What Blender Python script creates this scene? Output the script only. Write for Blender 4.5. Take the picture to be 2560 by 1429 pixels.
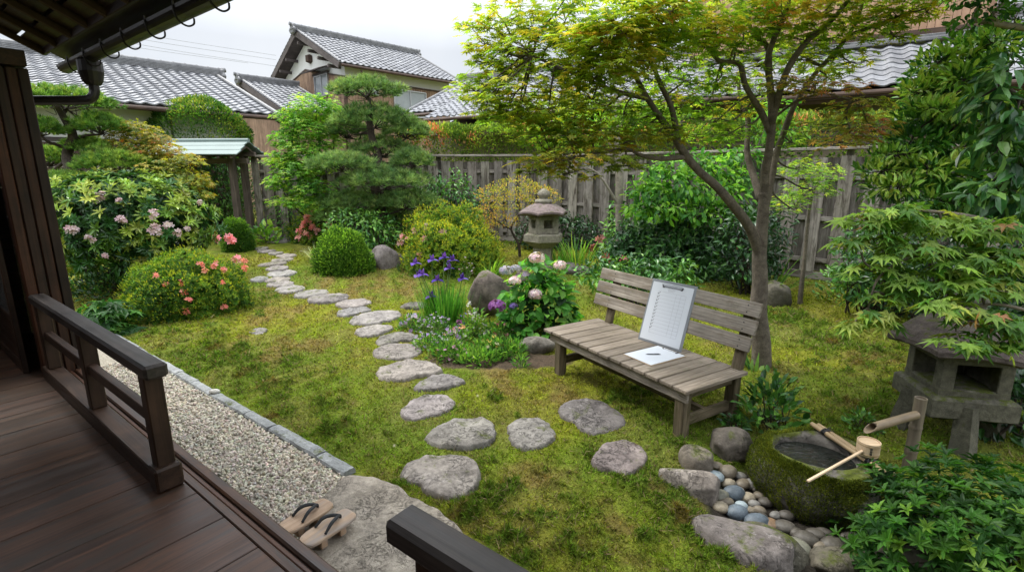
import bpy, math, random
import numpy as np
from mathutils import Vector, Matrix

for _o in list(bpy.data.objects):
    bpy.data.objects.remove(_o)
S = bpy.context.scene
COL = S.collection
R_ = math.radians

# ------------------------------------------------------------------ camera
CAM_H, PITCH, FPX = 1.9, R_(12.4), 1244.0
cam_d = bpy.data.cameras.new("camera")
cam_d.sensor_width = 36.0
cam_d.lens = 36.0 * FPX / 2560.0
cam_d.clip_start = 0.05
cam_d.clip_end = 2000.0
cam = bpy.data.objects.new("camera", cam_d)
cam.location = (0, 0, CAM_H)
cam.rotation_euler = (math.pi / 2 - PITCH, 0, 0)
COL.objects.link(cam)
S.camera = cam

# ------------------------------------------------------------------ overcast sky, veiled sun, exposure
SUN_EL, SUN_AZ = R_(56), R_(-62)          # azimuth from +Y towards +X
world = bpy.data.worlds.new("World")
S.world = world
world.use_nodes = True
wn = world.node_tree
wn.nodes.clear()
def wnode(t, **kw):
    n = wn.nodes.new(t)
    for k, v in kw.items():
        setattr(n, k, v)
    return n
w_out = wnode("ShaderNodeOutputWorld")
w_bg = wnode("ShaderNodeBackground")
w_bg.inputs["Strength"].default_value = 0.1
w_sky = wnode("ShaderNodeTexSky", sky_type="NISHITA", sun_disc=False, sun_elevation=SUN_EL, sun_rotation=SUN_AZ)
w_tc = wnode("ShaderNodeTexCoord")
w_sep = wnode("ShaderNodeSeparateXYZ")
w_cloud = wnode("ShaderNodeTexNoise")
w_cloud.inputs["Scale"].default_value = 2.2
w_cloud.inputs["Detail"].default_value = 5
w_ramp = wnode("ShaderNodeValToRGB")       # cloud cover: pale greys
w_ramp.color_ramp.elements[0].color = (6.9, 7.3, 7.9, 1)
w_ramp.color_ramp.elements[1].color = (9.3, 9.4, 9.6, 1)
w_ramp.color_ramp.elements[0].position = 0.3
w_ramp.color_ramp.elements[1].position = 0.7
w_mix = wnode("ShaderNodeMix", data_type="RGBA")
w_mix.inputs["Factor"].default_value = 0.85
w_mr = wnode("ShaderNodeMapRange")         # an overcast sky is about three times brighter overhead
w_mr.inputs["From Min"].default_value = 0.22
w_mr.inputs["From Max"].default_value = 0.75
w_mr.inputs["To Min"].default_value = 0.74
w_mr.inputs["To Max"].default_value = 2.9
w_mul = wnode("ShaderNodeVectorMath", operation="SCALE")
L = wn.links.new
L(w_tc.outputs["Generated"], w_sep.inputs[0])
L(w_tc.outputs["Generated"], w_cloud.inputs["Vector"])
L(w_cloud.outputs["Fac"], w_ramp.inputs["Fac"])
L(w_sky.outputs[0], w_mix.inputs[6])
L(w_ramp.outputs[0], w_mix.inputs[7])
L(w_sep.outputs[2], w_mr.inputs["Value"])
L(w_mix.outputs[2], w_mul.inputs[0])
L(w_mr.outputs[0], w_mul.inputs["Scale"])
L(w_mul.outputs[0], w_bg.inputs["Color"])
L(w_bg.outputs[0], w_out.inputs[0])

sun_d = bpy.data.lights.new("sun", "SUN")
sun_d.energy = 2.2
sun_d.angle = R_(16)
sun_d.color = (1.0, 0.96, 0.88)
sun = bpy.data.objects.new("sun", sun_d)
_sd = Vector((math.sin(SUN_AZ) * math.cos(SUN_EL), math.cos(SUN_AZ) * math.cos(SUN_EL), math.sin(SUN_EL)))
sun.rotation_euler = _sd.to_track_quat('Z', 'Y').to_euler()
COL.objects.link(sun)

S.view_settings.view_transform = 'Standard'
S.view_settings.look = 'None'
S.view_settings.exposure = 0.6
S.view_settings.gamma = 1.0
S.render.engine = 'CYCLES'
S.cycles.max_bounces = 7
S.cycles.diffuse_bounces = 3
S.cycles.glossy_bounces = 3
S.cycles.transmission_bounces = 4
S.cycles.transparent_max_bounces = 6
S.cycles.use_denoising = True
S.cycles.caustics_reflective = False
S.cycles.caustics_refractive = False

# ------------------------------------------------------------------ small maths
def smooth01(t):
    t = np.clip(t, 0, 1)
    return t * t * (3 - 2 * t)
EX, EY = -0.797, 0.604            # along the veranda edge
NX, NY = 0.604, 0.797             # out of the veranda, into the garden
def H(t, n, z):
    return np.array((t * EX + n * NX, t * EY + n * NY, z))
def fnoise(p, freq=1.0, seed=0, octv=3):
    p = np.asarray(p, float)
    rng = np.random.default_rng(seed + 991)
    out = np.zeros(p.shape[:-1])
    a = 1.0
    tot = 0
    for o in range(octv):
        acc = np.zeros(p.shape[:-1])
        for k in range(5):
            d = rng.normal(size=p.shape[-1])
            d /= np.linalg.norm(d)
            acc += np.sin(p @ d * freq * (2.0 ** o) * rng.uniform(0.7, 1.5) * 2.0 + rng.uniform(0, 6.28))
        out += a * acc / 2.6
        tot += a
        a *= 0.5
    return out / tot
POOL = (1.84, 2.46)
def gz(x, y):
    x = np.asarray(x, float); y = np.asarray(y, float)
    n = x * NX + y * NY
    rise = 0.42 * smooth01((y - 5.6) / 6.4)
    und = 0.028 * np.sin(0.9 * x + 1.3) * np.sin(0.8 * y + 0.4) + 0.016 * np.sin(2.1 * x + 1.7 * y) + 0.010 * np.sin(3.7 * x - 2.9 * y + 1)
    k = smooth01((n - 1.85) / 0.9) * smooth01((40 - y) / 20)
    r2 = ((x - POOL[0]) / 0.80) ** 2 + ((y - POOL[1]) / 0.62) ** 2
    dip = -0.10 * smooth01(1.25 - r2)
    return (rise + und) * k + dip
def raydir(px, py):
    dx, dy = (px - 1280.0) / FPX, -(py - 714.5) / FPX
    c, s = math.cos(PITCH), math.sin(PITCH)
    return np.array((dx, c + dy * s, -s + dy * c))
def at(px, py, Y):
    d = raydir(px, py)
    return np.array((0, 0, CAM_H)) + d * (Y / d[1])
def onz(px, py, z):
    d = raydir(px, py)
    return np.array((0, 0, CAM_H)) + d * ((z - CAM_H) / d[2])
def ong(px, py, up=0.0):
    z = 0.0
    for _ in range(30):
        p = onz(px, py, z + up)
        z = 0.6 * z + 0.4 * float(gz(p[0], p[1]))
    p = onz(px, py, z + up)
    return p
def dep(p):
    return p[1] * math.cos(PITCH) + (CAM_H - p[2]) * math.sin(PITCH)
def mpp(p):                       # metres per photograph pixel at p
    return dep(p) / FPX
def norm(v):
    v = np.asarray(v, float)
    return v / (np.linalg.norm(v, axis=-1, keepdims=True) + 1e-9)
def lin(r, g, b):
    f = lambda c: (c / 12.92 if c <= 0.04045 else ((c + 0.055) / 1.055) ** 2.4)
    return np.array((f(r / 255), f(g / 255), f(b / 255)))
def alb(r, g, b, k=0.5):          # a surface's base colour from the picture's value of it
    return lin(r, g, b) * k

# ------------------------------------------------------------------ mesh collector
def _cbox():
    cs = [(x, y, z) for x in (-1, 1) for y in (-1, 1) for z in (-1, 1)]
    idx = {c: i for i, c in enumerate(cs)}
    F = []
    for a in range(3):
        b, c = (a + 1) % 3, (a + 2) % 3
        for s in (-1, 1):
            q = []
            for sb, sc in ((-1, -1), (1, -1), (1, 1), (-1, 1)):
                k = [0, 0, 0]; k[a] = s; k[b] = sb; k[c] = sc
                q.append(idx[tuple(k)] * 3 + a)
            F.append(q if s > 0 else q[::-1])
        for sb in (-1, 1):
            for sc in (-1, 1):
                k = [0, 0, 0]; k[b] = sb; k[c] = sc
                k[a] = -1; i = idx[tuple(k)]; k[a] = 1; j = idx[tuple(k)]
                q = [i * 3 + b, j * 3 + b, j * 3 + c, i * 3 + c]
                F.append(q if sb * sc > 0 else q[::-1])
    T = []
    for c in cs:
        i = idx[c]
        q = [i * 3, i * 3 + 1, i * 3 + 2]
        T.append(q if c[0] * c[1] * c[2] > 0 else q[::-1])
    return np.array(cs, float), np.array(F), np.array(T)
_BC, _BF, _BT = _cbox()
def smooth_path(pts, n=6):
    P = np.asarray(pts, float)
    if len(P) < 3:
        return P
    E = np.vstack([2 * P[0] - P[1], P, 2 * P[-1] - P[-2]])
    out = []
    for i in range(1, len(E) - 2):
        t = np.linspace(0, 1, n, endpoint=False)[:, None]
        p0, p1, p2, p3 = E[i - 1], E[i], E[i + 1], E[i + 2]
        out.append(0.5 * ((2 * p1) + (-p0 + p2) * t + (2 * p0 - 5 * p1 + 4 * p2 - p3) * t ** 2 + (-p0 + 3 * p1 - 3 * p2 + p3) * t ** 3))
    out.append(E[-2][None])
    return np.vstack(out)
class MB:
    def __init__(s):
        s.v, s.c, s.l, s.f, s.n = [], [], [], {}, 0
        s.rng = np.random.default_rng(5)
    def add(s, v, faces, col=(1, 1, 1), loc=None):
        v = np.asarray(v, float)
        if not isinstance(faces, dict):
            d = {}
            for f in faces:
                d.setdefault(len(f), []).append(f)
            faces = d
        for k, a in faces.items():
            a = np.asarray(a, dtype=np.int64).reshape(-1, k)
            if len(a):
                s.f.setdefault(k, []).append(a + s.n)
        s.v.append(v)
        c = np.asarray(col, float)
        s.c.append(np.broadcast_to(c, (len(v), 3)) if c.ndim == 1 else c)
        s.l.append(v if loc is None else loc)
        s.n += len(v)
        return s
    def obox(s, c, half, A, bev=0.004, col=(1, 1, 1)):
        """box: centre, half sizes, axes as rows of A; the grain runs along the first axis"""
        h = np.asarray(half, float)
        b = min(bev, h.min() * 0.8)
        v = np.repeat(_BC[:, None, :], 3, axis=1) * (h - b)
        for a in range(3):
            v[:, a, a] = _BC[:, a] * h[a]
        v = v.reshape(-1, 3)
        A = np.array(A, float)
        if np.linalg.det(A) < 0:
            A[2] = -A[2]
        off = s.rng.uniform(-50, 50, 3)
        s.add(np.asarray(c, float) + v @ A, {4: _BF, 3: _BT}, col, v + off)
        return s
    def box(s, lo, hi, bev=0.004, axis=0, col=(1, 1, 1)):
        lo, hi = np.asarray(lo, float), np.asarray(hi, float)
        A = np.roll(np.eye(3), -axis, axis=0)
        h = (hi - lo) / 2
        return s.obox((lo + hi) / 2, np.roll(h, -axis), A, bev, col)
    def beam(s, p0, p1, w, h, up=(0, 0, 1), bev=0.004, col=(1, 1, 1)):
        """bar from p0 to p1, w wide sideways and h high along up"""
        p0, p1 = np.asarray(p0, float), np.asarray(p1, float)
        a = norm(p1 - p0)
        side = norm(np.cross(up, a))
        u = np.cross(a, side)
        return s.obox((p0 + p1) / 2, (np.linalg.norm(p1 - p0) / 2, w / 2, h / 2), np.array((a, side, u)), bev, col)
    def tube(s, pts, rad, n=8, cap=True, col=(1, 1, 1)):
        P = np.asarray(pts, float)
        m = len(P)
        r = np.broadcast_to(np.asarray(rad, float), (m,)) if np.ndim(rad) == 0 or len(np.atleast_1d(rad)) == m else np.interp(np.linspace(0, 1, m), np.linspace(0, 1, len(rad)), rad)
        T = norm(np.gradient(P, axis=0))
        u = np.cross(T[0], (0, 0, 1.0))
        if np.linalg.norm(u) < 1e-3:
            u = np.array((1.0, 0, 0))
        u = norm(u)
        V, LO = [], []
        ang = np.linspace(0, 2 * np.pi, n, endpoint=False)
        off = s.rng.uniform(-50, 50, 3)
        d = 0
        for i in range(m):
            u = norm(u - T[i] * (u @ T[i]))
            w = np.cross(T[i], u)
            V.append(P[i] + r[i] * (np.cos(ang)[:, None] * u + np.sin(ang)[:, None] * w))
            if i:
                d += np.linalg.norm(P[i] - P[i - 1])
            LO.append(np.stack([np.full(n, d), r[i] * np.cos(ang), r[i] * np.sin(ang)], 1) + off)
        V = np.vstack(V); LO = np.vstack(LO)
        i, j = np.meshgrid(np.arange(m - 1), np.arange(n), indexing='ij')
        q = np.stack([i * n + j, i * n + (j + 1) % n, (i + 1) * n + (j + 1) % n, (i + 1) * n + j], -1).reshape(-1, 4)
        F = {4: q}
        if cap:
            F.setdefault(n, [])
            F[n] = [list(range(n))[::-1], [(m - 1) * n + k for k in range(n)]]
            if n == 4:
                F = {4: np.vstack([q, F[4]])}
        s.add(V, F, col, LO)
        return s
    def lathe(s, c, prof, n=24, col=(1, 1, 1), rot=0.0, sq=None):
        """prof: (radius, z) from the bottom up, round the vertical through c"""
        ang = np.linspace(0, 2 * np.pi, n, endpoint=False) + rot
        V = []
        for r, z in prof:
            V.append(np.stack([c[0] + r * np.cos(ang), c[1] + r * np.sin(ang), np.full(n, c[2] + z)], 1))
        V = np.vstack(V)
        m = len(prof)
        i, j = np.meshgrid(np.arange(m - 1), np.arange(n), indexing='ij')
        q = np.stack([i * n + j, i * n + (j + 1) % n, (i + 1) * n + (j + 1) % n, (i + 1) * n + j], -1).reshape(-1, 4)
        caps = [list(range(n))[::-1], [(m - 1) * n + k for k in range(n)]]
        F = {4: q}
        if n == 4:
            F = {4: np.vstack([q, caps])}
        else:
            F[n] = caps
        s.add(V, F, col)
        return s
    def inst(s, tv, tf, pos, R, scale, col):
        """copies of a small template (leaf, petal, needle); R rows are the template's x, y, z axes"""
        tv = np.asarray(tv, float)
        N, k = len(pos), len(tv)
        if N == 0:
            return s
        sc = np.asarray(scale, float)
        sc = sc[:, None, None] if sc.ndim == 1 else (sc[:, None, :] if sc.ndim == 2 else sc)
        V = (tv[None] * sc) @ R + pos[:, None, :]
        col = np.asarray(col, float)
        if col.ndim == 1:
            col = np.broadcast_to(col, (N, 3))
        F = {}
        off = (np.arange(N) * k)[:, None]
        for f in tf:
            F.setdefault(len(f), []).append(off + np.array(f)[None])
        F = {q: np.vstack(a) for q, a in F.items()}
        s.add(V.reshape(-1, 3), F, np.repeat(col, k, axis=0), np.tile(tv, (N, 1)))
        return s
    def build(s, name, mat, parent=None, smooth=False, origin=None):
        me = bpy.data.meshes.new(name)
        v = np.vstack(s.v)
        if parent is not None:
            origin = np.array(parent['_o'])
        elif origin is None:
            lo, hi = v.min(0), v.max(0)
            origin = np.array(((lo[0] + hi[0]) / 2, (lo[1] + hi[1]) / 2, lo[2]))
        origin = np.asarray(origin, float)
        me.vertices.add(len(v))
        me.vertices.foreach_set("co", (v - origin).astype(np.float32).ravel())
        loops, starts, n = [], [], 0
        for k, arrs in s.f.items():
            a = np.vstack(arrs)
            loops.append(a.ravel())
            starts.append(n + np.arange(len(a)) * k)
            n += a.size
        loops = np.concatenate(loops).astype(np.int32)
        starts = np.concatenate(starts).astype(np.int32)
        me.loops.add(len(loops))
        me.loops.foreach_set("vertex_index", loops)
        me.polygons.add(len(starts))
        me.polygons.foreach_set("loop_start", starts)
        me.polygons.foreach_set("use_smooth", np.full(len(starts), bool(smooth)))
        ca = me.attributes.new("col", 'FLOAT_COLOR', 'POINT')
        c4 = np.ones((len(v), 4), np.float32)
        c4[:, :3] = np.vstack(s.c)
        ca.data.foreach_set("color", c4.ravel())
        la = me.attributes.new("loc", 'FLOAT_VECTOR', 'POINT')
        la.data.foreach_set("vector", np.vstack(s.l).astype(np.float32).ravel())
        me.update(calc_edges=True)
        me.validate()
        me.materials.append(mat)
        o = bpy.data.objects.new(name, me)
        COL.objects.link(o)
        if parent is not None:
            o.parent = parent
            base = np.zeros(3)
            q = parent
            o['_o'] = [float(x) for x in origin]
        else:
            o.location = origin
            o['_o'] = [float(x) for x in origin]
        return o
def tag(o, label, cat, group=None):
    o['label'] = label
    o['category'] = cat
    if group:
        o['group'] = group
    return o
def thing(name, label, cat, loc, group=None):
    o = bpy.data.objects.new(name, None)
    o.empty_display_size = 0.1
    o.location = [float(a) for a in loc]
    o['_o'] = [float(a) for a in loc]
    COL.objects.link(o)
    return tag(o, label, cat, group)
def struct(o, kind='structure'):
    o['kind'] = kind
    return o
def dup(root, loc, rz, label=None, scale=1.0):
    r = root.copy(); COL.objects.link(r)
    r.location = [float(a) for a in loc]; r.rotation_euler = (0, 0, rz); r.scale = (scale,) * 3
    if label:
        r['label'] = label
    for ch in list(root.children):
        c = ch.copy(); COL.objects.link(c); c.parent = r
        for g in ch.children:
            d = g.copy(); COL.objects.link(d); d.parent = c
    return r
# ------------------------------------------------------------------ materials (all procedural)
class NT:
    def __init__(s, name):
        s.m = bpy.data.materials.new(name)
        s.m.use_nodes = True
        s.t = s.m.node_tree
        s.b = s.t.nodes["Principled BSDF"]
        s.out = s.t.nodes["Material Output"]
    def n(s, typ, ins=None, **kw):
        x = s.t.nodes.new(typ)
        for k, v in kw.items():
            setattr(x, k, v)
        for k, v in (ins or {}).items():
            if isinstance(v, bpy.types.NodeSocket):
                s.t.links.new(v, x.inputs[k])
            else:
                x.inputs[k].default_value = v
        return x
    def set(s, **kw):
        for k, v in kw.items():
            k = k.replace('_', ' ')
            if isinstance(v, bpy.types.NodeSocket):
                s.t.links.new(v, s.b.inputs[k])
            else:
                s.b.inputs[k].default_value = v
    def pos(s, scale=(1, 1, 1)):
        g = s.n("ShaderNodeNewGeometry")
        return s.n("ShaderNodeMapping", {"Vector": g.outputs["Position"], "Scale": scale}).outputs[0]
    def loc(s, scale=(1, 1, 1), name="loc"):
        g = s.n("ShaderNodeAttribute", attribute_name=name)
        return s.n("ShaderNodeMapping", {"Vector": g.outputs["Vector"], "Scale": scale}).outputs[0]
    def col(s):
        return s.n("ShaderNodeAttribute", attribute_name="col").outputs["Color"]
    def noise(s, vec, scale, detail=4, rough=0.6, dist=0.0):
        return s.n("ShaderNodeTexNoise", {"Vector": vec, "Scale": scale, "Detail": detail, "Roughness": rough, "Distortion": dist}).outputs["Fac"]
    def ramp(s, fac, stops):
        r = s.n("ShaderNodeValToRGB", {"Fac": fac})
        e = r.color_ramp.elements
        while len(e) < len(stops):
            e.new(0.5)
        for i, (p, c) in enumerate(stops):
            e[i].position = p
            c = (c, c, c) if np.ndim(c) == 0 else c
            e[i].color = (float(c[0]), float(c[1]), float(c[2]), 1)
        return r.outputs["Color"]
    def mix(s, fac, a, b, mode='MIX'):
        x = s.n("ShaderNodeMix", data_type='RGBA', blend_type=mode)
        for k, v in ((0, fac), (6, a), (7, b)):
            if isinstance(v, bpy.types.NodeSocket):
                s.t.links.new(v, x.inputs[k])
            elif k == 0:
                x.inputs[0].default_value = v
            else:
                x.inputs[k].default_value = (float(v[0]), float(v[1]), float(v[2]), 1)
        return x.outputs[2]
    def bump(s, h, strength=0.3, dist=0.01):
        s.set(Normal=s.n("ShaderNodeBump", {"Height": h, "Strength": strength, "Distance": dist}).outputs[0])
def plain(name, c, rough=0.5, metal=0.0, spec=0.5, var=0.25, vs=9.0):
    k = NT(name)
    f = k.noise(k.pos(), vs, 5)
    k.set(Base_Color=k.ramp(f, [(0.25, np.array(c) * (1 - var)), (0.75, np.array(c) * (1 + var))]), Roughness=rough, Metallic=metal)
    k.b.inputs["Specular IOR Level"].default_value = spec
    return k.m
def leafmat(name, rough=0.42, spec=0.5, trans=0.3, vein=0.12):
    k = NT(name)
    c = k.col()
    f = k.noise(k.pos(), 35.0, 2)
    c2 = k.mix(1.0, c, k.ramp(f, [(0.3, 1 - vein * 1.5), (0.7, 1 + vein * 1.5)]), 'MULTIPLY')
    k.set(Base_Color=c2, Roughness=rough)
    k.b.inputs["Specular IOR Level"].default_value = spec
    t = k.n("ShaderNodeBsdfTranslucent", {"Color": k.mix(1.0, c2, (1.25, 1.2, 0.6), 'MULTIPLY')})
    mx = k.n("ShaderNodeMixShader", {0: trans, 1: k.b.outputs[0], 2: t.outputs[0]})
    k.t.links.new(mx.outputs[0], k.out.inputs[0])
    return k.m
def woodmat(name, dark, light, rough=0.6, spec=0.3, stain=None, grain=1.0, moss=0.0, bump=0.25, streak=1.0, gl=1.6):
    """boards: long grain along the first axis of 'loc', weathering by place"""
    k = NT(name)
    g1 = k.noise(k.loc((gl, 60 * grain, 60 * grain)), 1.0, 6, 0.65, 0.6)
    g2 = k.noise(k.loc((0.7 * gl, 11 * grain, 11 * grain)), 1.0, 4, 0.6, 1.2)
    g3 = k.noise(k.pos(), 3.0, 5, 0.65)
    d, l = np.array(dark), np.array(light)
    c = k.ramp(k.mix(0.5, g1, g2), [(0.36, d), (0.5, (d + l) / 2), (0.66, l)])
    c = k.mix(1.0, c, k.ramp(g3, [(0.3, 1 - 0.3 * streak), (0.7, 1 + 0.22 * streak)]), 'MULTIPLY')
    c = k.mix(1.0, c, k.col(), 'MULTIPLY')
    if stain is not None:
        f = k.ramp(k.noise(k.loc((2.0, 12, 12)), 1.0, 4, 0.7, 0.8), [(0.5, 0.0), (0.64, 1.0)])
        c = k.mix(f, c, np.array(stain))
    if moss:
        f = k.ramp(k.noise(k.pos(), 5.0, 6, 0.7), [(0.62 - moss * 0.3, 0.0), (0.8 - moss * 0.2, 0.6)])
        c = k.mix(f, c, (0.06, 0.075, 0.025))
    k.set(Base_Color=c, Roughness=k.ramp(g2, [(0.3, rough - 0.1), (0.7, min(1, rough + 0.12))]))
    k.b.inputs["Specular IOR Level"].default_value = spec
    k.bump(k.mix(0.35, g1, g2), bump, 0.004)
    return k.m
def stonemat(name, dark, light, moss=0.0, mosscol=(0.07, 0.085, 0.012), lichen=0.3, crack=0.5, rough=0.8, scale=1.0, bump=0.7, spec=0.3, wet=None, wrinkle=0.0):
    k = NT(name)
    p = k.pos()
    n1 = k.noise(p, 7 * scale, 8, 0.68, 0.4)
    n2 = k.noise(p, 42 * scale, 6, 0.7)
    n3 = k.noise(p, 2.6 * scale, 3)
    ww = k.n("ShaderNodeTexNoise", {"Vector": p, "Scale": 6 * scale, "Detail": 3.0})
    wv = k.n("ShaderNodeMix", {0: 0.12, 6: p, 7: ww.outputs["Color"]}, data_type='RGBA').outputs[2]
    vo = k.n("ShaderNodeTexVoronoi", {"Vector": wv, "Scale": 11 * scale, "Randomness": 1.0}, feature='DISTANCE_TO_EDGE').outputs["Distance"]
    cr = k.ramp(vo, [(0.0, 0.0), (0.05, 1.0)])
    d, l = np.array(dark), np.array(light)
    c = k.ramp(n1, [(0.28, d), (0.5, (d + l) * 0.5), (0.72, l)])
    c = k.mix(1.0, c, k.ramp(n2, [(0.3, 0.72), (0.7, 1.25)]), 'MULTIPLY')
    c = k.mix(1.0, c, k.ramp(n3, [(0.3, (0.88, 0.86, 0.86)), (0.7, (1.12, 1.1, 1.06))]), 'MULTIPLY')
    c = k.mix(1.0, c, k.col(), 'MULTIPLY')
    if wrinkle:
        wq = k.n("ShaderNodeMath", {0: k.noise(p, 13 * scale, 6, 0.72, 1.1), 1: 0.5}, operation='SUBTRACT')
        wl = k.ramp(k.n("ShaderNodeMath", {0: wq.outputs[0]}, operation='ABSOLUTE').outputs[0], [(0.0, 0.25), (0.022, 1.0)])
        wk = k.ramp(k.noise(p, 4 * scale, 3), [(0.42, 0.0), (0.6, 1.0)])
        wl = k.mix(wk, (1, 1, 1), wl)
        c = k.mix(1.0, c, k.mix(1 - wrinkle, wl, (1, 1, 1)), 'MULTIPLY')
    if crack:
        c = k.mix(crack * 0.55, c, k.mix(1.0, c, k.mix(0.6, cr, (1, 1, 1)), 'MULTIPLY'))
    if lichen:
        f = k.ramp(k.noise(p, 16 * scale, 6, 0.75), [(0.6, 0.0), (0.68, lichen)])
        c = k.mix(f, c, l * 1.5)
    if moss:
        z = k.n("ShaderNodeSeparateXYZ", {0: k.n("ShaderNodeNewGeometry").outputs["Normal"]}).outputs[2]
        f = k.n("ShaderNodeMath", {0: z, 1: 0.22, 2: k.noise(p, 5.5 * scale, 6, 0.7)}, operation='MULTIPLY_ADD')
        ff = k.ramp(f.outputs[0], [(0.80 - moss * 0.4, 0.0), (0.90 - moss * 0.4, 1.0)])
        c = k.mix(ff, c, k.ramp(n2, [(0.3, np.array(mosscol) * 0.5), (0.7, np.array(mosscol) * 1.4)]))
    k.set(Base_Color=c, Roughness=rough if wet is None else wet)
    k.b.inputs["Specular IOR Level"].default_value = spec
    h = k.mix(0.4, n1, n2)
    if wrinkle:
        h = k.mix(0.4, h, wl)
    if crack:
        h = k.mix(0.35 * crack, h, cr)
    k.bump(h, bump, 0.02)
    return k.m
MT = {}
MT['leaf'] = leafmat("leaf", 0.5, 0.35, 0.54)
MT['leaf_gloss'] = leafmat("glossy_leaf", 0.34, 0.5, 0.22)
MT['needle'] = leafmat("needle", 0.6, 0.25, 0.3, 0.05)
MT['petal'] = leafmat("petal", 0.7, 0.15, 0.3, 0.05)
MT['mossblade'] = leafmat("moss_leaf", 0.8, 0.15, 0.35, 0.1)
MT['bark'] = stonemat("bark", (0.065, 0.054, 0.042), (0.21, 0.18, 0.145), 0.0, lichen=0.35, crack=0.0, scale=2.2, rough=0.9, bump=0.7)
MT['bark_dark'] = stonemat("dark_bark", (0.025, 0.018, 0.013), (0.075, 0.06, 0.048), lichen=0.15, crack=0.6, scale=2.0, rough=0.9, bump=0.9)
MT['bark_pale'] = stonemat("pale_bark", (0.14, 0.12, 0.095), (0.32, 0.29, 0.24), lichen=0.2, crack=0.1, scale=1.6, rough=0.85, bump=0.5)
MT['veranda'] = woodmat("oiled_dark_floor_wood", (0.022, 0.0105, 0.006), (0.135, 0.066, 0.036), 0.48, 0.45, stain=(0.05, 0.035, 0.027), bump=0.15, gl=0.9, grain=0.8)
MT['darkwood'] = woodmat("dark_brown_wood", (0.017, 0.0090, 0.0058), (0.074, 0.039, 0.022), 0.5, 0.35, bump=0.2, streak=1.7)
MT['railtop'] = woodmat("worn_dark_rail_wood", (0.02, 0.016, 0.014), (0.085, 0.068, 0.057), 0.5, 0.45, bump=0.25, streak=1.7)
MT['redwood'] = woodmat("reddish_sill_wood", (0.05, 0.02, 0.011), (0.13, 0.058, 0.030), 0.5, 0.35, bump=0.12)
MT['rafter'] = woodmat("brown_rafter_wood", (0.04, 0.025, 0.015), (0.10, 0.064, 0.038), 0.75, 0.2)
MT['fence'] = woodmat("weathered_grey_fence_wood", (0.13, 0.112, 0.095), (0.38, 0.34, 0.30), 0.85, 0.15, stain=(0.09, 0.075, 0.06), moss=0.25, bump=0.4)
MT['bench'] = woodmat("silvery_weathered_bench_wood", (0.10, 0.083, 0.064), (0.40, 0.355, 0.30), 0.85, 0.15, stain=(0.19, 0.155, 0.115), moss=0.12, bump=0.7)
MT['benchleg'] = woodmat("brown_weathered_bench_wood", (0.07, 0.054, 0.034), (0.21, 0.17, 0.112), 0.85, 0.15, stain=(0.07, 0.06, 0.03), moss=0.25, bump=0.5)
MT['gatewood'] = woodmat("grey_brown_gate_wood", (0.06, 0.046, 0.036), (0.17, 0.135, 0.11), 0.8, 0.2, bump=0.3)
MT['cedar'] = woodmat("tan_cedar_siding", (0.20, 0.125, 0.08), (0.36, 0.245, 0.17), 0.75, 0.2, bump=0.2)
MT['cedar_pale'] = woodmat("pale_tan_cedar_siding", (0.36, 0.215, 0.14), (0.50, 0.325, 0.225), 0.75, 0.2, bump=0.15, streak=0.4)
MT['browntrim'] = woodmat("brown_trim", (0.045, 0.026, 0.018), (0.10, 0.062, 0.045), 0.6, 0.3)
MT['eavewood'] = woodmat("grey_brown_eave_wood", (0.06, 0.05, 0.047), (0.14, 0.12, 0.115), 0.75, 0.2)
MT['plaster'] = plain("white_plaster", (0.72, 0.72, 0.70), 0.9, var=0.06, vs=1.5)
MT['plaster_grey'] = plain("grey_plaster", (0.42, 0.42, 0.39), 0.9, var=0.08, vs=1.5)
MT['olivewall'] = plain("dim_tan_wall", (0.16, 0.13, 0.085), 0.8, var=0.15, vs=1.2)
MT['gutter'] = plain("black_brown_gutter", (0.022, 0.018, 0.016), 0.35, 0.2)
MT['black'] = plain("black_enamel", (0.014, 0.014, 0.015), 0.35)
MT['steel'] = plain("clip_steel", (0.30, 0.31, 0.33), 0.3, 0.9)
MT['paper'] = plain("white_paper", (0.60, 0.63, 0.67), 0.8, var=0.012, vs=3)
MT['ink'] = plain("black_ink", (0.03, 0.03, 0.035), 0.7)
MT['line'] = plain("grey_printed_line", (0.36, 0.37, 0.40), 0.8)
MT['greyboard'] = plain("grey_clipboard_plastic", (0.20, 0.215, 0.23), 0.45, var=0.08)
MT['tanboard'] = woodmat("pale_hardboard", (0.40, 0.29, 0.18), (0.56, 0.43, 0.29), 0.7)
MT['geta'] = woodmat("pale_paulownia_wood", (0.38, 0.25, 0.16), (0.60, 0.45, 0.32), 0.65, 0.25, stain=(0.36, 0.30, 0.255), bump=0.15)
MT['cord'] = plain("charcoal_fabric_strap", (0.03, 0.032, 0.034), 0.8, var=0.4, vs=60)
MT['bamboo'] = woodmat("pale_dry_bamboo", (0.27, 0.185, 0.095), (0.42, 0.315, 0.185), 0.45, 0.4, grain=0.6, bump=0.1)
MT['bamboo_old'] = woodmat("aged_brown_bamboo", (0.10, 0.082, 0.06), (0.25, 0.205, 0.15), 0.5, 0.4, grain=0.6, bump=0.15)
MT['cypress'] = woodmat("new_cypress_wood", (0.42, 0.30, 0.185), (0.58, 0.45, 0.31), 0.6, 0.3, bump=0.1)
MT['tile'] = stonemat("silver_grey_roof_tile", (0.145, 0.153, 0.168), (0.27, 0.282, 0.305), lichen=0.0, crack=0.0, rough=0.62, scale=0.5, bump=0.08, spec=0.35)
MT['ridge'] = stonemat("dark_grey_ridge_tile", (0.10, 0.105, 0.11), (0.21, 0.215, 0.225), lichen=0.15, crack=0.0, rough=0.5, scale=0.8, bump=0.2, spec=0.4)
MT['copper'] = plain("pale_verdigris_sheet_metal", (0.15, 0.20, 0.19), 0.65, 0.0, var=0.12, vs=2)
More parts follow.
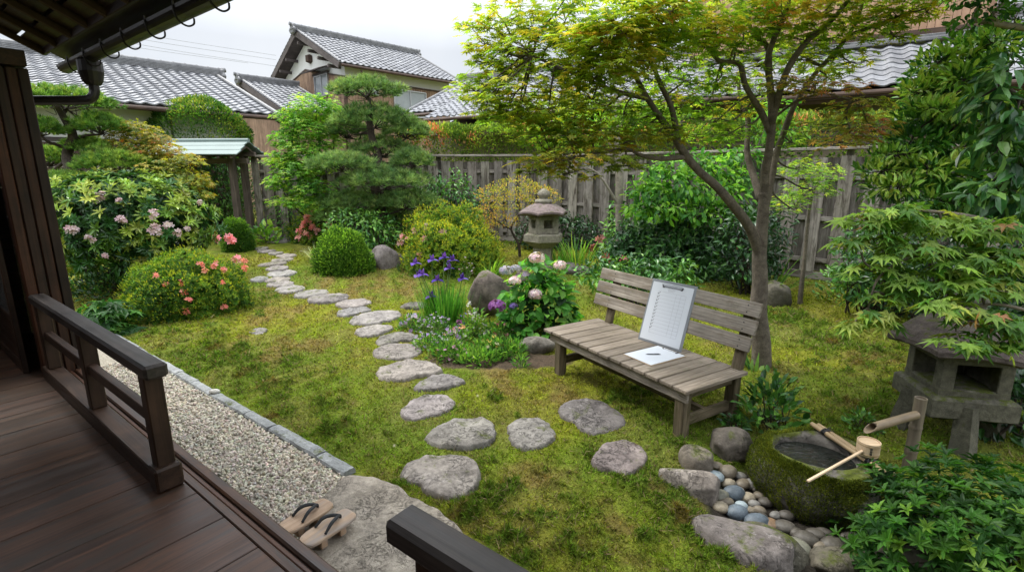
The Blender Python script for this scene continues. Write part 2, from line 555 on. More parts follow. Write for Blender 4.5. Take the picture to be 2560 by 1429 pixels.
MT['glasspane'] = plain("dim_window_glass", (0.33, 0.36, 0.37), 0.12, 0.0, var=0.2, vs=1.3)
MT['alu'] = plain("silver_window_frame", (0.45, 0.46, 0.47), 0.4, 0.5, var=0.05)
MT['wire'] = plain("grey_wire", (0.30, 0.31, 0.33), 0.6)
MT['stone'] = stonemat("grey_stepping_stone", (0.095, 0.085, 0.08), (0.30, 0.282, 0.27), moss=0.06, lichen=0.4, crack=0.0, bump=1.0, wrinkle=0.55)
MT['stone_pale'] = stonemat("pale_worn_stone", (0.15, 0.14, 0.13), (0.36, 0.342, 0.32), moss=0.06, lichen=0.3, crack=0.0, bump=0.9, wrinkle=0.45)
MT['step'] = stonemat("tan_grey_step_stone", (0.18, 0.158, 0.128), (0.44, 0.395, 0.33), moss=0.0, lichen=0.35, crack=0.0, scale=1.3, bump=1.0, wrinkle=0.5)
MT['rock'] = stonemat("brown_grey_rock", (0.06, 0.054, 0.048), (0.20, 0.183, 0.165), moss=0.2, lichen=0.35, crack=0.0, bump=1.0, wrinkle=0.3)
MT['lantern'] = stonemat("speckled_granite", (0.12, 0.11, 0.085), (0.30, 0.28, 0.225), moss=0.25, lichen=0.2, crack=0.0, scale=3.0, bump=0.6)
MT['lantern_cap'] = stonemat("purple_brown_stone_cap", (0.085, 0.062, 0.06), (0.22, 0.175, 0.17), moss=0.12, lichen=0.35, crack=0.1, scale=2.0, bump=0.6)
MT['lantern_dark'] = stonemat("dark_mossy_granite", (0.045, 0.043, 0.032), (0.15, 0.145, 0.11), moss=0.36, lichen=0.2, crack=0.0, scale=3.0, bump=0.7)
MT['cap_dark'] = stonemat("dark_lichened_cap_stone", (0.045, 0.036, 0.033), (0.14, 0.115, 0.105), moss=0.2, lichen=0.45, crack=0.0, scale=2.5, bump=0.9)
MT['basin'] = stonemat("mossy_basin_stone", (0.055, 0.05, 0.045), (0.22, 0.205, 0.185), moss=0.4, mosscol=(0.09, 0.11, 0.014), lichen=0.2, crack=0.0, bump=1.0, wrinkle=0.4)
MT['kerb'] = stonemat("blue_grey_kerb_stone", (0.15, 0.165, 0.17), (0.33, 0.35, 0.355), moss=0.05, lichen=0.2, crack=0.3, scale=1.5, bump=0.5)
def watermat():
    k = NT("dark_basin_water")
    k.set(Base_Color=(0.012, 0.014, 0.012, 1), Roughness=0.03)
    k.b.inputs["Specular IOR Level"].default_value = 0.35
    n = k.noise(k.pos((9, 22, 9)), 1.0, 3, 0.5, 0.8)
    k.bump(n, 0.5, 0.03)
    return k.m
MT['stem'] = plain("green_stem", (0.12, 0.19, 0.05), 0.6)
MT['water'] = watermat()
def doorglass():
    k = NT("old_door_glass")
    k.set(Base_Color=(0.8, 0.85, 0.85, 1), Roughness=0.12)
    k.b.inputs["Transmission Weight"].default_value = 0.85
    return k.m
MT['doorglass'] = doorglass()
def groundmat():
    k = NT("moss_soil")
    p = k.pos()
    b = k.noise(p, 9, 6, 0.65)
    f = k.noise(p, 70, 4, 0.7)
    c = k.mix(1.0, k.col(), k.ramp(f, [(0.3, 0.5), (0.7, 1.35)]), 'MULTIPLY')
    c = k.mix(1.0, c, k.ramp(b, [(0.3, (0.75, 0.8, 0.8)), (0.7, (1.15, 1.1, 1.1))]), 'MULTIPLY')
    k.set(Base_Color=c, Roughness=0.95)
    k.b.inputs["Specular IOR Level"].default_value = 0.1
    k.bump(k.mix(0.5, f, b), 0.9, 0.03)
    return k.m
MT['ground'] = groundmat()
def gravelmat(name, lo, hi):
    k = NT(name)
    v = k.n("ShaderNodeTexVoronoi", {"Vector": k.pos(), "Scale": 55.0})
    c = k.ramp(v.outputs["Distance"], [(0.0, hi), (0.6, lo)])
    k.set(Base_Color=c, Roughness=0.9)
    k.bump(v.outputs["Distance"], -0.6, 0.01)
    return k.m
MT['gravelbed'] = gravelmat("gravel_bed", (0.24, 0.215, 0.165), (0.46, 0.425, 0.345))
MT['gravel'] = stonemat("pale_gravel", (0.40, 0.365, 0.295), (0.68, 0.635, 0.54), lichen=0.0, crack=0.0, scale=3, bump=0.3)
MT['pebble'] = stonemat("smooth_pebble", (0.55, 0.55, 0.55), (1.0, 1.0, 1.0), lichen=0.0, crack=0.0, scale=1.6, bump=0.25, rough=0.5, spec=0.4)
# ------------------------------------------------------------------ stepping stones
STONES = []          # (centre xy, outline radii by angle) to keep moss off them
def flat_stone(name, label, pix, hgt, mat, seed, group=None, tone=1.0, rough=1.0, cat="stepping stone", tilt=None, edge=.09):
    hgt = hgt * .5
    P = np.array([ong(px, py, hgt * .6) for px, py in pix])
    c = P.mean(0)
    a = np.arctan2(P[:, 1] - c[1], P[:, 0] - c[0]); rad = np.hypot(P[:, 0] - c[0], P[:, 1] - c[1])
    o_ = np.argsort(a); a, rad = a[o_], rad[o_]
    n = 132
    th = np.linspace(-np.pi, np.pi, n, endpoint=False)
    ae = np.concatenate([a - 2 * np.pi, a, a + 2 * np.pi]); re = np.tile(rad, 3)
    r = np.interp(th, ae, re)
    k = np.array([1, 2, 3, 2, 1.]) / 9
    r = sum(np.roll(r, s - 2) * k[s] for s in range(5))
    r = r * (1 + .045 * fnoise(np.stack([np.cos(th), np.sin(th)], -1) * 2 + seed, 3.0, seed, 4))
    STONES.append((c[0], c[1], th, r))
    m = float(r.mean())
    g0 = float(gz(c[0], c[1]))
    prof = [(f_, 1.0 - .06 * f_ ** 2) for f_ in np.linspace(0, .84, 18)] + [(.86, .92), (1 - edge * .55, .85), (1 - edge * .22, .7), (1.0, .42), (1.03, .05), (1.02, -.6)]
    rows = []
    rr = np.random.default_rng(seed)
    tl = rr.uniform(-.05, .05, 2) if tilt is None else tilt
    for f, z in prof:
        x = c[0] + r * f * np.cos(th); y = c[1] + r * f * np.sin(th)
        p = np.stack([x, y], -1)
        h = hgt * z + g0 * 0 + gz(x, y) * .5 + g0 * .5
        if z > .3:
            ridg = 1 - np.abs(fnoise(p + seed, 3.4 / max(.3, m * 2.2), seed + 2, 4)) * 2
            h = h + rough * (hgt * .22 * fnoise(p, 5, seed, 4) + .009 * ridg + .0045 * (1 - 2.4 * np.abs(fnoise(p, 9, seed + 5, 3)))) * min(1, z + .2)
            h = h + tl[0] * (x - c[0]) * .4 + tl[1] * (y - c[1]) * .4
        rows.append(np.stack([x, y, h], 1))
    V = np.vstack(rows); q = len(rows)
    i, j = np.meshgrid(np.arange(q - 1), np.arange(n), indexing='ij')
    b = MB()
    b.add(V, {4: np.stack([i * n + j, (i + 1) * n + j, (i + 1) * n + (j + 1) % n, i * n + (j + 1) % n], -1).reshape(-1, 4)}, np.full(3, tone) if np.ndim(tone) == 0 else np.asarray(tone))
    o = b.build(name, mat, smooth=True, origin=(c[0], c[1], g0))
    return tag(o, label, cat, group)
def zp(ox, oy, pts):
    return [(ox + x / 2.977, oy + y / 2.977) for x, y in pts]
A_, B_, C_ = (640, 949), (640, 480), (1280, 949)
G_ = "stepping stones across the moss"
SS = [
 (A_, [(1075,690),(1110,630),(1250,570),(1400,565),(1560,590),(1655,640),(1665,700),(1640,790),(1560,860),(1440,880),(1330,850),(1220,770),(1090,720)], .075, 'stone', "large rounded triangular stepping stone between the big step stone and the dark moss", 1.0),
 (A_, [(1260,430),(1330,360),(1430,310),(1640,280),(1730,295),(1755,330),(1720,480),(1600,500),(1420,495),(1320,475)], .07, 'stone', "cracked wedge shaped stepping stone left of the small square one", 1.05),
 (A_, [(1120,190),(1180,150),(1290,115),(1400,115),(1470,200),(1400,240),(1280,270),(1130,295)], .065, 'stone', "cracked blocky stepping stone at the foot of the curving row", 1.08),
 (A_, [(1170,70),(1240,10),(1360,-40),(1470,-35),(1555,15),(1450,50),(1300,75)], .055, 'stone', "flat pointed stepping stone just below the soil of the flower bed", 1.02),
 (B_, [(925,1300),(1050,1265),(1250,1255),(1340,1290),(1385,1330),(1200,1370),(940,1390)], .06, 'stone_pale', "broad pale slab stepping stone beside the bare soil of the flower bed", 0.95),
 (B_, [(875,1185),(950,1150),(1130,1135),(1240,1175),(1180,1220),(980,1240),(900,1225)], .06, 'stone', "brownish stepping stone touching the left edge of the flowers", .98),
 (B_, [(915,1080),(1000,1050),(1120,1045),(1190,1090),(1060,1110),(940,1140)], .06, 'stone', "stepping stone half under the purple daisies, just above the brownish one", 1.1),
 (B_, [(735,1045),(800,1010),(920,988),(1020,1005),(950,1045),(780,1072)], .055, 'stone_pale', "narrow pale stepping stone below the widest slab of the middle row", .95),
 (B_, [(700,960),(800,905),(950,882),(1050,885),(1070,925),(950,965),(740,985)], .06, 'stone_pale', "widest pale stepping stone in the middle of the curving row", .93),
 (B_, [(605,890),(700,862),(840,865),(860,880),(760,900),(650,928)], .06, 'stone', "dark edged stepping stone just above the widest pale one", 1.1),
 (B_, [(590,830),(680,800),(820,795),(855,835),(780,850),(610,850)], .055, 'stone_pale', "rounded pale stepping stone where the row bends left", .9),
 (B_, [(390,800),(480,765),(600,752),(700,770),(620,810),(480,830)], .06, 'stone', "long dark grey stepping stone at the bend of the row", 1.05),
 (B_, [(280,775),(380,735),(500,722),(540,745),(450,765),(310,788)], .06, 'stone_pale', "pale flat stepping stone touching the long dark one at the bend", .92),
 (B_, [(140,735),(230,695),(330,690),(350,730),(280,745),(150,745)], .055, 'stone_pale', "pale stepping stone lowest of the far straight stack of stones", .95),
 (B_, [(80,690),(160,668),(265,663),(270,690),(130,705)], .05, 'stone_pale', "pale narrow stepping stone second lowest of the far stack", .97),
 (B_, [(65,660),(120,638),(230,630),(240,655),(150,670)], .05, 'stone_pale', "pale stepping stone beside the left outlying one", 1.0),
 (B_, [(-20,640),(30,628),(80,632),(75,655),(30,668),(-20,668)], .05, 'stone_pale', "outlying pale stepping stone left of the far stack, by the pink azalea mound", .9),
 (B_, [(80,605),(150,583),(290,582),(295,605),(220,630),(120,625)], .05, 'stone_pale', "rounded pale stepping stone left of the clipped round shrub", 1.02),
 (B_, [(70,570),(130,552),(225,548),(235,570),(150,585)], .05, 'stone_pale', "pale stepping stone just above the rounded one left of the clipped shrub", .96),
 (B_, [(15,545),(80,525),(210,517),(230,530),(140,545)], .05, 'stone_pale', "long thin pale stepping stone level with the white striped grass", .98),
 (B_, [(115,510),(200,490),(270,488),(260,508),(150,520)], .05, 'stone_pale', "thin pale stepping stone at the tips of the white striped grass", .94),
 (B_, [(150,475),(220,458),(290,462),(275,482),(180,485)], .05, 'stone_pale', "small pale stepping stone nearest the root of the white striped grass", 1.0),
 (B_, [(90,455),(150,443),(205,450),(160,465)], .05, 'stone_pale', "tiny far stepping stone third from the gate end", .95),
 (B_, [(10,440),(90,428),(150,436),(80,450)], .05, 'stone_pale', "tiny far stepping stone second from the gate end", 1.0),
 (B_, [(-5,425),(40,410),(90,412),(60,428)], .05, 'stone_pale', "tiny far stepping stone closest to the gate", .92),
 (C_, [(-20,330),(20,300),(130,280),(220,285),(285,350),(295,460),(200,500),(60,515),(0,460),(-18,400)], .05, 'stone_pale', "roundish pale grey stepping stone alone in the middle of the near moss", .78),
 (C_, [(345,240),(400,170),(560,148),(660,165),(740,215),(835,270),(840,325),(750,370),(600,400),(530,380),(480,320)], .05, 'stone', "large dark grey slab in front of the bench with moss specks on it", .85),
 (C_, [(595,600),(640,540),(760,460),(850,445),(990,520),(1005,580),(940,660),(850,700),(720,680),(610,640)], .06, 'stone', "purplish rough stepping stone between the bench leg and the rocks", (.98, .88, .9)),
 (B_, [(-45,1035),(10,1012),(70,1015),(75,1035),(20,1058),(-30,1055)], .02, 'stone_pale', "small flat stone sunk in brown moss on the left lawn", .8),
]
for k, (o_, pts, hg, mt, lb, tn) in enumerate(SS):
    _h = np.random.default_rng(300 + k); tn = np.array(tn) * _h.uniform(.80, 1.12) * np.array((_h.uniform(.96, 1.06), 1.0, _h.uniform(.90, 1.02)))
    flat_stone("stepping_stone", lb, zp(*o_, pts), hg, MT[mt], 100 + k, G_, tn, 1.0 if k not in (25, 26) else .7)
flat_stone("rock", "flat grey rock at the foot of the gate, beyond the last stepping stone", zp(*B_, [(85,350),(160,335),(230,345),(200,372),(110,370)]), .10, MT['stone'], 140, None, 1.0, 1.0, "rock")
# the big step stone below the veranda opening
STEP_H = .15
def step_stone():
    pix = [(752, 1305), (800, 1235), (850, 1195), (880, 1186), (935, 1188), (976, 1211), (1026, 1241), (1073, 1265), (1127, 1298), (1167, 1328), (1178, 1362), (1165, 1420), (1120, 1520), (1000, 1560), (880, 1520), (800, 1420), (745, 1360)]
    P = np.array([onz(px, py, STEP_H * .85) for px, py in pix]); c = P.mean(0)
    n = 150; M = 46
    a = np.arctan2(P[:, 1] - c[1], P[:, 0] - c[0]); r0 = np.hypot(P[:, 0] - c[0], P[:, 1] - c[1]); o_ = np.argsort(a); a, r0 = a[o_], r0[o_]
    th = np.linspace(-np.pi, np.pi, n, endpoint=False)
    r = np.interp(th, np.concatenate([a - 2 * np.pi, a, a + 2 * np.pi]), np.tile(r0, 3))
    for _ in range(2):
        r = (np.roll(r, 1) + 2 * r + np.roll(r, -1)) / 4
    r *= 1 + .018 * fnoise(np.stack([np.cos(th), np.sin(th)], -1) * 3, 2.5, 5)
    STONES.append((c[0], c[1], th, r))
    rows = []
    for k in range(M):
        f = k / (M - 7) if k < M - 6 else 1.0
        z = STEP_H * (1 - .08 * f ** 3 - (.25 * max(0, f - .93) / .07))
        if k >= M - 6:
            q = (k - (M - 6)) / 5
            z = STEP_H * (.67 - .75 * q); f = 1.0 + .03 * math.sin(q * 3.1)
        x, y = c[0] + r * f * np.cos(th), c[1] + r * f * np.sin(th)
        p = np.stack([x, y], -1)
        rg = 1 - 2.2 * np.abs(fnoise(p, 4.5, 70, 4))
        h = z + .010 * fnoise(p, 3.5, 71, 4) + .009 * rg
        rows.append(np.stack([x, y, h], 1))
    V = np.vstack(rows)
    i, j = np.meshgrid(np.arange(M - 1), np.arange(n), indexing='ij')
    b = MB(); b.add(V, {4: np.stack([i * n + j, (i + 1) * n + j, (i + 1) * n + (j + 1) % n, i * n + (j + 1) % n], -1).reshape(-1, 4)})
    tag(b.build("step_stone", MT['step'], smooth=True), "very large rough tan step stone below the veranda carrying the wooden sandals", "step stone")
step_stone()
# ------------------------------------------------------------------ ground, moss colours
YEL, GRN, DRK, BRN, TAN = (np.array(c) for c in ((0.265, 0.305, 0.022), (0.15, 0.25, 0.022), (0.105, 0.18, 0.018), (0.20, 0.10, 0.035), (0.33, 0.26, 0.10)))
SPOTS = []                      # patches of taller, darker haircap moss, with shade painted into the colour at right (photo places): centre and radius on the ground
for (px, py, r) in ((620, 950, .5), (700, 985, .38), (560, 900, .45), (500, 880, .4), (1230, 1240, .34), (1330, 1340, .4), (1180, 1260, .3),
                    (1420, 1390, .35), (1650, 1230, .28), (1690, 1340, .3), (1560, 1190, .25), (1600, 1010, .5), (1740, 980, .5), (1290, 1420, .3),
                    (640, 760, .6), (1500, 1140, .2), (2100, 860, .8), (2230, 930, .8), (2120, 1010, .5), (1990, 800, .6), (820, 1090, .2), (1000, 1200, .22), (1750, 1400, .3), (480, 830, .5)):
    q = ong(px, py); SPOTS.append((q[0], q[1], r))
BROWNS = []
for (px, py, r) in ((690, 780, .55), (740, 870, .5), (650, 880, .4), (1260, 1290, .22), (1330, 970, .35), (1400, 1010, .3), (700, 790, .4), (1230, 930, .3),
                    (1560, 1330, .25), (1330, 1190, .2), (860, 740, .7), (900, 700, .8), (960, 720, .8), (700, 730, .5), (2200, 900, .4), (1680, 1260, .18)):
    q = ong(px, py); BROWNS.append((q[0], q[1], r))
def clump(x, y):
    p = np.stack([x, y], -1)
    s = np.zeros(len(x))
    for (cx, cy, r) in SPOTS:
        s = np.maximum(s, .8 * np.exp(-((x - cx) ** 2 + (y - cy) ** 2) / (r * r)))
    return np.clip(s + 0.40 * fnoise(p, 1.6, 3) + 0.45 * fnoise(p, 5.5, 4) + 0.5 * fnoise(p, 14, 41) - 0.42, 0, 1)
def lump(x, y):
    p = np.stack([x, y], -1)
    n = x * NX + y * NY
    k = smooth01((n - 1.75) / 0.12)
    for (cx, cy, th, r) in STONES:
        d = np.hypot(x - cx, y - cy)
        m = d < r.max() + .12
        if m.any():
            rr = np.interp(np.arctan2(y[m] - cy, x[m] - cx), th, r, period=2 * np.pi)
            k[m] = k[m] * smooth01((d[m] - rr + .0) / .07)
    c = clump(x, y)
    return k * ((0.014 + 0.03 * c) * np.abs(fnoise(p, 7.0, 8)) * 1.8 + 0.024 * c + 0.010 * np.abs(fnoise(p, 15, 9)) + (0.7 + c) * (0.013 * np.maximum(-.25, fnoise(p, 26, 91, 2)) + 0.006 * fnoise(p, 55, 92, 1)))
def mosscol(x, y, rng=None):
    p = np.stack([x, y], -1)
    a = smooth01(0.5 + 0.8 * fnoise(p, 0.9, 11))[:, None]
    b = smooth01(0.35 + 0.9 * fnoise(p, 3.2, 12))[:, None]
    c = YEL * (1 - a) + GRN * a
    c = c * (1 - 0.35 * b) + TAN * 0.35 * b
    br = np.zeros(len(x))
    for (cx, cy, r) in BROWNS:
        br = np.maximum(br, np.exp(-((x - cx) ** 2 + (y - cy) ** 2) / (r * r)))
    br = smooth01(br * 1.0 + 0.8 * fnoise(p, 5.0, 14) - 0.22)[:, None]
    c = c * (1 - 0.75 * br) + (0.5 * BRN + 0.5 * TAN) * 0.75 * br
    fine = fnoise(p, 13, 33)[:, None]
    c = c * (1 + .25 * fine)
    f2 = smooth01(.5 + .9 * fnoise(p, 30, 34, 2))[:, None]
    c = c * (1 - .3 * f2) + .3 * f2 * (.45 * BRN + .55 * GRN) * .8
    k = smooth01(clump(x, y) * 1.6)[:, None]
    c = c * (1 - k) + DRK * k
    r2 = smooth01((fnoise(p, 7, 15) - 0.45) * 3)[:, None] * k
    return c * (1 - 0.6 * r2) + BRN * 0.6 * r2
def axis_coords(lo, d0, d1, hi, step):
    a = list(np.arange(d0, d1 + 1e-6, step))
    s, x = step, d0
    while x > lo:
        s *= 1.35; x -= s; a.insert(0, x)
    s, x = step, d1
    while x < hi:
        s *= 1.35; x += s; a.append(x)
    return np.array(a)
_cx, _cy = axis_coords(-600, -7.5, 6.5, 600, 0.08), axis_coords(-60, 1.2, 12.5, 900, 0.08)
gxs = np.concatenate([_cx[_cx < -3.4], np.arange(-3.4, 3.0, .024), _cx[_cx >= 3.0]])
gys = np.concatenate([_cy[_cy < 1.2], np.arange(1.2, 6.4, .024), _cy[_cy >= 6.4]])
gX, gY = np.meshgrid(gxs, gys, indexing='xy')
gx_, gy_ = gX.ravel(), gY.ravel()
gZ = gz(gx_, gy_) + lump(gx_, gy_) * (np.hypot(gx_, gy_) < 25)
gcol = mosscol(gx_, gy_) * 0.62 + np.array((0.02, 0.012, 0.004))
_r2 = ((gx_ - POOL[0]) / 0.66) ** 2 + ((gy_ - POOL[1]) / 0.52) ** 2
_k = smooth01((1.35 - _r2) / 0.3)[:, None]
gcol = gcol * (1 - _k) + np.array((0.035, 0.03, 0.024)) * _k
_k = smooth01((fnoise(np.stack([gx_, gy_], -1), 2.5, 40) * 0.3 + 1.0 - ((gx_ + 0.10) / .8) ** 2 - ((gy_ - 4.98) / 0.32) ** 2) * 3)[:, None]   # bare soil under the flower bed
gcol = gcol * (1 - _k) + np.array((0.085, 0.062, 0.042)) * _k
ny_, nx_ = gX.shape
i, j = np.meshgrid(np.arange(ny_ - 1), np.arange(nx_ - 1), indexing='ij')
g = MB()
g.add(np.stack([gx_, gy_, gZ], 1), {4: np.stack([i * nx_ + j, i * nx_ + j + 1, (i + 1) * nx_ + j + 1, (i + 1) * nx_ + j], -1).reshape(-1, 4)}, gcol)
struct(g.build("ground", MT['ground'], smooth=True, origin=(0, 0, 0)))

# ------------------------------------------------------------------ gravel strip along the veranda
g = MB()
tt = np.linspace(0.2, 7.5, 90); nn = np.linspace(0.2, 1.64, 16)
T_, N_ = np.meshgrid(tt, nn, indexing='ij')
P = np.stack([T_ * EX + N_ * NX, T_ * EY + N_ * NY, 0.012 + 0.006 * fnoise(np.stack([T_, N_], -1), 3, 2)], -1).reshape(-1, 3)
i, j = np.meshgrid(np.arange(89), np.arange(15), indexing='ij')
g.add(P, {4: np.stack([i * 16 + j, (i + 1) * 16 + j, (i + 1) * 16 + j + 1, i * 16 + j + 1], -1).reshape(-1, 4)})
struct(g.build("gravel_bed", MT['gravelbed']))
import bmesh
def ico(sub):
    bm = bmesh.new()
    bmesh.ops.create_icosphere(bm, subdivisions=sub, radius=1.0)
    v = np.array([q.co[:] for q in bm.verts]); f = np.array([[q.index for q in w.verts] for w in bm.faces])
    bm.free()
    return v, f
ICO1, ICO1F = ico(1)
ICO3, ICO3F = ico(4)
def rand_rot(n, rng):
    q = norm(rng.normal(size=(n, 4)))
    w, x, y, z = q.T
    return np.stack([np.stack([1 - 2 * (y * y + z * z), 2 * (x * y - z * w), 2 * (x * z + y * w)], -1),
                     np.stack([2 * (x * y + z * w), 1 - 2 * (x * x + z * z), 2 * (y * z - x * w)], -1),
                     np.stack([2 * (x * z - y * w), 2 * (y * z + x * w), 1 - 2 * (x * x + y * y)], -1)], 1)
rng = np.random.default_rng(21)
n = 15000
t = 1.6 + 4.6 * rng.random(n) ** 1.25; nn = rng.uniform(0.86, 1.625, n)
p = np.stack([t * EX + nn * NX, t * EY + nn * NY, rng.uniform(0.012, 0.024, n)], 1)
gr = MB()
sc = np.stack([rng.uniform(.009, .019, n), rng.uniform(.007, .013, n), rng.uniform(.005, .010, n)], 1)
tone = rng.uniform(0.6, 1.2, (n, 1)) * (1 + rng.normal(0, 0.05, (n, 3)))
tv = ICO1 * (1 + 0.15 * np.sin(ICO1 @ np.array((5, 3, 7.0)))[:, None])
gr.inst(tv, ICO1F, p, rand_rot(n, rng), sc, tone)
struct(gr.build("gravel", MT['gravel'], smooth=False), 'stuff')

# ------------------------------------------------------------------ kerb stones along the gravel
brk = [ong(px, py) for px, py in ((874, 1190), (790, 1153), (664, 1084), (600, 1049), (527, 994))]
brk = [float(q[0] * EX + q[1] * EY) for q in brk]
for k in (0.40, 0.36, 0.43, 0.35, 0.41, 0.38, 0.42):
    brk.append(brk[-1] + k)
KL = ["grey kerb stone nearest the big step stone, whole top showing", "long grey kerb stone, second along the gravel from the step stone", "short grey kerb stone, third along the gravel from the step stone",
      "grey kerb stone with a white pebble at its far end, beside dark moss", "grey kerb stone fifth from the step stone, seen past the low railing post"]
rng = np.random.default_rng(8)
for k in range(len(brk) - 1):
    b = MB()
    t0, t1 = brk[k] + 0.008, brk[k + 1] - 0.008
    nseg = 14
    n0 = 1.625 + rng.uniform(-.008, .008); w = rng.uniform(.085, .10)
    us = np.linspace(0, 1, nseg)
    wob = lambda s, a: a * fnoise(np.stack([us * (t1 - t0) * 12 + s * 7, us * 0 + k * 3.1], -1), 1, s)
    rows = []
    for (nn, z, a) in ((n0, -.04, .003), (n0, .026, .004), (n0 + .010, .040, .004), (n0 + w / 2, .046, .004), (n0 + w - .012, .040, .006), (n0 + w, .024, .006), (n0 + w, -.04, .004)):
        q = np.array([H(t0 + (t1 - t0) * u, nn, z) for u in us])
        q[:, 2] += wob(int(nn * 1000) % 97, .004) * (z > 0)
        q[:, :2] += wob(int(nn * 777) % 89, a)[:, None] * np.array((NX, NY))
        rows.append(q)
    V = np.vstack(rows); m = len(rows)
    i, j = np.meshgrid(np.arange(m - 1), np.arange(nseg - 1), indexing='ij')
    F = np.stack([i * nseg + j, i * nseg + j + 1, (i + 1) * nseg + j + 1, (i + 1) * nseg + j], -1).reshape(-1, 4)
    e0 = [r * nseg for r in range(m)]; e1 = [r * nseg + nseg - 1 for r in range(m)]
    b.add(V, {4: F, m: [e0, e1[::-1]]}, np.full(3, rng.uniform(.85, 1.12)))
    o = b.build("kerb_stone", MT['kerb'], smooth=False)
    tag(o, KL[k] if k < len(KL) else "grey kerb stone seen through the low railing at the far end of the gravel", "kerb stone", "kerb stones edging the gravel")
def boulder(name, label, cat, c, rad, mat, seed, amp=0.16, freq=1.1, flat=0.0, rz=0.0, group=None, col=(1, 1, 1), fine=0.03, power=1.0, facet=0.0):
    v = ICO3.copy()
    v = np.sign(v) * np.abs(v) ** power
    r = 1 + amp * fnoise(v + seed * 3.7, freq, seed) + fine * fnoise(v + seed, 5, seed + 1)
    if facet:
        rg = np.random.default_rng(seed)
        pn = norm(rg.normal(size=(14, 3))); pd = rg.uniform(.72, .93, 14)
        u_ = norm(v)
        dd_ = (u_ @ pn.T) / pd
        cut = 1 / np.maximum(dd_.max(1), .55)
        r = r * (1 - facet) + np.minimum(r, cut * (1 + .25 * (r - 1))) * facet
    v = v * r[:, None]
    if flat:
        v[:, 2] = np.where(v[:, 2] > 1 - flat, 1 - flat + (v[:, 2] - 1 + flat) * 0.25, v[:, 2])
    v = v * np.asarray(rad, float)
    c_, s_ = math.cos(rz), math.sin(rz)
    v = v @ np.array(((c_, s_, 0), (-s_, c_, 0), (0, 0, 1)))
    b = MB(); b.add(v + np.asarray(c, float), {3: ICO3F}, col)
    o = b.build(name, mat, smooth=True)
    return tag(o, label, cat, group)
q = H(brk[4] - 0.02, 1.67, .055)
boulder("pebble", "small whitish pebble lying on the kerb where two kerb stones meet", "pebble", q, (.045, .03, .022), MT['pebble'], 77, col=(.6, .6, .57))
# ------------------------------------------------------------------ the house we stand in: veranda, railing, doors, eave, gutter
house = thing("veranda_house", "dark wooden house on the left with open veranda, low railing and eave with gutter", "house", H(3.0, 0, 0))
ZF = 0.45
b = MB()
t = -3.4; rng = np.random.default_rng(3)
while t < 6.4:
    w = 0.292 + rng.uniform(-.012, .012)
    tone = np.full(3, rng.uniform(0.72, 1.3)) * np.array((1, rng.uniform(.95, 1.04), rng.uniform(.92, 1.05)))
    A = np.array(((NX, NY, 0), (-EX, -EY, 0), (0, 0, 1.0)))
    c = H(t + w / 2, -0.55, ZF - 0.018)
    b.obox(c, (1.31, w / 2 - 0.0022, 0.018), A, 0.003, tone)
    t += w
b.build("veranda_floor", MT['veranda'], house)
def along(b, t0, t1, n, z, w, h, bev=.004, col=(1, 1, 1)):
    b.beam(H(t0, n, z), H(t1, n, z), w, h, bev=bev, col=col)
b = MB()
along(b, -3.4, 6.4, 0.782, ZF - .02, 0.038, 0.044); along(b, -3.4, 6.4, 0.859, ZF - .05, 0.050, 0.105, .008)
b.build("edge_board", MT['veranda'], house)
b = MB(); along(b, -3.4, 6.4, 0.813, ZF - .022, 0.020, 0.040); b.build("sill_strip", MT['redwood'], house)
b = MB(); along(b, -3.4, 6.4, 0.829, ZF - .040, 0.010, 0.050); b.build("door_groove", MT['darkwood'], house)
b = MB()
for t in np.arange(-3.0, 6.4, 1.2):
    b.beam(H(t, 0.70, -0.05), H(t, 0.70, ZF - .1), .11, .11, up=(NX, NY, 0))
along(b, -3.4, 6.4, 0.55, 0.2, 0.03, 0.36)
b.build("floor_support", MT['darkwood'], house)
def railing(t_end, t_far, posts, block_at):
    r = MB()
    s = -1 if t_far > t_end else 1
    along(r, t_end - s * .07, t_far, 0.700, ZF + .050, .098, .098, .006)
    r_o = r.build("railing", MT['darkwood'], house)
    k = MB(); along(k, t_end + s * .03, t_end - s * .07, 0.700, ZF + .060, .115, .118, .010); k.build("end_block", MT['darkwood'], r_o)
    for t in posts:
        k = MB(); k.beam(H(t, .705, ZF + .10), H(t, .705, ZF + .565), .076, .076, up=(NX, NY, 0), bev=.005); k.build("post", MT['darkwood'], r_o)
    k = MB(); along(k, t_end - s * .06, t_far, .705, ZF + .345, .042, .062, .004); k.build("middle_rail", MT['darkwood'], r_o)
    k = MB(); along(k, t_end + s * .06, t_far, .705, ZF + .598, .095, .068, .012); k.build("top_rail", MT['railtop'], r_o)
railing(2.585, 4.80, (2.625, 3.66, 4.70), True)
railing(0.835, -2.6, (0.76, -0.25, -1.3, -2.3), True)
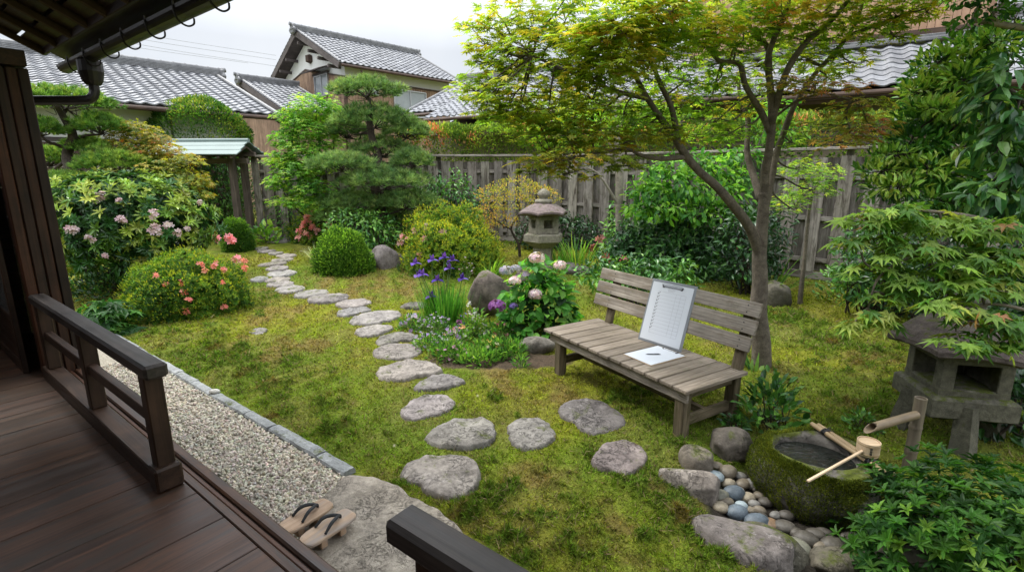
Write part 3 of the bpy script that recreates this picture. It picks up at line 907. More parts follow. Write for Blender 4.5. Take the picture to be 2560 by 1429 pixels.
# wing wall, posts and sliding glass doors past the far end of the railing
b = MB()
for k in range(4):
    n0 = 0.650 + k * 0.061
    b.beam(H(4.90, n0 + .045, -0.02), H(4.90, n0 + .045, 2.62), .057, .10, up=(EX, EY, 0), bev=.006, col=np.array(((1.7, 1.25, 1.05), (.8, .75, .75), (1.1, .9, .8), (.6, .6, .6))[k]))
b.build("wing_wall", MT['darkwood'], house)
b = MB()
for k in range(10):
    along(b, 4.96, 7.2, .872, .10 + k * .262, .022, .255, .003, np.full(3, .7 + .5 * ((k * 3) % 4) / 4))
b.build("shutter_box", MT['darkwood'], house)
b = MB(); along(b, 4.82, 7.4, .72, 2.68, .36, .10); b.build("lintel", MT['darkwood'], house)
for k in range(2):
    t0, t1, n0 = 5.05 + k * 1.0, 6.03 + k * 1.0, .60 - k * .05
    b = MB()
    for t in (t0 + .03, t1 - .03):
        b.beam(H(t, n0, ZF), H(t, n0, 2.6), .06, .035, up=(NX, NY, 0))
    for z, h in ((ZF + .04, .08), (ZF + .42, .05), (ZF + .80, .035), (2.55, .08)):
        along(b, t0 + .06, t1 - .06, n0, z, .033, h)
    d = b.build("sliding_door", MT['darkwood'], house)
    b = MB(); along(b, t0 + .06, t1 - .06, n0, ZF + .60, .008, .375, .001); along(b, t0 + .06, t1 - .06, n0, 1.88, .008, 1.25, .001); b.build("pane", MT['doorglass'], d)
    b = MB(); along(b, t0 + .06, t1 - .06, n0, ZF + .235, .012, .31, .001); b.build("lower_panel", MT['darkwood'], d)
# the room behind: back wall and end wall keep the veranda in shade
b = MB()
along(b, -3.4, 6.6, -1.95, 2.1, .08, 3.9); b.build("inner_wall", MT['darkwood'], house)
b = MB()
b.beam(H(6.45, -1.9, 1.6), H(6.45, .855, 1.6), .08, 3.0); b.build("end_wall", MT['darkwood'], house)
# roof over the veranda
PIT, ZE, NE = 0.50, 2.90, 1.30
slope = norm(np.array((NX, NY, -PIT)))
sn = np.array((NX * PIT, NY * PIT, 1.0)); sn = norm(sn)
def roofpt(t, n, up=0.0):
    return H(t, n, ZE + (NE - n) * PIT) + sn * up
b = MB()
for k, n0 in enumerate(np.arange(-1.95, NE - .02, 0.16)):
    b.beam(roofpt(-3.0, n0 + .08, .075), roofpt(6.12, n0 + .08, .075), .157, .016, up=sn, col=np.full(3, .7 + .4 * ((k * 7) % 5) / 5))
b.build("soffit", MT['darkwood'], house)
for t in np.arange(-2.6, 6.2, 0.435):
    b = MB(); b.beam(roofpt(t, -1.9, .04), roofpt(t, NE - .05, .04), .042, .05, up=sn); b.build("rafter", MT['rafter'], house)
b = MB(); along(b, -3, 6.14, NE - .03, ZE + .085, .025, .09); b.build("fascia", MT['darkwood'], house)
b = MB(); b.beam(roofpt(5.2, -1.8, -.06), roofpt(5.2, 0.85, -.06), .10, .13, up=sn); b.build("roof_beam", MT['rafter'], house)
b = MB()
us = np.linspace(-3.0, 6.16, 360); 
prof = 0.026 * np.maximum(0, np.sin((us) * 2 * np.pi / 0.265)) ** 0.8
rows = []
for r in range(14):
    n1, n2 = NE + .06 - r * .245, NE + .06 - (r + 1) * .245
    for n_, up in ((n1, .125), (n2, .095)):
        rows.append(np.array([roofpt(u, n_, up + pr) for u, pr in zip(us, prof)]))
rows.insert(0, rows[0] - sn * .02)
V = np.vstack(rows); m = len(rows)
i, j = np.meshgrid(np.arange(m - 1), np.arange(359), indexing='ij')
b.add(V, {4: np.stack([i * 360 + j, i * 360 + j + 1, (i + 1) * 360 + j + 1, (i + 1) * 360 + j], -1).reshape(-1, 4)})
b.build("roof_tiles", MT['ridge'], house)
# gutter, brackets, downpipe
GN, GZ = NE + .075, ZE - .045
ang = np.linspace(0, np.pi, 11)
b = MB()
prof = [(GN - .062 * math.cos(a), GZ - .062 * math.sin(a)) for a in ang] + [(GN + .056 * math.cos(a), GZ - .056 * math.sin(a) ) for a in ang]
us = (-3.0, 6.02)
V = np.vstack([np.array([H(u, n_, z) for n_, z in prof]) for u in us]); m = len(prof)
b.add(V, [[k, (k + 1) % m, m + (k + 1) % m, m + k] for k in range(m)])
b.add(np.array([H(6.02, GN - .062 * math.cos(a), GZ - .062 * math.sin(a)) for a in ang]), [list(range(11))])
gut = b.build("gutter", MT['gutter'], house)
for t in np.arange(0.3, 6.0, 0.445):
    b = MB()
    pts = [H(t, GN - .064, GZ + .02), H(t, GN - .064, GZ - .03), H(t, GN - .045, GZ - .08), H(t, GN + .0, GZ - .10), H(t, GN + .035, GZ - .082), H(t, GN + .04, GZ - .05)]
    b.tube(smooth_path(pts, 5), .0055, 6); b.build("bracket", MT['gutter'], gut)
b = MB()
cp = H(5.32, GN, GZ)
b.lathe(cp, [(.05, -.23), (.07, -.20), (.085, -.13), (.085, -.05), (.07, -.03)], 16)
b.build("rain_head", MT['gutter'], gut)
b = MB()
pts = [H(5.32, GN, GZ - .20), H(5.32, GN, GZ - .30), H(5.34, GN - .02, GZ - .36), H(5.40, GN - .09, GZ - .385), H(5.30, .93, GZ - .43), H(5.15, .93, GZ - .46), H(4.98, .99, GZ - .5)]
pts = [H(5.32, GN, GZ - .20), H(5.32, GN, GZ - .28), H(5.33, GN - .03, GZ - .335), H(5.36, GN - .10, GZ - .355), H(5.45, .99, GZ - .38)]
b.tube(smooth_path(pts, 6), .036, 12); b.build("downpipe", MT['gutter'], gut)

# ------------------------------------------------------------------ tiled roofs of the neighbours
def tile_plane(b, top, u, down, Lu, Lv, tw, row, amp=.030, step=.027, sub=6):
    """wavy pantiles laid in stepped rows; top = upper corner, u along the eave, down = unit vector down the slope"""
    u, down = norm(u), norm(down)
    nrm = np.cross(u, down)
    if nrm[2] < 0:
        nrm = -nrm
    nc = max(1, round(Lu / tw)); tw = Lu / nc
    nr = max(1, round(Lv / row)); row = Lv / nr
    us = np.linspace(0, Lu, nc * sub + 1)
    ph = (us / tw) % 1.0
    wave = amp * (0.5 + 0.5 * np.cos(2 * np.pi * ph)) ** 1.6 + amp * .25 * np.sin(2 * np.pi * ph)
    rr = np.random.default_rng(int(Lu * 100))
    rows = []
    for r in range(nr):
        jit = np.repeat(rr.normal(0, .0035, nc), sub); jit = np.append(jit, jit[-1])
        for v_, h in ((r * row, 0.0), ((r + 1) * row, step)):
            rows.append(top + us[:, None] * u + down * v_ + (wave + h + jit)[:, None] * nrm)
    rows.append(rows[-1] - nrm * step * 1.3)
    V = np.vstack(rows); m = len(rows); w = len(us)
    i, j = np.meshgrid(np.arange(m - 1), np.arange(w - 1), indexing='ij')
    tt_ = rr.uniform(.80, 1.15, (nr, nc)) * (1 + .12 * fnoise(np.stack(np.meshgrid(np.arange(nr), np.arange(nc), indexing='ij'), -1), .25, 3))
    tt_ = np.repeat(np.repeat(tt_, sub, axis=1), 2, axis=0); tt_ = np.vstack([tt_, tt_[-1:]]); tt_ = np.hstack([tt_, tt_[:, -1:]])
    tone = tt_.ravel()
    b.add(V, {4: np.stack([i * w + j, i * w + j + 1, (i + 1) * w + j + 1, (i + 1) * w + j], -1).reshape(-1, 4)}, np.stack([tone] * 3, 1))
def ridge_row(root, p0, p1, h=.24, w=.26, orn=(True, True), name="ridge"):
    p0, p1 = np.asarray(p0, float), np.asarray(p1, float)
    b = MB(); a = norm(p1 - p0)
    k = 0
    z = 0.0
    while z < h - .05:                         # flat noshi courses, each a little narrower
        ww = w * (1 - .35 * z / h)
        b.beam(p0 + (0, 0, z + .018), p1 + (0, 0, z + .018), ww, .03, bev=.006)
        b.beam(p0 + (0, 0, z + .036), p1 + (0, 0, z + .036), ww - .03, .012, bev=.001)
        z += .042
    b.tube([p0 + (0, 0, h - .02), p1 + (0, 0, h - .02)], w * .27, 10)
    n = int(np.linalg.norm(p1 - p0) / .32)
    for i in range(n + 1):
        q = p0 + (p1 - p0) * i / max(1, n)
        b.tube([q + (0, 0, h - .02) - a * .025, q + (0, 0, h - .02) + a * .025], w * .31, 10)
    r = b.build(name, MT['ridge'], root)
    for on, q, s in ((orn[0], p0, -1), (orn[1], p1, 1)):
        if on:
            b = MB()
            b.beam(q + a * s * .0 + (0, 0, -.05), q + a * s * .12 + (0, 0, -.05), w * 1.5, .20, bev=.05)
            b.beam(q + (0, 0, .12), q + a * s * .14 + (0, 0, .12), w * 1.25, .28, bev=.07)
            side = norm(np.cross((0, 0, 1), a))
            for sg in (-1, 1):
                b.tube(smooth_path([q + a * s * .07 + side * sg * w * .55 + (0, 0, -.1), q + a * s * .08 + side * sg * w * .8 + (0, 0, .02), q + a * s * .08 + side * sg * w * .6 + (0, 0, .12)], 4), [.06, .07, .03], 8)
            b.tube([q + a * s * .02 + (0, 0, h * .9), q + a * s * .2 + (0, 0, h * .9 + .03)], .075, 10)
            b.build("ridge_end_tile", MT['ridge'], r)
    return r
def gable_roof(root, o, u, w, L, half, ze, pitch, tw, row, back=True, orn=(True, True), gut=True, thick=.13, amp=.032):
    """o: near end of the front eave (xy); u along it; w towards the ridge"""
    u3, w3 = np.array((u[0], u[1], 0.)), np.array((w[0], w[1], 0.))
    u3, w3 = norm(u3), norm(w3)
    e0 = np.array((o[0], o[1], ze))
    rp = e0 + w3 * half + np.array((0, 0, half * pitch))
    sl = math.hypot(half, half * pitch)
    b = MB()
    tile_plane(b, rp, u3, norm(-w3 - np.array((0, 0, pitch))), L, sl, tw, row, amp)
    if back:
        tile_plane(b, rp, u3, norm(w3 - np.array((0, 0, pitch))), L, sl, tw, row, amp)
    b.build("roof_tiles", MT['tile'], root)
    b = MB()
    for s in ((-1, 1) if back else (-1,)):
        dn = norm(s * w3 - np.array((0, 0, pitch)))
        nrm = norm(np.array((0, 0, 1.)) - dn * dn[2])
        c = rp + u3 * L / 2 + dn * sl / 2 - nrm * (thick / 2 + .02)
        A = np.array((u3, dn, np.cross(u3, dn)))
        b.obox(c, (L / 2 - .02, sl / 2 - .02, thick / 2), A, .01)
    for e in (0.03, L - .03):
        for s in ((-1, 1) if back else (-1,)):
            dn = norm(s * w3 - np.array((0, 0, pitch)))
            b.beam(rp + u3 * e - (0, 0, thick * .9), rp + u3 * e + dn * sl - (0, 0, thick * .9), .05, .24, up=(0, 0, 1), bev=.006)
    b.build("eave_boards", MT['eavewood'], root)
    for e in (0.09, L - .09):                  # verge tiles
        b = MB()
        for s in ((-1, 1) if back else (-1,)):
            d2 = norm(s * w3 - np.array((0, 0, pitch)))
            b.tube([rp + u3 * e + (0, 0, .04), rp + u3 * e + d2 * sl + (0, 0, .04)], .055, 8)
        b.build("verge_tiles", MT['ridge'], root)
    ridge_row(root, rp + (0, 0, -.02), rp + u3 * L + (0, 0, -.02), orn=orn)
    if gut:
        b = MB()
        q = e0 - w3 * .07 - np.array((0, 0, .10))
        b.tube([q + u3 * .1, q + u3 * (L - .1)], .055, 10)
        b.build("gutter", MT['browntrim'], root)
    return rp, u3, w3
def prism(b, poly, ext, col=(1, 1, 1)):
    """flat polygon (3-D points, in order) pushed along ext"""
    P = np.asarray(poly, float); n = len(P); ext = np.asarray(ext, float)
    F = [list(range(n))[::-1], [n + k for k in range(n)]] + [[k, (k + 1) % n, n + (k + 1) % n, n + k] for k in range(n)]
    b.add(np.vstack([P, P + ext]), F, col)
def planked(b, o, u, h, L, out, pitch=.1, tone=.14, seed=1, zlow=None, top=None):
    """vertical boards from o along u"""
    rr = np.random.default_rng(seed)
    n = max(1, int(L / pitch))
    for k in range(n):
        c = (k + .5) * L / n
        z1 = h if top is None else top(c)
        q = o + u * c
        b.beam(q + out * .012, q + out * .012 + np.array((0, 0, z1)), .024, L / n - .008, up=u, bev=.004, col=np.full(3, 1 + rr.uniform(-tone, tone)))
U = np.array((0.703, 0.711, 0.)); W = np.array((-0.711, 0.703, 0.))

# long low house on the left
hl = thing("long_tiled_house", "long low house with pale tiled roof and white plaster wall, behind the left pine", "house", (-10.5, 12.8, 0.4))
rp, u3, w3 = gable_roof(hl, np.array((-6.4, 14.5)) - U[:2] * 15, U[:2], W[:2], 15, 4.9, 3.55, .335, .285, .26, orn=(False, True))
b = MB(); e = np.array((-6.4, 14.5, 0)) - U * 15 + W * .7
b.obox(e + U * 7.2 + W * 4.2 + (0, 0, 1.9), (7.0, 4.2, 1.62), np.array((U, W, (0, 0, 1.))), .01); b.build("wall", MT['plaster'], hl)
b = MB()
for k in range(9):
    b.beam(e + U * (14.1 - k * 1.6) - W * .01 + (0, 0, .3), e + U * (14.1 - k * 1.6) - W * .01 + (0, 0, 3.5), .03, .05, up=U)
b.beam(e + U * .2 - W * .012 + (0, 0, 2.72), e + U * 14.2 - W * .012 + (0, 0, 2.72), .03, .09); b.build("wall_battens", MT['eavewood'], hl)
b = MB(); planked(b, e + U * .2 - W * .02 + (0, 0, .2), U, 2.45, 14.0, -W, .14); b.build("lower_boarding", MT['browntrim'], hl)

# two-storey house in the middle distance
h2 = thing("two_storey_house", "two storey house with white and tan boarded gable and grey tiled roof above the gate", "house", (-6.8, 22.5, 0.4))
A2 = np.array((-6.84, 21.0, 0.))
rp, u3, w3 = gable_roof(h2, A2[:2], U[:2], W[:2], 6.4, 3.77, 6.30, .49, .27, .25)
b = MB()
w0 = A2 + U * .55 + W * .55
hw = 6.44
poly = [w0 + (0, 0, 3.0), w0 + W * hw + (0, 0, 3.0), w0 + W * hw + (0, 0, 6.33), w0 + W * hw / 2 + (0, 0, 6.3 + 3.2 * .49), w0 + (0, 0, 6.33)]
prism(b, poly, U * 5.4); b.build("upper_wall", MT['plaster'], h2)
b = MB()
pk = lambda c: float(np.interp(c, (0, hw * .56, hw), (5.88, 6.62, 6.05)))
planked(b, w0 - U * .005 + (0, 0, .4), W, 0, hw, -U, .13, .13, 4, top=lambda c: pk(c) - .4)
planked(b, w0 - W * .005 + (0, 0, .4), U, 0, 5.4, -W, .13, .13, 5, top=lambda c: 5.82 - .4)
b.build("cedar_boarding", MT['cedar'], h2)
b = MB()
b.beam(w0 - U * .03 - W * .03 + (0, 0, .4), w0 - U * .03 - W * .03 + (0, 0, 5.6), .09, .09, up=U)
b.beam(w0 - W * .035 + (0, 0, 5.84), w0 - W * .035 + U * 5.4 + (0, 0, 5.84), .05, .07)
b.beam(w0 - U * .035 + (0, 0, pk(0) + .02), w0 - U * .035 + W * hw * .56 + (0, 0, pk(hw * .56) + .02), .05, .06)
b.beam(w0 - U * .035 + W * hw * .56 + (0, 0, pk(hw * .56) + .02), w0 - U * .035 + W * hw + (0, 0, pk(hw) + .02), .05, .06)
b.build("wall_trim", MT['browntrim'], h2)
for k, s in enumerate((.35, 1.2, 2.05, 3.0, 4.4, 5.2, 6.0)):
    b = MB(); zz = 6.22 + (3.22 - abs(s + .0 - 3.22)) * .49 - .1
    b.beam(w0 + W * s - U * .55 + (0, 0, zz), w0 + W * s + (0, 0, zz), .10, .12); b.build("purlin_end", MT['eavewood'], h2)
def window(root, c, du, dout, w, h, n=2, hood=False):
    b = MB()
    z = np.array((0, 0, 1.))
    for s in (-1, 1):
        b.beam(c + du * s * w / 2 - z * h / 2 + dout * .04, c + du * s * w / 2 + z * h / 2 + dout * .04, .08, .05, up=du)
        b.beam(c - du * w / 2 + z * s * h / 2 + dout * .04, c + du * w / 2 + z * s * h / 2 + dout * .04, .08, .05)
    for k in range(1, n):
        q = c - du * w / 2 + du * w * k / n
        b.beam(q - z * h / 2 + dout * .045, q + z * h / 2 + dout * .045, .05, .04, up=du)
    f = b.build("window", MT['alu'], root)
    b = MB(); b.beam(c - du * (w / 2 - .02) + dout * .03, c + du * (w / 2 - .02) + dout * .03, .012, h - .04); b.build("pane", MT['glasspane'], f)
    if hood:
        b = MB(); b.obox(c + dout * .28 + z * (h / 2 + .20), (w / 2 + .32, .30, .022), np.array((du, norm(dout - z * .35), norm(np.cross(du, norm(dout - z * .35))))), .005)
        b.beam(c - du * (w / 2 + .1) + dout * .06 + z * (h / 2 + .07), c + du * (w / 2 + .1) + dout * .06 + z * (h / 2 + .07), .1, .07)
        b.build("hood", MT['eavewood'], f)
window(h2, w0 + W * 2.05 - U * .02 + (0, 0, 5.78), W, -U, 1.25, .85, 2, True)
window(h2, w0 + U * 3.1 - W * .02 + (0, 0, 5.12), U, -W, 1.7, 1.1, 2)
window(h2, w0 + U * 1.15 - W * .02 + (0, 0, 5.5), U, -W, .55, .4, 1)
b = MB(); b.lathe(w0 + W * 3.05 - U * .03 + (0, 0, 7.02), [(.0, -.2), (.2, -.12), (.2, .12), (0.0, .2)], 8); b.build("gable_vent", MT['browntrim'], h2)
b = MB()
q = A2 + U * .62 - W * .02 + (0, 0, 6.12)
b.tube(smooth_path([q + U * .35, q + U * .35 - (0, 0, .12), q + U * .2 + W * .35 - (0, 0, .35), w0 - U * .1 - W * .1 + (0, 0, 5.6), w0 - U * .1 - W * .1 + (0, 0, 3.)], 5), .045, 8)
b.build("downpipe", MT['browntrim'], h2)
# low annex joined to it
an = thing("annex_house", "low annex with grey tiled roof and tan boards, joined left of the two storey house", "house", (-10.2, 21.5, .4))
ar = np.array((-11.46, 22.3, 0))
ao = ar - W * 4.04
rp, u3, w3 = gable_roof(an, ao[:2], U[:2], W[:2], 2.5, 4.04, 4.35, .372, .27, .25, orn=(True, False))
b = MB()
q = ao + U * .4 + W * .45
planked(b, q + (0, 0, .4), W, 0, 7.2, -U, .13, .13, 7, top=lambda c: 3.85 + (3.59 - abs(c - 3.59)) * .372)
b.obox(q + U * 1.2 + W * 3.6 + (0, 0, 2.2), (1.18, 3.58, 2.1), np.array((U, W, (0, 0, 1.))), .01)
b.build("wall", MT['cedar'], an)

# house behind the fence in the middle: roof running to the right
U3 = np.array((0.86, -0.51, 0.)); W3 = np.array((0.51, 0.86, 0.))
h3 = thing("hip_tiled_house", "low house with bright silver tiled roof behind the red tipped hedge", "house", (0.5, 16.0, .4))
E3 = np.array((-2.72, 15.9, 0.)) + U3 * .1
rp, u3, w3 = gable_roof(h3, (E3 - U3 * 1.9 + W3 * 1.1)[:2], U3[:2], W3[:2], 9.6, 3.6, 3.98, .44, .24, .26, orn=(True, False))
b = MB()
tile_plane(b, E3 + W3 * 1.8 + (0, 0, 3.62 + 1.8 * .44), U3, norm(-W3 - np.array((0, 0, .44))), 9.0, 1.8 * 1.0925, .24, .26, .04)
b.build("lower_roof", MT['tile'], h3)
b = MB()
b.tube([E3 - W3 * .06 + (0, 0, 3.55), E3 - W3 * .06 + U3 * 9 + (0, 0, 3.55)], .05, 10); b.build("gutter", MT['browntrim'], h3)
b = MB()
b.obox(E3 + U3 * 4.5 + W3 * .9 + (0, 0, 3.42), (4.45, .85, .06), np.array((U3, norm(W3 + np.array((0, 0, .44))), norm(np.cross(U3, norm(W3 + np.array((0, 0, .44))))))), .01); b.build("eave_boards", MT['browntrim'], h3)
b = MB()
b.obox(E3 + U3 * 4.2 + W3 * 3.4 + (0, 0, 1.9), (4.9, 2.4, 1.6), np.array((U3, W3, (0, 0, 1.))), .01)
b.build("wall", MT['olivewall'], h3)

# tan house on the right with a lower tiled roof
h4 = thing("tan_boarded_house", "tall house with pink tan boarding over a grey wavy tiled lower roof, behind the maple", "house", (7.5, 12.0, .3))
E4 = np.array((5.3, 11.22, -.12)) - U3 * 2.0
Lr = 11.0
PD = .52
b = MB()
run = 2.15
tile_plane(b, E4 + W3 * run + (0, 0, 3.70 + run * PD), U3, norm(-W3 - np.array((0, 0, PD))), Lr, run * math.hypot(1, PD), .36, .29, .046, .020, 8)
b.build("roof_tiles", MT['tile'], h4)
b = MB()
q = E4 + W3 * (run - .02) + (0, 0, 3.76 + run * PD)
b.beam(q, q + U3 * Lr, .30, .07, bev=.01); b.beam(q + W3 * .07 + (0, 0, .08), q + W3 * .07 + U3 * Lr + (0, 0, .08), .2, .07, bev=.01)
b.build("flashing_tiles", MT['ridge'], h4)
b = MB(); b.beam(q + W3 * .10 + (0, 0, .18), q + W3 * .10 + U3 * 6.0 + (0, 0, .18), .1, .12); b.build("wall_trim", MT['browntrim'], h4)
b = MB(); planked(b, q + W3 * .2 + (0, 0, .2), U3, 2.8, 6.0, -W3, .135, .07, 9); b.obox(q + U3 * 3.0 + W3 * 2.3 + (0, 0, 1.4), (2.96, 2.0, 1.5), np.array((U3, W3, (0, 0, 1.))), .01); b.build("upper_wall", MT['cedar_pale'], h4)
b = MB(); b.tube([E4 - W3 * .06 + (0, 0, 3.60), E4 - W3 * .06 + U3 * Lr + (0, 0, 3.60)], .055, 10); b.build("gutter", MT['browntrim'], h4)
b = MB(); b.obox(E4 + U3 * Lr / 2 + W3 * 1.1 + (0, 0, 3.60 + 1.1 * PD - .12), (Lr / 2 - .02, 1.2, .05), np.array((U3, norm(W3 + np.array((0, 0, PD))), norm(np.cross(U3, norm(W3 + np.array((0, 0, PD))))))), .01); b.build("eave_boards", MT['browntrim'], h4)
b = MB(); b.obox(E4 + U3 * Lr / 2 + W3 * 2.6 + (0, 0, 1.9), (Lr / 2 - .3, 1.9, 1.75), np.array((U3, W3, (0, 0, 1.))), .01); b.build("wall", MT['olivewall'], h4)
b = MB()
for k, z in enumerate((2.9, 3.08, 3.25)):
    b.beam(E4 + W3 * .69 + U3 * .4 + (0, 0, z - .25), E4 + W3 * .69 + U3 * (Lr - .4) + (0, 0, z - .25), .05, (.10, .05, .08)[k])
b.build("wall_rails", MT['eavewood'], h4)
b = MB()
b.beam(q + U3 * 6.05 + (0, 0, -.1), q + U3 * 6.05 + (0, 0, 3.0), .12, .14, up=U3); b.build("corner_post", MT['eavewood'], h4)
ridge_row(h4, E4 + U3 * 6.15 + W3 * 3.2 + (0, 0, 5.35), E4 + U3 * 11 + W3 * 3.2 + (0, 0, 5.35), orn=(False, False))
b = MB(); tile_plane(b, E4 + U3 * 6.15 + W3 * 3.2 + (0, 0, 5.38), U3, norm(-W3 - np.array((0, 0, PD))), 4.8, 1.2, .36, .29, .046, .020, 8); b.build("upper_roof_tiles", MT['tile'], h4)

# overhead wires
for k, (a, c) in enumerate((((300, 70), (690, 139)), ((300, 85), (690, 150)), ((280, 93), (690, 166)), ((230, 100), (620, 158)))):
    p0, p1 = at(a[0] - 300, a[1] - 52, 27), at(*c, 33)
    m = (p0 + p1) / 2 - np.array((0, 0, .12))
    b = MB(); b.tube(smooth_path([p0, m, p1], 12), .011, 5)
    tag(b.build("overhead_wire", MT['wire']), ("topmost thin wire crossing the pale sky left of the two storey house", "second thin wire from the top in the pale sky", "third thin wire from the top in the pale sky", "lowest thin wire in the sky, just over the long roof")[k], "wire", "overhead wires in the sky")

# ------------------------------------------------------------------ fence and gate
def fence(name, label, p0, p1, top, cap, seed, bw=.19, gap=.115, rails=(.55, 1.25, 1.9)):
    p0, p1 = np.array((p0[0], p0[1], 0.)), np.array((p1[0], p1[1], 0.))
    d = norm(p1 - p0); L_ = np.linalg.norm(p1 - p0)
    out = np.array((d[1], -d[0], 0.))
    if out[1] > 0:
        out = -out
    r = thing(name, label, "fence", (p0 + p1) / 2)
    rr = np.random.default_rng(seed)
    bf, bb = MB(), MB()
    s = 0.0
    while s < L_ - bw:
        q = p0 + d * (s + bw / 2)
        g0 = float(gz(q[0], q[1]))
        wv = bw * rr.uniform(.85, 1.08)
        tn = np.full(3, rr.uniform(.72, 1.25)) * np.array((1, rr.uniform(.97, 1.02), rr.uniform(.94, 1.02)))
        bf.beam(q + out * .045 + (0, 0, g0 + .14), q + out * .045 + (0, 0, top + rr.uniform(-.02, .015)), .022, wv, up=d, bev=.004, col=tn)
        q2 = q + d * (bw + gap) / 2
        bb.beam(q2 - out * .045 + (0, 0, g0 + .14), q2 - out * .045 + (0, 0, top - .02), .022, bw * .97, up=d, bev=.004, col=np.full(3, rr.uniform(.6, .95)))
        s += bw + gap
    bf.build("front_boards", MT['fence'], r); bb.build("rear_boards", MT['fence'], r)
    b = MB()
    for z in rails:
        g0, g1 = float(gz(p0[0], p0[1])), float(gz(p1[0], p1[1]))
        b.beam(p0 + (0, 0, z + g0 * .5), p1 + (0, 0, z + g1 * .5), .05, .075)
    b.beam(p0 + (0, 0, float(gz(p0[0], p0[1])) + .06), p1 + (0, 0, float(gz(p1[0], p1[1])) + .06), .09, .12)
    b.build("rails", MT['fence'], r)
    n = max(1, int(L_ / 1.8))
    for k in range(n + 1):
        q = p0 + d * (L_ * k / n) - out * .11
        b = MB(); b.beam(q + (0, 0, float(gz(q[0], q[1])) - .1), q + (0, 0, cap - .02), .1, .1, up=d); b.build("post", MT['fence'], r)
    b = MB()
    k = 0; s = 0
    while s < L_:
        e = min(L_, s + 2.4)
        b.beam(p0 + d * (s + .004) + (0, 0, cap), p0 + d * (e - .004) + (0, 0, cap), .22, .045, bev=.006, col=np.full(3, rr.uniform(1.0, 1.3)))
        s = e
    b.build("cap_board", MT['fence'], r)
    return r
fence("garden_fence", "weathered grey board fence with a flat cap, behind the pine and the stone lantern", (-6.1, 12.0), (0.5, 11.6), 2.24, 2.36, 3, bw=.20, gap=.10, rails=(.45, 1.15, 1.8))
fence("garden_fence", "darker weathered board fence running to the right behind the bench and the maple trunk", (0.62, 11.55), (8.6, 6.0), 2.22, 2.34, 4, bw=.23, gap=.15, rails=(.42, 1.12, 1.8))
fence("garden_fence", "short stretch of old board fence half hidden behind the left pine and rhododendron", (-10.4, 9.6), (-7.6, 11.8), 2.0, 2.1, 6)
gate = thing("garden_gate", "small roofed garden gate with pale green metal roof on grey wooden posts", "gate", (-6.9, 11.7, .4))
gd = norm(np.array((1.0, -0.06, 0))); go = np.array((-gd[1], gd[0], 0)) * -1
gc = np.array((-6.95, 11.75, 0))
for s in (-.62, .62):
    for k in (0, 1):
        b = MB(); q = gc + gd * (s + .07 * k) + go * (.12 - .34 * k)
        b.beam(q + (0, 0, .25), q + (0, 0, 2.42), .13, .13, up=gd, bev=.008); b.build("post", MT['gatewood'], gate)
b = MB()
b.beam(gc - gd * .95 + go * .03 + (0, 0, 2.24), gc + gd * .95 + go * .03 + (0, 0, 2.24), .10, .12); b.beam(gc - gd * 1.0 - go * .2 + (0, 0, 2.40), gc + gd * 1.0 - go * .2 + (0, 0, 2.40), .1, .1)
b.build("crossbeam", MT['gatewood'], gate)
b = MB()
for s in (-1, 1):
    for k in range(3):
        y0 = .02 + k * .20
        z0 = 2.66 - y0 * .48
        b.obox(gc + go * s * (y0 + .10) + (0, 0, z0 - .048 + .012 * (2 - k) * .6), (1.0 + .03 * k, .112, .012), np.array((gd, norm(go * s - np.array((0, 0, .48))), norm(np.cross(gd, norm(go * s - np.array((0, 0, .48))))))), .003)
b.tube([gc - gd * 1.0 + (0, 0, 2.69), gc + gd * 1.0 + (0, 0, 2.69)], .05, 10)
b.build("roof", MT['copper'], gate)
b = MB()
for s in np.arange(-.9, .95, .3):
    for q in (-1, 1):
        b.beam(gc + gd * s + (0, 0, 2.56), gc + gd * s + go * q * .58 + (0, 0, 2.30), .05, .05)
b.build("rafters", MT['gatewood'], gate)

# free-standing rocks
q = ong(955, 675); boulder("rock", "grey cracked rock right of the clipped round shrub", "rock", q + (0, .25, .14), (.36, .28, .30), MT['stone'], 201, .16, 1.2, .0, .3, col=(.95, .9, .9), facet=.8)
q = ong(1215, 800); boulder("rock", "tall brown pitted rock behind the iris leaves", "rock", q + (0.02, .25, .32), (.31, .26, .36), MT['rock'], 202, .17, 1.3, col=(1.0, .9, .85), facet=.8)
q = ong(1340, 888); boulder("rock", "low flat topped grey rock at the right end of the flower bed", "rock", q + (0, .12, .07), (.20, .15, .13), MT['rock'], 203, .14, 1.3, .2, col=(1.05, 1.05, 1.0), facet=.8)
q = ong(1950, 772); boulder("rock", "mossy grey rock by the fence foot right of the maple trunk", "rock", q + (0, .2, .12), (.22, .2, .27), MT['rock'], 204, .2, 1.4, col=(.7, .7, .62), facet=.8)
q = ong(1440, 690); boulder("rock", "low mossy rock half hidden behind the bench back", "rock", q + (0, .2, .05), (.30, .22, .16), MT['rock'], 205, .15, 1.4, facet=.8)
q = ong(1010, 775); boulder("rock", "low brown rock left of the iris clump", "rock", q + (0.15, .1, .0), (.22, .12, .10), MT['rock'], 206, .12, 1.4, facet=.8)
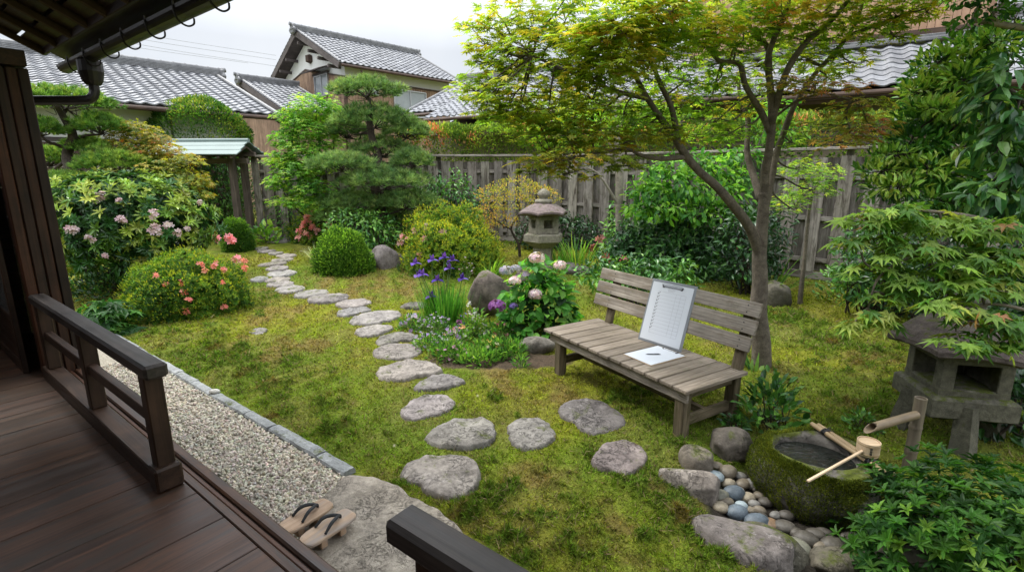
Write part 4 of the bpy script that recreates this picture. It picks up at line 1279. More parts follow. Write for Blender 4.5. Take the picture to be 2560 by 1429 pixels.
# rocks round the basin
def rk(px, py, rad, lb, seed, up=.5, col=(1, 1, 1), mt='rock', rz=0., flat=0.15, power=.85, amp=.15):
    q = ong(px, py)
    q[2] += rad[2] * up
    return boulder("rock", lb, "rock", q, rad, MT[mt], seed, amp, 1.1, flat, rz, "rocks round the stone basin", col, .03, power, 0 if mt == "pebble" else .85)
rk(1822, 1135, (.145, .13, .15), "round brown boulder with a dark hollow, between the bench and the mossy basin", 301, .45, (1, .97, .9), flat=.1)
rk(1742, 1170, (.115, .10, .11), "small blocky tan rock left of the round brown boulder", 302, .45, (1.15, 1.1, 1.0))
rk(1728, 1225, (.19, .10, .11), "sloping pale grey rock below the small blocky one", 303, .35, (1.25, 1.2, 1.12), 'stone', rz=-.55)
rk(1848, 1385, (.30, .15, .13), "largest flat grey rock at the bottom edge beside the pebbles", 304, .25, (.74, .71, .70), 'stone', rz=-.52, flat=.3)
rk(1925, 1392, (.20, .12, .13), "mossy grey rock lying behind the largest flat rock", 305, .2, (.7, .72, .62), rz=-.5, flat=.2)
rk(2085, 1418, (.155, .10, .085), "low greenish rock at the bottom edge, left of the brown boulder", 306, .3, (.85, .85, .72), rz=.2)
rk(2235, 1425, (.155, .12, .12), "smooth brown boulder at the bottom edge under the azalea", 307, .35, (.13, .105, .085), 'pebble', flat=0)
rk(1560, 1448, (.14, .1, .06), "flat stone cut by the bottom edge of the photo", 308, .2, (.8, .8, .75)) if False else None
# pebbles heaped in the hollow
PB = [  # px, py, half width px, half height px, colour
 (1785,1195,20,17,'bl'),(1818,1185,20,18,'br'),(1790,1165,13,12,'br'),(1850,1192,12,11,'gy'),(1820,1212,14,11,'tn'),(1858,1212,17,12,'br'),(1880,1214,17,13,'gy'),
 (1835,1237,22,16,'sl'),(1800,1243,19,15,'gn'),(1815,1256,15,12,'br'),(1868,1247,17,14,'tn'),(1900,1243,14,12,'br'),(1853,1268,14,13,'bl'),(1876,1276,11,10,'br'),(1898,1278,13,11,'br'),
 (1842,1287,24,15,'sl'),(1800,1270,17,17,'tn'),(1892,1310,27,22,'sl'),(1915,1258,15,14,'dk'),(1925,1312,18,20,'rb'),(1962,1322,22,20,'dk'),(1944,1345,18,16,'sl'),(1985,1380,34,22,'gn'),
 (2015,1355,24,20,'dk'),(2040,1340,20,13,'dk'),(2083,1365,28,19,'dk'),(2030,1395,14,11,'sl'),(2110,1385,20,12,'dk'),(2150,1370,30,22,'dk'),(1925,1340,15,13,'tn'),(1965,1292,16,12,'dk'),(1990,1335,14,12,'dk'),
 (1832,1215,10,8,'gy'),(1848,1228,11,9,'tn'),(1885,1262,12,10,'gy'),(1868,1295,12,10,'br'),(1905,1292,11,10,'dk'),(1945,1372,16,13,'gn'),(1975,1405,16,12,'tn'),(2050,1370,15,12,'br'),(2185,1395,22,16,'dk'),
 (2000,1415,18,12,'gn'),(1895,1225,13,10,'dk'),(1912,1212,12,10,'br'),(2060,1335,16,10,'dk'),(2120,1350,18,12,'dk'),(2140,1405,16,11,'br'),(1938,1290,12,11,'gy'),(1772,1180,11,10,'gy'),(1958,1350,13,11,'br')]
PC = {'bl': ((.36,.44,.48), "pale blue grey rounded pebble in the heap left of the mossy basin"), 'sl': ((.13,.165,.20), "dark slate blue pebble in the heap left of the mossy basin"),
      'br': ((.21,.18,.135), "brown rounded pebble in the heap left of the mossy basin"), 'gy': ((.24,.235,.22), "plain grey pebble in the heap left of the mossy basin"),
      'tn': ((.36,.315,.235), "light tan pebble in the heap left of the mossy basin"), 'gn': ((.21,.21,.165), "greenish grey pebble in the heap near the largest flat rock"),
      'dk': ((.105,.095,.08), "dark brown pebble in the shade under the mossy basin"), 'rb': ((.23,.15,.09), "only rust brown pebble, upright beside the dark slate ones")}
rng = np.random.default_rng(44)
for k, (px, py, hw, hh, c) in enumerate(PB):
    q = ong(px, py, .02); s = mpp(q)
    rx = hw * s * 1.22; ry = max(rx * .75, hh * s * 1.1); rz_ = rx * rng.uniform(.55, .72)
    q[2] += rz_ * .35
    cc = np.array(PC[c][0]) * rng.uniform(.9, 1.12)
    boulder("pebble", PC[c][1], "pebble", q, (rx, ry, rz_), MT['pebble'], 400 + k, .10, .9, 0, rng.uniform(-.6, .4), "pebbles round the basin: " + {'bl': 'pale blue', 'sl': 'slate', 'br': 'brown', 'gy': 'grey', 'tn': 'tan', 'gn': 'greenish', 'dk': 'dark', 'rb': 'rust'}[c], cc, .012)
# ------------------------------------------------------------------ stone basin with water, bamboo and ladle
BC = np.array((1.915, 2.76, 0.0)); BC[2] = float(gz(BC[0], BC[1]))
basin = thing("stone_basin", "round mossy stone water basin with an oval hollow, beside the pebbles", "water basin", BC)
nA = 120
th = np.linspace(0, 2 * np.pi, nA, endpoint=False)
out = np.array([(.02, -.12), (.86, -.10), (.96, .0), (1.05, .10), (1.08, .20), (1.04, .28), (.97, .335), (.92, .37), (.87, .384), (.83, .388)])
inn = [(1.16, .388), (1.08, .384), (1.02, .365), (.98, .33), (.97, .26), (.90, .20), (.55, .18), (0.02, .18)]
rows = []
hc = np.array((-.055, .02))
for r_, z in out:
    rows.append(np.stack([.415 * r_ * np.cos(th), .375 * r_ * np.sin(th), np.full(nA, z)], 1))
for r_, z in inn:
    rows.append(np.stack([hc[0] + .250 * r_ * np.cos(th) * 1.05, hc[1] + .205 * r_ * np.sin(th) * 1.05, np.full(nA, z)], 1))
V = np.vstack(rows); m = len(rows)
nz = fnoise(V * np.array((1, 1, 1.3)) + 3, 3.2, 61, 4)
k_ = np.array([1.0] * len(out) + [.35, .25, .15, .1, .1, .1, .1, .1]).repeat(nA)
dirv = norm(V * np.array((1, 1, .25)))
V = V + dirv * (nz * .055 * k_ + .016 * fnoise(V + 5, 11, 63, 3) * np.minimum(1, k_ * 1.2))[:, None] + np.stack([V[:, 0] * 0, V[:, 0] * 0, .018 * fnoise(V[:, :2] + 9, 5, 62) * k_], 1)
rz = R_(-24); Rz = np.array(((math.cos(rz), math.sin(rz), 0), (-math.sin(rz), math.cos(rz), 0), (0, 0, 1)))
BS = .86
Vb = (V * BS) @ Rz + BC
i, j = np.meshgrid(np.arange(m - 1), np.arange(nA), indexing='ij')
b = MB(); b.add(Vb, {4: np.stack([i * nA + j, i * nA + (j + 1) % nA, (i + 1) * nA + (j + 1) % nA, (i + 1) * nA + j], -1).reshape(-1, 4)})
b.build("bowl", MT['basin'], basin, smooth=True)
BASIN_V = (Vb, dirv @ Rz, th)
b = MB()
wv = np.vstack([(hc[0] + .250 * f * np.cos(th) * 1.03, hc[1] + .205 * f * np.sin(th) * 1.03, np.full(nA, .328)) for f in (.999,)]).T * BS @ Rz + BC
b.add(wv, [list(range(nA))]); b.build("water", MT['water'], basin)
def ring(v, z):
    return np.array((hc[0], hc[1], 0)) @ Rz + BC + np.array((0, 0, z))
# two bamboo rods lashed together
p0 = onz(2040, 1062, BC[2] + .365); p1 = onz(2222, 1183, BC[2] + .358)
rods = thing("bamboo_rods", "pair of pale bamboo rods tied with black cord lying across the basin", "bamboo rods", (p0 + p1) / 2)
dv = norm(p1 - p0); sd = norm(np.cross(dv, (0, 0, 1)))
for s in (-1, 1):
    b = MB()
    a0, a1 = p0 + sd * s * .0155 - dv * (.0 if s < 0 else .02), p1 + sd * s * .0155 + dv * (.0 if s > 0 else .02)
    tt = np.linspace(0, 1, 40)
    rad = .0150 + .0020 * np.exp(-((tt - .28) / .012) ** 2) + .0020 * np.exp(-((tt - .63) / .012) ** 2)
    b.tube(a0 + (a1 - a0) * tt[:, None], rad, 12); b.build("rod", MT['bamboo'], rods, smooth=True)
for f in (.17, .79):
    b = MB(); c = p0 + (p1 - p0) * f
    for k in range(5):
        a = np.linspace(0, 2 * np.pi, 17)
        b.tube(c + dv * (k - 2) * .006 + np.outer(np.cos(a) * .033, sd) + np.outer(np.sin(a) * .0185, np.array((0, 0, 1.))), .0035, 5, cap=False)
    b.tube(smooth_path([c + (0, 0, .014), c + sd * .02 + (0, 0, .03), c + sd * .045 + dv * .02 + (0, 0, .012)], 5), .0025, 5)
    b.tube(smooth_path([c + (0, 0, .014), c - sd * .02 + (0, 0, .032), c - sd * .04 + dv * .015 + (0, 0, .008)], 5), .0025, 5)
    b.build("lashing", MT['black'], rods)
# ladle
lc = onz(2168, 1132, BC[2] + .388)
ladle = thing("wooden_ladle", "pale wooden ladle with round cup and long handle resting on the bamboo rods", "ladle", lc)
b = MB(); R0 = .058
b.lathe(lc, [(R0 * .96, -.004), (R0, .0), (R0 * 1.02, .075), (R0 * 1.02, .080), (R0 * .94, .080), (R0 * .93, .074), (.001, .073)], 40)
b.build("cup", MT['cypress'], ladle, smooth=False)
b = MB()
for z in (.012, .066):
    b.lathe(lc, [(R0 * 1.00, z - .004), (R0 * 1.035, z - .003), (R0 * 1.035, z + .003), (R0 * 1.0, z + .004)], 40)
b.build("hoop", MT['bamboo'], ladle)
he = onz(2019, 1202, BC[2] + .365)
hs = lc + norm((he - lc) * (1, 1, 0)) * R0 * .95 + (0, 0, .030)
b = MB(); b.beam(hs, he, .015, .012, bev=.002); b.build("handle", MT['cypress'], ladle)
b = MB()   # three small burnt-in characters down the cup, facing the camera
fd = norm(np.array((-lc[0] * 1.0, -lc[1], 0))); fa = math.atan2(fd[1], fd[0]) + .30
for k in range(3):
    z = .056 - k * .0155
    for (u, w, du, dw) in ((0, .0048, .011, .0022), (0, -.0044, .012, .0022), (0, 0, .0025, .0115), (-.004, 0, .002, .008), (.0043, -.0007, .002, .0075)):
        aa = fa + u / R0
        c = lc + np.array((math.cos(aa), math.sin(aa), 0)) * R0 * 1.022 + (0, 0, z + w)
        A = np.array(((-math.sin(aa), math.cos(aa), 0), (0, 0, 1.), (math.cos(aa), math.sin(aa), 0)))
        b.obox(c, (du / 2, dw / 2, .0008), A, .0001)
b.build("burnt_characters", MT['ink'], ladle)
# bamboo spout
st = at(2303, 994, 2.95)
sb = np.array((st[0] - .02, st[1], float(gz(st[0], st[1]))))
spout = thing("bamboo_spout", "aged bamboo post with a slanted bamboo pipe pouring towards the basin", "bamboo spout", sb)
b = MB(); zz = np.linspace(-.25, 1, 60)
ax0 = np.array((st[0], st[1], sb[2])); ax1 = st
rad = .035 + .0038 * np.exp(-((zz - .62) / .012) ** 2) + .003 * np.exp(-((zz - .3) / .012) ** 2) - .001 * zz
b.tube(ax0 + (ax1 - ax0) * zz[:, None], rad, 20, cap=False)
b.tube([ax1 - (0, 0, .02), ax1], [.028, .028], 20, cap=False)
an_ = np.linspace(0, 2 * np.pi, 20, endpoint=False)
rr_ = [np.stack([ax1[0] + r * np.cos(an_), ax1[1] + r * np.sin(an_), np.full(20, ax1[2] + z)], 1) for r, z in ((.0345, 0), (.029, 0), (.028, -.012), (.001, -.014))]
i, j = np.meshgrid(np.arange(3), np.arange(20), indexing='ij')
b.add(np.vstack(rr_), {4: np.stack([i * 20 + j, i * 20 + (j + 1) % 20, (i + 1) * 20 + (j + 1) % 20, (i + 1) * 20 + j], -1).reshape(-1, 4)})
b.build("post", MT['bamboo_old'], spout, smooth=True)
s0 = at(2290, 1036, st[1] - .02); s1 = at(2172, 1070, 2.78)
b = MB()
dd = norm(s1 - s0); ln = np.linalg.norm(s1 - s0)
side = norm(np.cross(dd, (0, 0, 1))); upv = np.cross(side, dd)
n_ = 18; a = np.linspace(0, 2 * np.pi, n_, endpoint=False)
rows = []
for rr0, seq in ((.0265, np.linspace(0, 1, 14)), (.0220, np.linspace(1, .5, 6))):
    for f in seq:
        cut = .035 * np.sin(a) if f > .985 else 0.0      # slanted mouth: the lower lip reaches further
        pos = s0 + dd * (ln * f)
        q = pos + np.outer(np.cos(a) * rr0, side) + np.outer(np.sin(a) * rr0, upv)
        if f > .985:
            q = q - dd * (.060 * (np.sin(a) + 1) / 2)[:, None] * 1.4 + dd * .03
        rows.append(q)
m = len(rows)
i, j = np.meshgrid(np.arange(m - 1), np.arange(n_), indexing='ij')
V = np.vstack(rows); b.add(V, {4: np.stack([i * n_ + j, i * n_ + (j + 1) % n_, (i + 1) * n_ + (j + 1) % n_, (i + 1) * n_ + j], -1).reshape(-1, 4)}, (1.25, 1.15, 1.0), np.stack([V @ dd, V @ side, V @ upv], 1))
b.build("pipe", MT['bamboo_old'], spout, smooth=True)

# ------------------------------------------------------------------ stone lanterns
def hexring(c, r, z, rot, n=6):
    a = rot + np.arange(n) * 2 * np.pi / n
    return np.stack([c[0] + r * np.cos(a), c[1] + r * np.sin(a), np.full(n, c[2] + z)], 1)
def hexlathe(b, c, prof, rot, n=6, sub=6, amp=.004, sag=None, seed=0):
    """six-sided body with subdivided sides, slightly worn"""
    rows = []
    for r, z in prof:
        R6 = hexring(c, r, z, rot, n)
        q = []
        for k in range(n):
            for s in range(sub):
                f = s / sub
                p = R6[k] * (1 - f) + R6[(k + 1) % n] * f
                if sag is not None:
                    p = p + np.array((0, 0, -sag * r * (1 - (2 * f - 1) ** 2)))
                q.append(p)
        rows.append(np.array(q))
    V = np.vstack(rows)
    V = V + fnoise(V, 9, seed, 3)[:, None] * amp * norm(V - np.asarray(c) - (0, 0, prof[len(prof) // 2][1]))
    m, w = len(prof), n * sub
    i, j = np.meshgrid(np.arange(m - 1), np.arange(w), indexing='ij')
    F = {4: np.stack([i * w + j, i * w + (j + 1) % w, (i + 1) * w + (j + 1) % w, (i + 1) * w + j], -1).reshape(-1, 4), w: [list(range(w))[::-1], [(m - 1) * w + k for k in range(w)]]}
    b.add(V, F)
LC = ong(1357, 668); LC[0] += 0.0
s_ = mpp(LC)
def lz(py):                       # height above the lantern's foot of a picture row
    return at(1357, py, LC[1])[2] - LC[2]
lan = thing("stone_lantern", "standing stone lantern with purple brown roof in front of the fence", "stone lantern", LC)
rot = R_(15)
z1, z2, z3, z4 = lz(612), lz(585), lz(541), lz(508)
zf = lz(470) - z4
b = MB(); hexlathe(b, LC, [(.24, -.1), (.24, .04), (.20, .07), (.185, .20), (.19, z1 - .02)], rot, 6, 6, .008, seed=3); b.build("shaft", MT['lantern'], lan)
b = MB(); hexlathe(b, LC, [(.22, z1 - .03), (.30, z1 + .03), (.375, z1 + .08), (.375, z2), (.32, z2 + .018)], rot, 6, 6, .009, seed=4); b.build("platform", MT['lantern'], lan)
zb0, zb1 = z2 + .015, z3 + .012
b = MB(); hw = .205
A4 = rot + R_(8)
ca, sa = math.cos(A4), math.sin(A4)
ux, uy = np.array((ca, sa, 0)), np.array((-sa, ca, 0))
for sx in (-1, 1):
    for sy in (-1, 1):
        b.obox(LC + ux * sx * (hw - .06) + uy * sy * (hw - .06) + (0, 0, (zb0 + zb1) / 2), (.06, .06, (zb1 - zb0) / 2), np.array((ux, uy, (0, 0, 1.))), .010)
for z, h in ((zb0 + .05, .05), (zb1 - .035, .035)):
    b.obox(LC + (0, 0, z), (hw - .004, hw - .004, h), np.array((ux, uy, (0, 0, 1.))), .006)
b.build("fire_box", MT['lantern'], lan)
hc_ = z4 - zb1
b = MB(); hexlathe(b, LC, [(.26, zb1 - .005), (.43, zb1 + .01), (.465, zb1 + .035), (.465, zb1 + .065), (.38, zb1 + hc_ * .55), (.27, zb1 + hc_ * .8), (.16, zb1 + hc_ * .96), (.11, zb1 + hc_)], rot, 6, 8, .010, sag=-.06, seed=5); b.build("cap", MT['lantern_cap'], lan)
zt = z4 - .005
b = MB(); b.lathe(LC, [(r_ * 1.3, zt + z_ * zf / .205) for r_, z_ in ((.05, -.01), (.115, 0), (.125, .03), (.115, .055), (.06, .065), (.055, .075), (.085, .10), (.09, .135), (.07, .17), (.03, .195), (.005, .205))], 20); b.build("finial", MT['lantern'], lan, smooth=True)
# near lantern on the right, on spread legs
NC = np.array((3.27, 3.44, 0.0)); NC[2] = float(gz(NC[0], NC[1]))
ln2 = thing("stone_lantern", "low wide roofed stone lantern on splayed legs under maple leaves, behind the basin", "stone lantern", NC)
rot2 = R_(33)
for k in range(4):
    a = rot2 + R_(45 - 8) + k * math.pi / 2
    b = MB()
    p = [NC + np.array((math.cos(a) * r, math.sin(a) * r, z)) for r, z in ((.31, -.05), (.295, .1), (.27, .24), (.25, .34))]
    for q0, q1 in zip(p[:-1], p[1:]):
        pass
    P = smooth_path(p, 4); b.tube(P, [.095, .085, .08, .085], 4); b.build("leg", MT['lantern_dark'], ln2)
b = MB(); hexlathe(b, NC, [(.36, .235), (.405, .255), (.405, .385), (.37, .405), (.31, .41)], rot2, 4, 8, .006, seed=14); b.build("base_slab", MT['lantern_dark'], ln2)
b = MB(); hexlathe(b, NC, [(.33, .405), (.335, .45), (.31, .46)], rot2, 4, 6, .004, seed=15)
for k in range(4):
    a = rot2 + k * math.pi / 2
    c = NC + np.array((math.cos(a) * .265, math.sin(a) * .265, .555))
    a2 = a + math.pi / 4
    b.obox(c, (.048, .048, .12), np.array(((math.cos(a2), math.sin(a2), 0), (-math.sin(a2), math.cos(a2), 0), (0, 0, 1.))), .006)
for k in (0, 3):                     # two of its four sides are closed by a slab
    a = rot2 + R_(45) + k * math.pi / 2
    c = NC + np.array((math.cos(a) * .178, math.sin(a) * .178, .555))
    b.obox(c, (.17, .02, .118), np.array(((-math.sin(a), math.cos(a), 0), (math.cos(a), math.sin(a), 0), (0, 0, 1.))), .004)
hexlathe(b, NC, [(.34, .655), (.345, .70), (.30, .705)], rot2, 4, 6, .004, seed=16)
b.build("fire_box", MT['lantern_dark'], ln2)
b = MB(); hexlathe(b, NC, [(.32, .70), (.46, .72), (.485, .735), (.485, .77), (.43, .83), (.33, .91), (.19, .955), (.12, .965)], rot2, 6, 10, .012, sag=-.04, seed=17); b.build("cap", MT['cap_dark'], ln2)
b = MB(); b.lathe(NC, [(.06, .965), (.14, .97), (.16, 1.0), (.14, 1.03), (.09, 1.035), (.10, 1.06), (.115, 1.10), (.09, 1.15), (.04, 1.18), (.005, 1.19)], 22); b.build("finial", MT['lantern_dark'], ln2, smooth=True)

ln2.scale = (.92, .92, .95)
# ------------------------------------------------------------------ bench
f0, f1 = ong(1398, 940), ong(1706, 1103)           # front feet
bu = norm((f1 - f0) * (1, 1, 0)); bw = np.array((-bu[1], bu[0], 0.))
if bw[1] < 0: bw = -bw
SEAT, DPT = .435, .64
LB = float(np.linalg.norm((f1 - f0)[:2]))
b0 = np.array((f0[0], f0[1], 0.0))
bench = thing("garden_bench", "weathered grey wooden bench with slatted seat and three back boards on the moss", "bench", b0 + bu * LB / 2 + bw * DPT / 2)
def bp(u, w, z):
    return b0 + bu * u + bw * w + np.array((0, 0, z))
def backw(z):
    return DPT - .015 + (z - .6) * .28
rng = np.random.default_rng(12)
for u in (-.06, LB - .02):
    s = 1 if u < .5 else -1
    b = MB(); b.beam(bp(u + s * .03, .035, float(gz(*bp(u, 0, 0)[:2])) - .04), bp(u + s * .03, .035, SEAT - .035), .085, .085, up=bu, bev=.006); b.build("front_leg", MT['benchleg'], bench)
    b = MB()
    b.beam(bp(u + s * .03, DPT - .045, float(gz(*bp(u, .6, 0)[:2])) - .04), bp(u + s * .03, DPT - .02, SEAT), .075, .085, up=bu, bev=.006)
    b.beam(bp(u + s * .03, DPT - .005, SEAT - .03), bp(u + s * .03, backw(.955) + .037, .955), .085, .045, up=bw, bev=.005)
    b.build("rear_leg", MT['benchleg'], bench)
    b = MB(); b.beam(bp(u + s * .03, .08, .15), bp(u + s * .03, DPT - .08, .15), .04, .075, bev=.004); b.build("side_stretcher", MT['benchleg'], bench)
    b = MB(); b.beam(bp(u + s * .03, .08, SEAT - .075), bp(u + s * .03, DPT - .06, SEAT - .075), .03, .07, bev=.004); b.build("side_rail", MT['benchleg'], bench)
b = MB(); b.beam(bp(0, DPT * .45, .165), bp(LB - .05, DPT * .45, .165), .045, .06, bev=.004); b.build("long_stretcher", MT['benchleg'], bench)
b = MB(); b.beam(bp(-.15, .0, SEAT - .068), bp(LB + .02, .0, SEAT - .068), .026, .082, bev=.004); b.build("front_apron", MT['bench'], bench)
b = MB(); b.beam(bp(-.03, DPT - .10, SEAT - .062), bp(LB - .05, DPT - .10, SEAT - .062), .024, .06, bev=.004); b.build("rear_apron", MT['benchleg'], bench)
ns = 13; wsl = (LB + .26) / ns
for k in range(ns):
    b = MB(); tn = np.full(3, rng.uniform(.72, 1.05)) * np.array((1.03, .98, .93))
    uc = -.22 + (k + .5) * wsl
    b.beam(bp(uc + rng.uniform(-.003, .003), -.04 + rng.uniform(-.008, .005), SEAT - .013 + rng.uniform(-.0015, .0015)), bp(uc + rng.uniform(-.003, .003), DPT + .02 + rng.uniform(-.004, .006), SEAT - .013), wsl - .008, .028, bev=.004, col=tn); b.build("seat_slat", MT['bench'], bench)
for k, z in enumerate((.652, .782, .912)):
    w_ = backw(z)
    b = MB(); b.beam(bp(-.24 + rng.uniform(-.01, .01), w_, z), bp(LB + .05 + rng.uniform(-.01, .01), w_, z), .027, .113, up=bw * .28 + (0, 0, 1), bev=.005, col=np.full(3, (1.0, 1.05, 1.12)[k])); b.build("back_board", MT['bench'], bench)
b = MB()
for z in (.652, .782, .912):
    for uu in (-.03, LB - .05):
        for dz in (-.025, .025):
            c = bp(uu, backw(z + dz) - .0145, z + dz); b.obox(c, (.005, .005, .0016), np.array((bu, np.cross(bw, bu), bw)), .001)
b.build("bolt_heads", MT['ink'], bench)
# ------------------------------------------------------------------ clipboards, sheets, pen
ex, ey = bu, bw
HW, HH = .155, .205
c_fl = bp(.905, .305, SEAT + .005)
def lie(px, py, z=SEAT):
    return onz(px, py, z)
flatb = thing("clipboard", "clipboard lying flat on the bench seat with a blank sheet", "clipboard", c_fl)
b = MB(); b.obox(c_fl, (HW, HH, .003), np.array((ex, ey, (0, 0, 1.))), .001); b.build("board", MT['tanboard'], flatb)
def clip(parent, c, x, y, n, w=.075):
    """spring clip: plate along x at the top edge, wire legs at both ends"""
    b = MB(); b.obox(c + n * .007, (w / 2 - .004, .006, .005), np.array((x, y, n)), .0015); b.build("clip_bar", MT['steel'], parent)
    for s in (-1, 1):
        b = MB()
        b.obox(c + x * s * w / 2 + n * .007, (.004, .009, .006), np.array((x, y, n)), .002)
        b.obox(c + x * s * (w / 2 - .007) - y * .010 + n * .006, (.009, .0035, .005), np.array((x, y, n)), .0015)
        b.build("clip_jaw", MT['black'], parent)
    b = MB(); b.tube(smooth_path([c + x * (-w / 2) + n * .008, c + x * (-w / 2 + .004) + y * .014 + n * .012, c + x * (w / 2 - .004) + y * .014 + n * .012, c + x * (w / 2) + n * .008], 5), .0016, 6); b.build("clip_wire", MT['black'], parent)
clip(flatb, c_fl + ey * (HH - .016), ex, ey, np.array((0, 0, 1.)), .15)
b = MB(); b.obox(c_fl + (0, 0, .0045), (HW - .006, HH - .006, .0012), np.array((ex, ey, (0, 0, 1.))), .0003)
tag(b.build("paper_sheet", MT['paper']), "blank white sheet on the flat clipboard, under the pen", "paper")
# leaning board: bottom edge on the seat, top against the back boards
BWD, HGT = .46, .575
yaw, lean_a = .093, .30
lx2 = norm(bu * math.cos(yaw) + bw * math.sin(yaw)); hor = norm(bw * math.cos(yaw) - bu * math.sin(yaw))
tiltv = norm(hor * math.sin(lean_a) + np.array((0, 0, math.cos(lean_a))))
nn_ = norm(np.cross(lx2, tiltv))
if nn_ @ bw > 0: nn_ = -nn_
cen_bot = bp(.512, .514, SEAT + .002) + lx2 * BWD / 2
cc = cen_bot + tiltv * HGT / 2 + nn_ * .003
lean = thing("clipboard", "grey clipboard leaning against the bench back with a ticked checklist", "clipboard", cen_bot)
AX = np.array((lx2, tiltv, nn_))
b = MB(); b.obox(cc, (BWD / 2, HGT / 2, .003), AX, .0015); b.build("board", MT['greyboard'], lean)
clip(lean, cc + tiltv * (HGT / 2 - .050), lx2, tiltv, nn_, .20)
sheet = thing("checklist_sheet", "white checklist sheet with eleven ticks clipped to the leaning board", "paper", cc)
def on_sheet(u, v, up=.0):        # u, v in metres from the sheet's middle
    return cc + lx2 * u + tiltv * v + nn_ * (.0045 + up)
SW, SH = BWD / 2 - .020, HGT / 2 - .022
b = MB(); b.obox(on_sheet(-.004, -.002), (SW, SH, .0008), AX, .0002); b.build("page", MT['paper'], sheet)
b = MB()
tl_, tr_, tt_, tb_ = -.135, .150, .185, -.195
nrow = 12
for k in range(nrow + 1):
    v = tt_ + (tb_ - tt_) * k / nrow
    b.obox(on_sheet((tl_ + tr_) / 2, v, .0011), ((tr_ - tl_) / 2, .0008, .0002), AX, .00005)
for uu in (tl_, .052, .10, tr_):
    b.obox(on_sheet(uu, (tt_ + tb_) / 2, .0012), (.0008, (tt_ - tb_) / 2, .0002), AX, .00005)
for k, (uu, w_) in enumerate(((-.005, .04), (-.005, .036), (-.012, .03))):
    b.obox(on_sheet(uu, .215 - k * .009, .0011), (w_, .0012, .0002), AX, .00005)
b.build("printed_table", MT['line'], sheet)
for k in range(11):
    v = tt_ + (tb_ - tt_) * (k + .55) / nrow
    b = MB()
    ck = [(-.010, .002), (-.005, -.008), (.0165, .012)]
    for (a0, a1) in ((0, 1), (1, 2)):
        p_, q_ = on_sheet(tl_ + .006 + ck[a0][0], v + ck[a0][1], .0013), on_sheet(tl_ + .006 + ck[a1][0], v + ck[a1][1], .0013)
        b.beam(p_, q_, .0036, .0004, up=nn_, bev=.0001)
    b.build("tick", MT['ink'], sheet)
# pen
pc = lie(1633, 885, SEAT + .014)
pd = norm((lie(1661, 884.5, SEAT) - lie(1605, 884, SEAT)) * (1, 1, 0))
pen = thing("ball_pen", "black retractable pen lying on the blank sheet", "pen", pc)
def pt(u): return pc + pd * u
b = MB(); b.tube([pt(-.030), pt(-.005), pt(.030), pt(.052)], [.0052, .0056, .0056, .005], 12); b.build("barrel", MT['black'], pen, smooth=True)
b = MB(); b.tube([pt(-.062), pt(-.060), pt(-.052)], [.0008, .0012, .0022], 10); b.tube([pt(-.052), pt(-.045), pt(-.030)], [.0028, .0046, .0053], 12); b.build("tip", MT['ink'], pen)
b = MB(); b.beam(pt(.008) + (0, 0, .007), pt(.050) + (0, 0, .007), .003, .0012, bev=.0004); b.build("pocket_clip", MT['steel'], pen)
b = MB(); b.tube([pt(.052), pt(.062)], .0028, 10); b.build("button", MT['steel'], pen)
b = MB()
for k in range(9):
    u = -.004 + k * .0045
    b.obox(pt(u) + (0, -.0035, .0046), (.0013, .0011, .0004), np.array((pd, np.cross((0, 0, 1), pd), (0, 0, 1.))), .0001)
b.build("printed_mark", MT['line'], pen)

# ------------------------------------------------------------------ wooden sandals on the step stone
def geta(c, d, lb, mir):
    r = thing("wooden_sandal", lb, "sandal", c - np.array((0, 0, .055)), "pair of wooden sandals")
    d = norm(d); s = np.array((-d[1], d[0], 0.))
    Ls, Ws = .280, .120
    n_ = 64; th = np.linspace(0, 2 * np.pi, n_, endpoint=False)
    e = 4.2
    ux = np.sign(np.cos(th)) * np.abs(np.cos(th)) ** (2 / e) * Ls / 2
    wx = np.sign(np.sin(th)) * np.abs(np.sin(th)) ** (2 / e) * Ws / 2 * (1 + .05 * np.cos(th))
    rows = []
    for f, z in ((.96, -.011), (1.0, -.006), (1.0, .004), (.97, .0085), (.90, .010), (.5, .0095), (.02, .009)):
        rows.append(c + np.outer(ux * f, d) + np.outer(wx * (f if f < .9 else 1 - (1 - f) * 2), s) + np.array((0, 0, 1.)) * (z + .006 * np.clip((ux / (Ls / 2) - .6), 0, 1)[:, None] * 1.5))
    V = np.vstack(rows); m = len(rows)
    i, j = np.meshgrid(np.arange(m - 1), np.arange(n_), indexing='ij')
    b = MB(); b.add(V, {4: np.stack([i * n_ + j, i * n_ + (j + 1) % n_, (i + 1) * n_ + (j + 1) % n_, (i + 1) * n_ + j], -1).reshape(-1, 4), n_: [list(range(n_))[::-1]]}, (1, 1, 1), np.stack([(V - c) @ d, (V - c) @ s, V[:, 2]], 1) + mir * 3)
    b.build("sole", MT['geta'], r, smooth=False)
    for u in (-.055, .052):
        b = MB(); b.obox(c + d * u + (0, 0, -.033), (.046, .017, .022), np.array((s, d, (0, 0, 1.))), .002, (.85, .8, .75)); b.build("tooth", MT['geta'], r)
    fr = c + d * .072 + (0, 0, .012)
    for k in (-1, 1):
        pts = smooth_path([fr + (0, 0, .0), fr + (0, 0, .016) - d * .006, c + d * .035 + s * k * .018 + (0, 0, .040), c - d * .005 + s * k * .034 + (0, 0, .040), c - d * .045 + s * k * .041 + (0, 0, .012)], 7)
        b = MB(); b.tube(pts, [.0062, .0075, .0088, .0088, .0062], 9); b.build("strap", MT['cord'], r, smooth=True)
gz0 = STEP_H + .062
ga, gb_ = onz(765, 1290, gz0), onz(820, 1318, gz0)
gd_ = norm((onz(890, 1284, gz0) - onz(790, 1350, gz0)) * (1, 1, 0))
geta(onz(764, 1290, gz0), gd_, "wooden sandal with dark strap, farther of the pair on the step stone", 0)
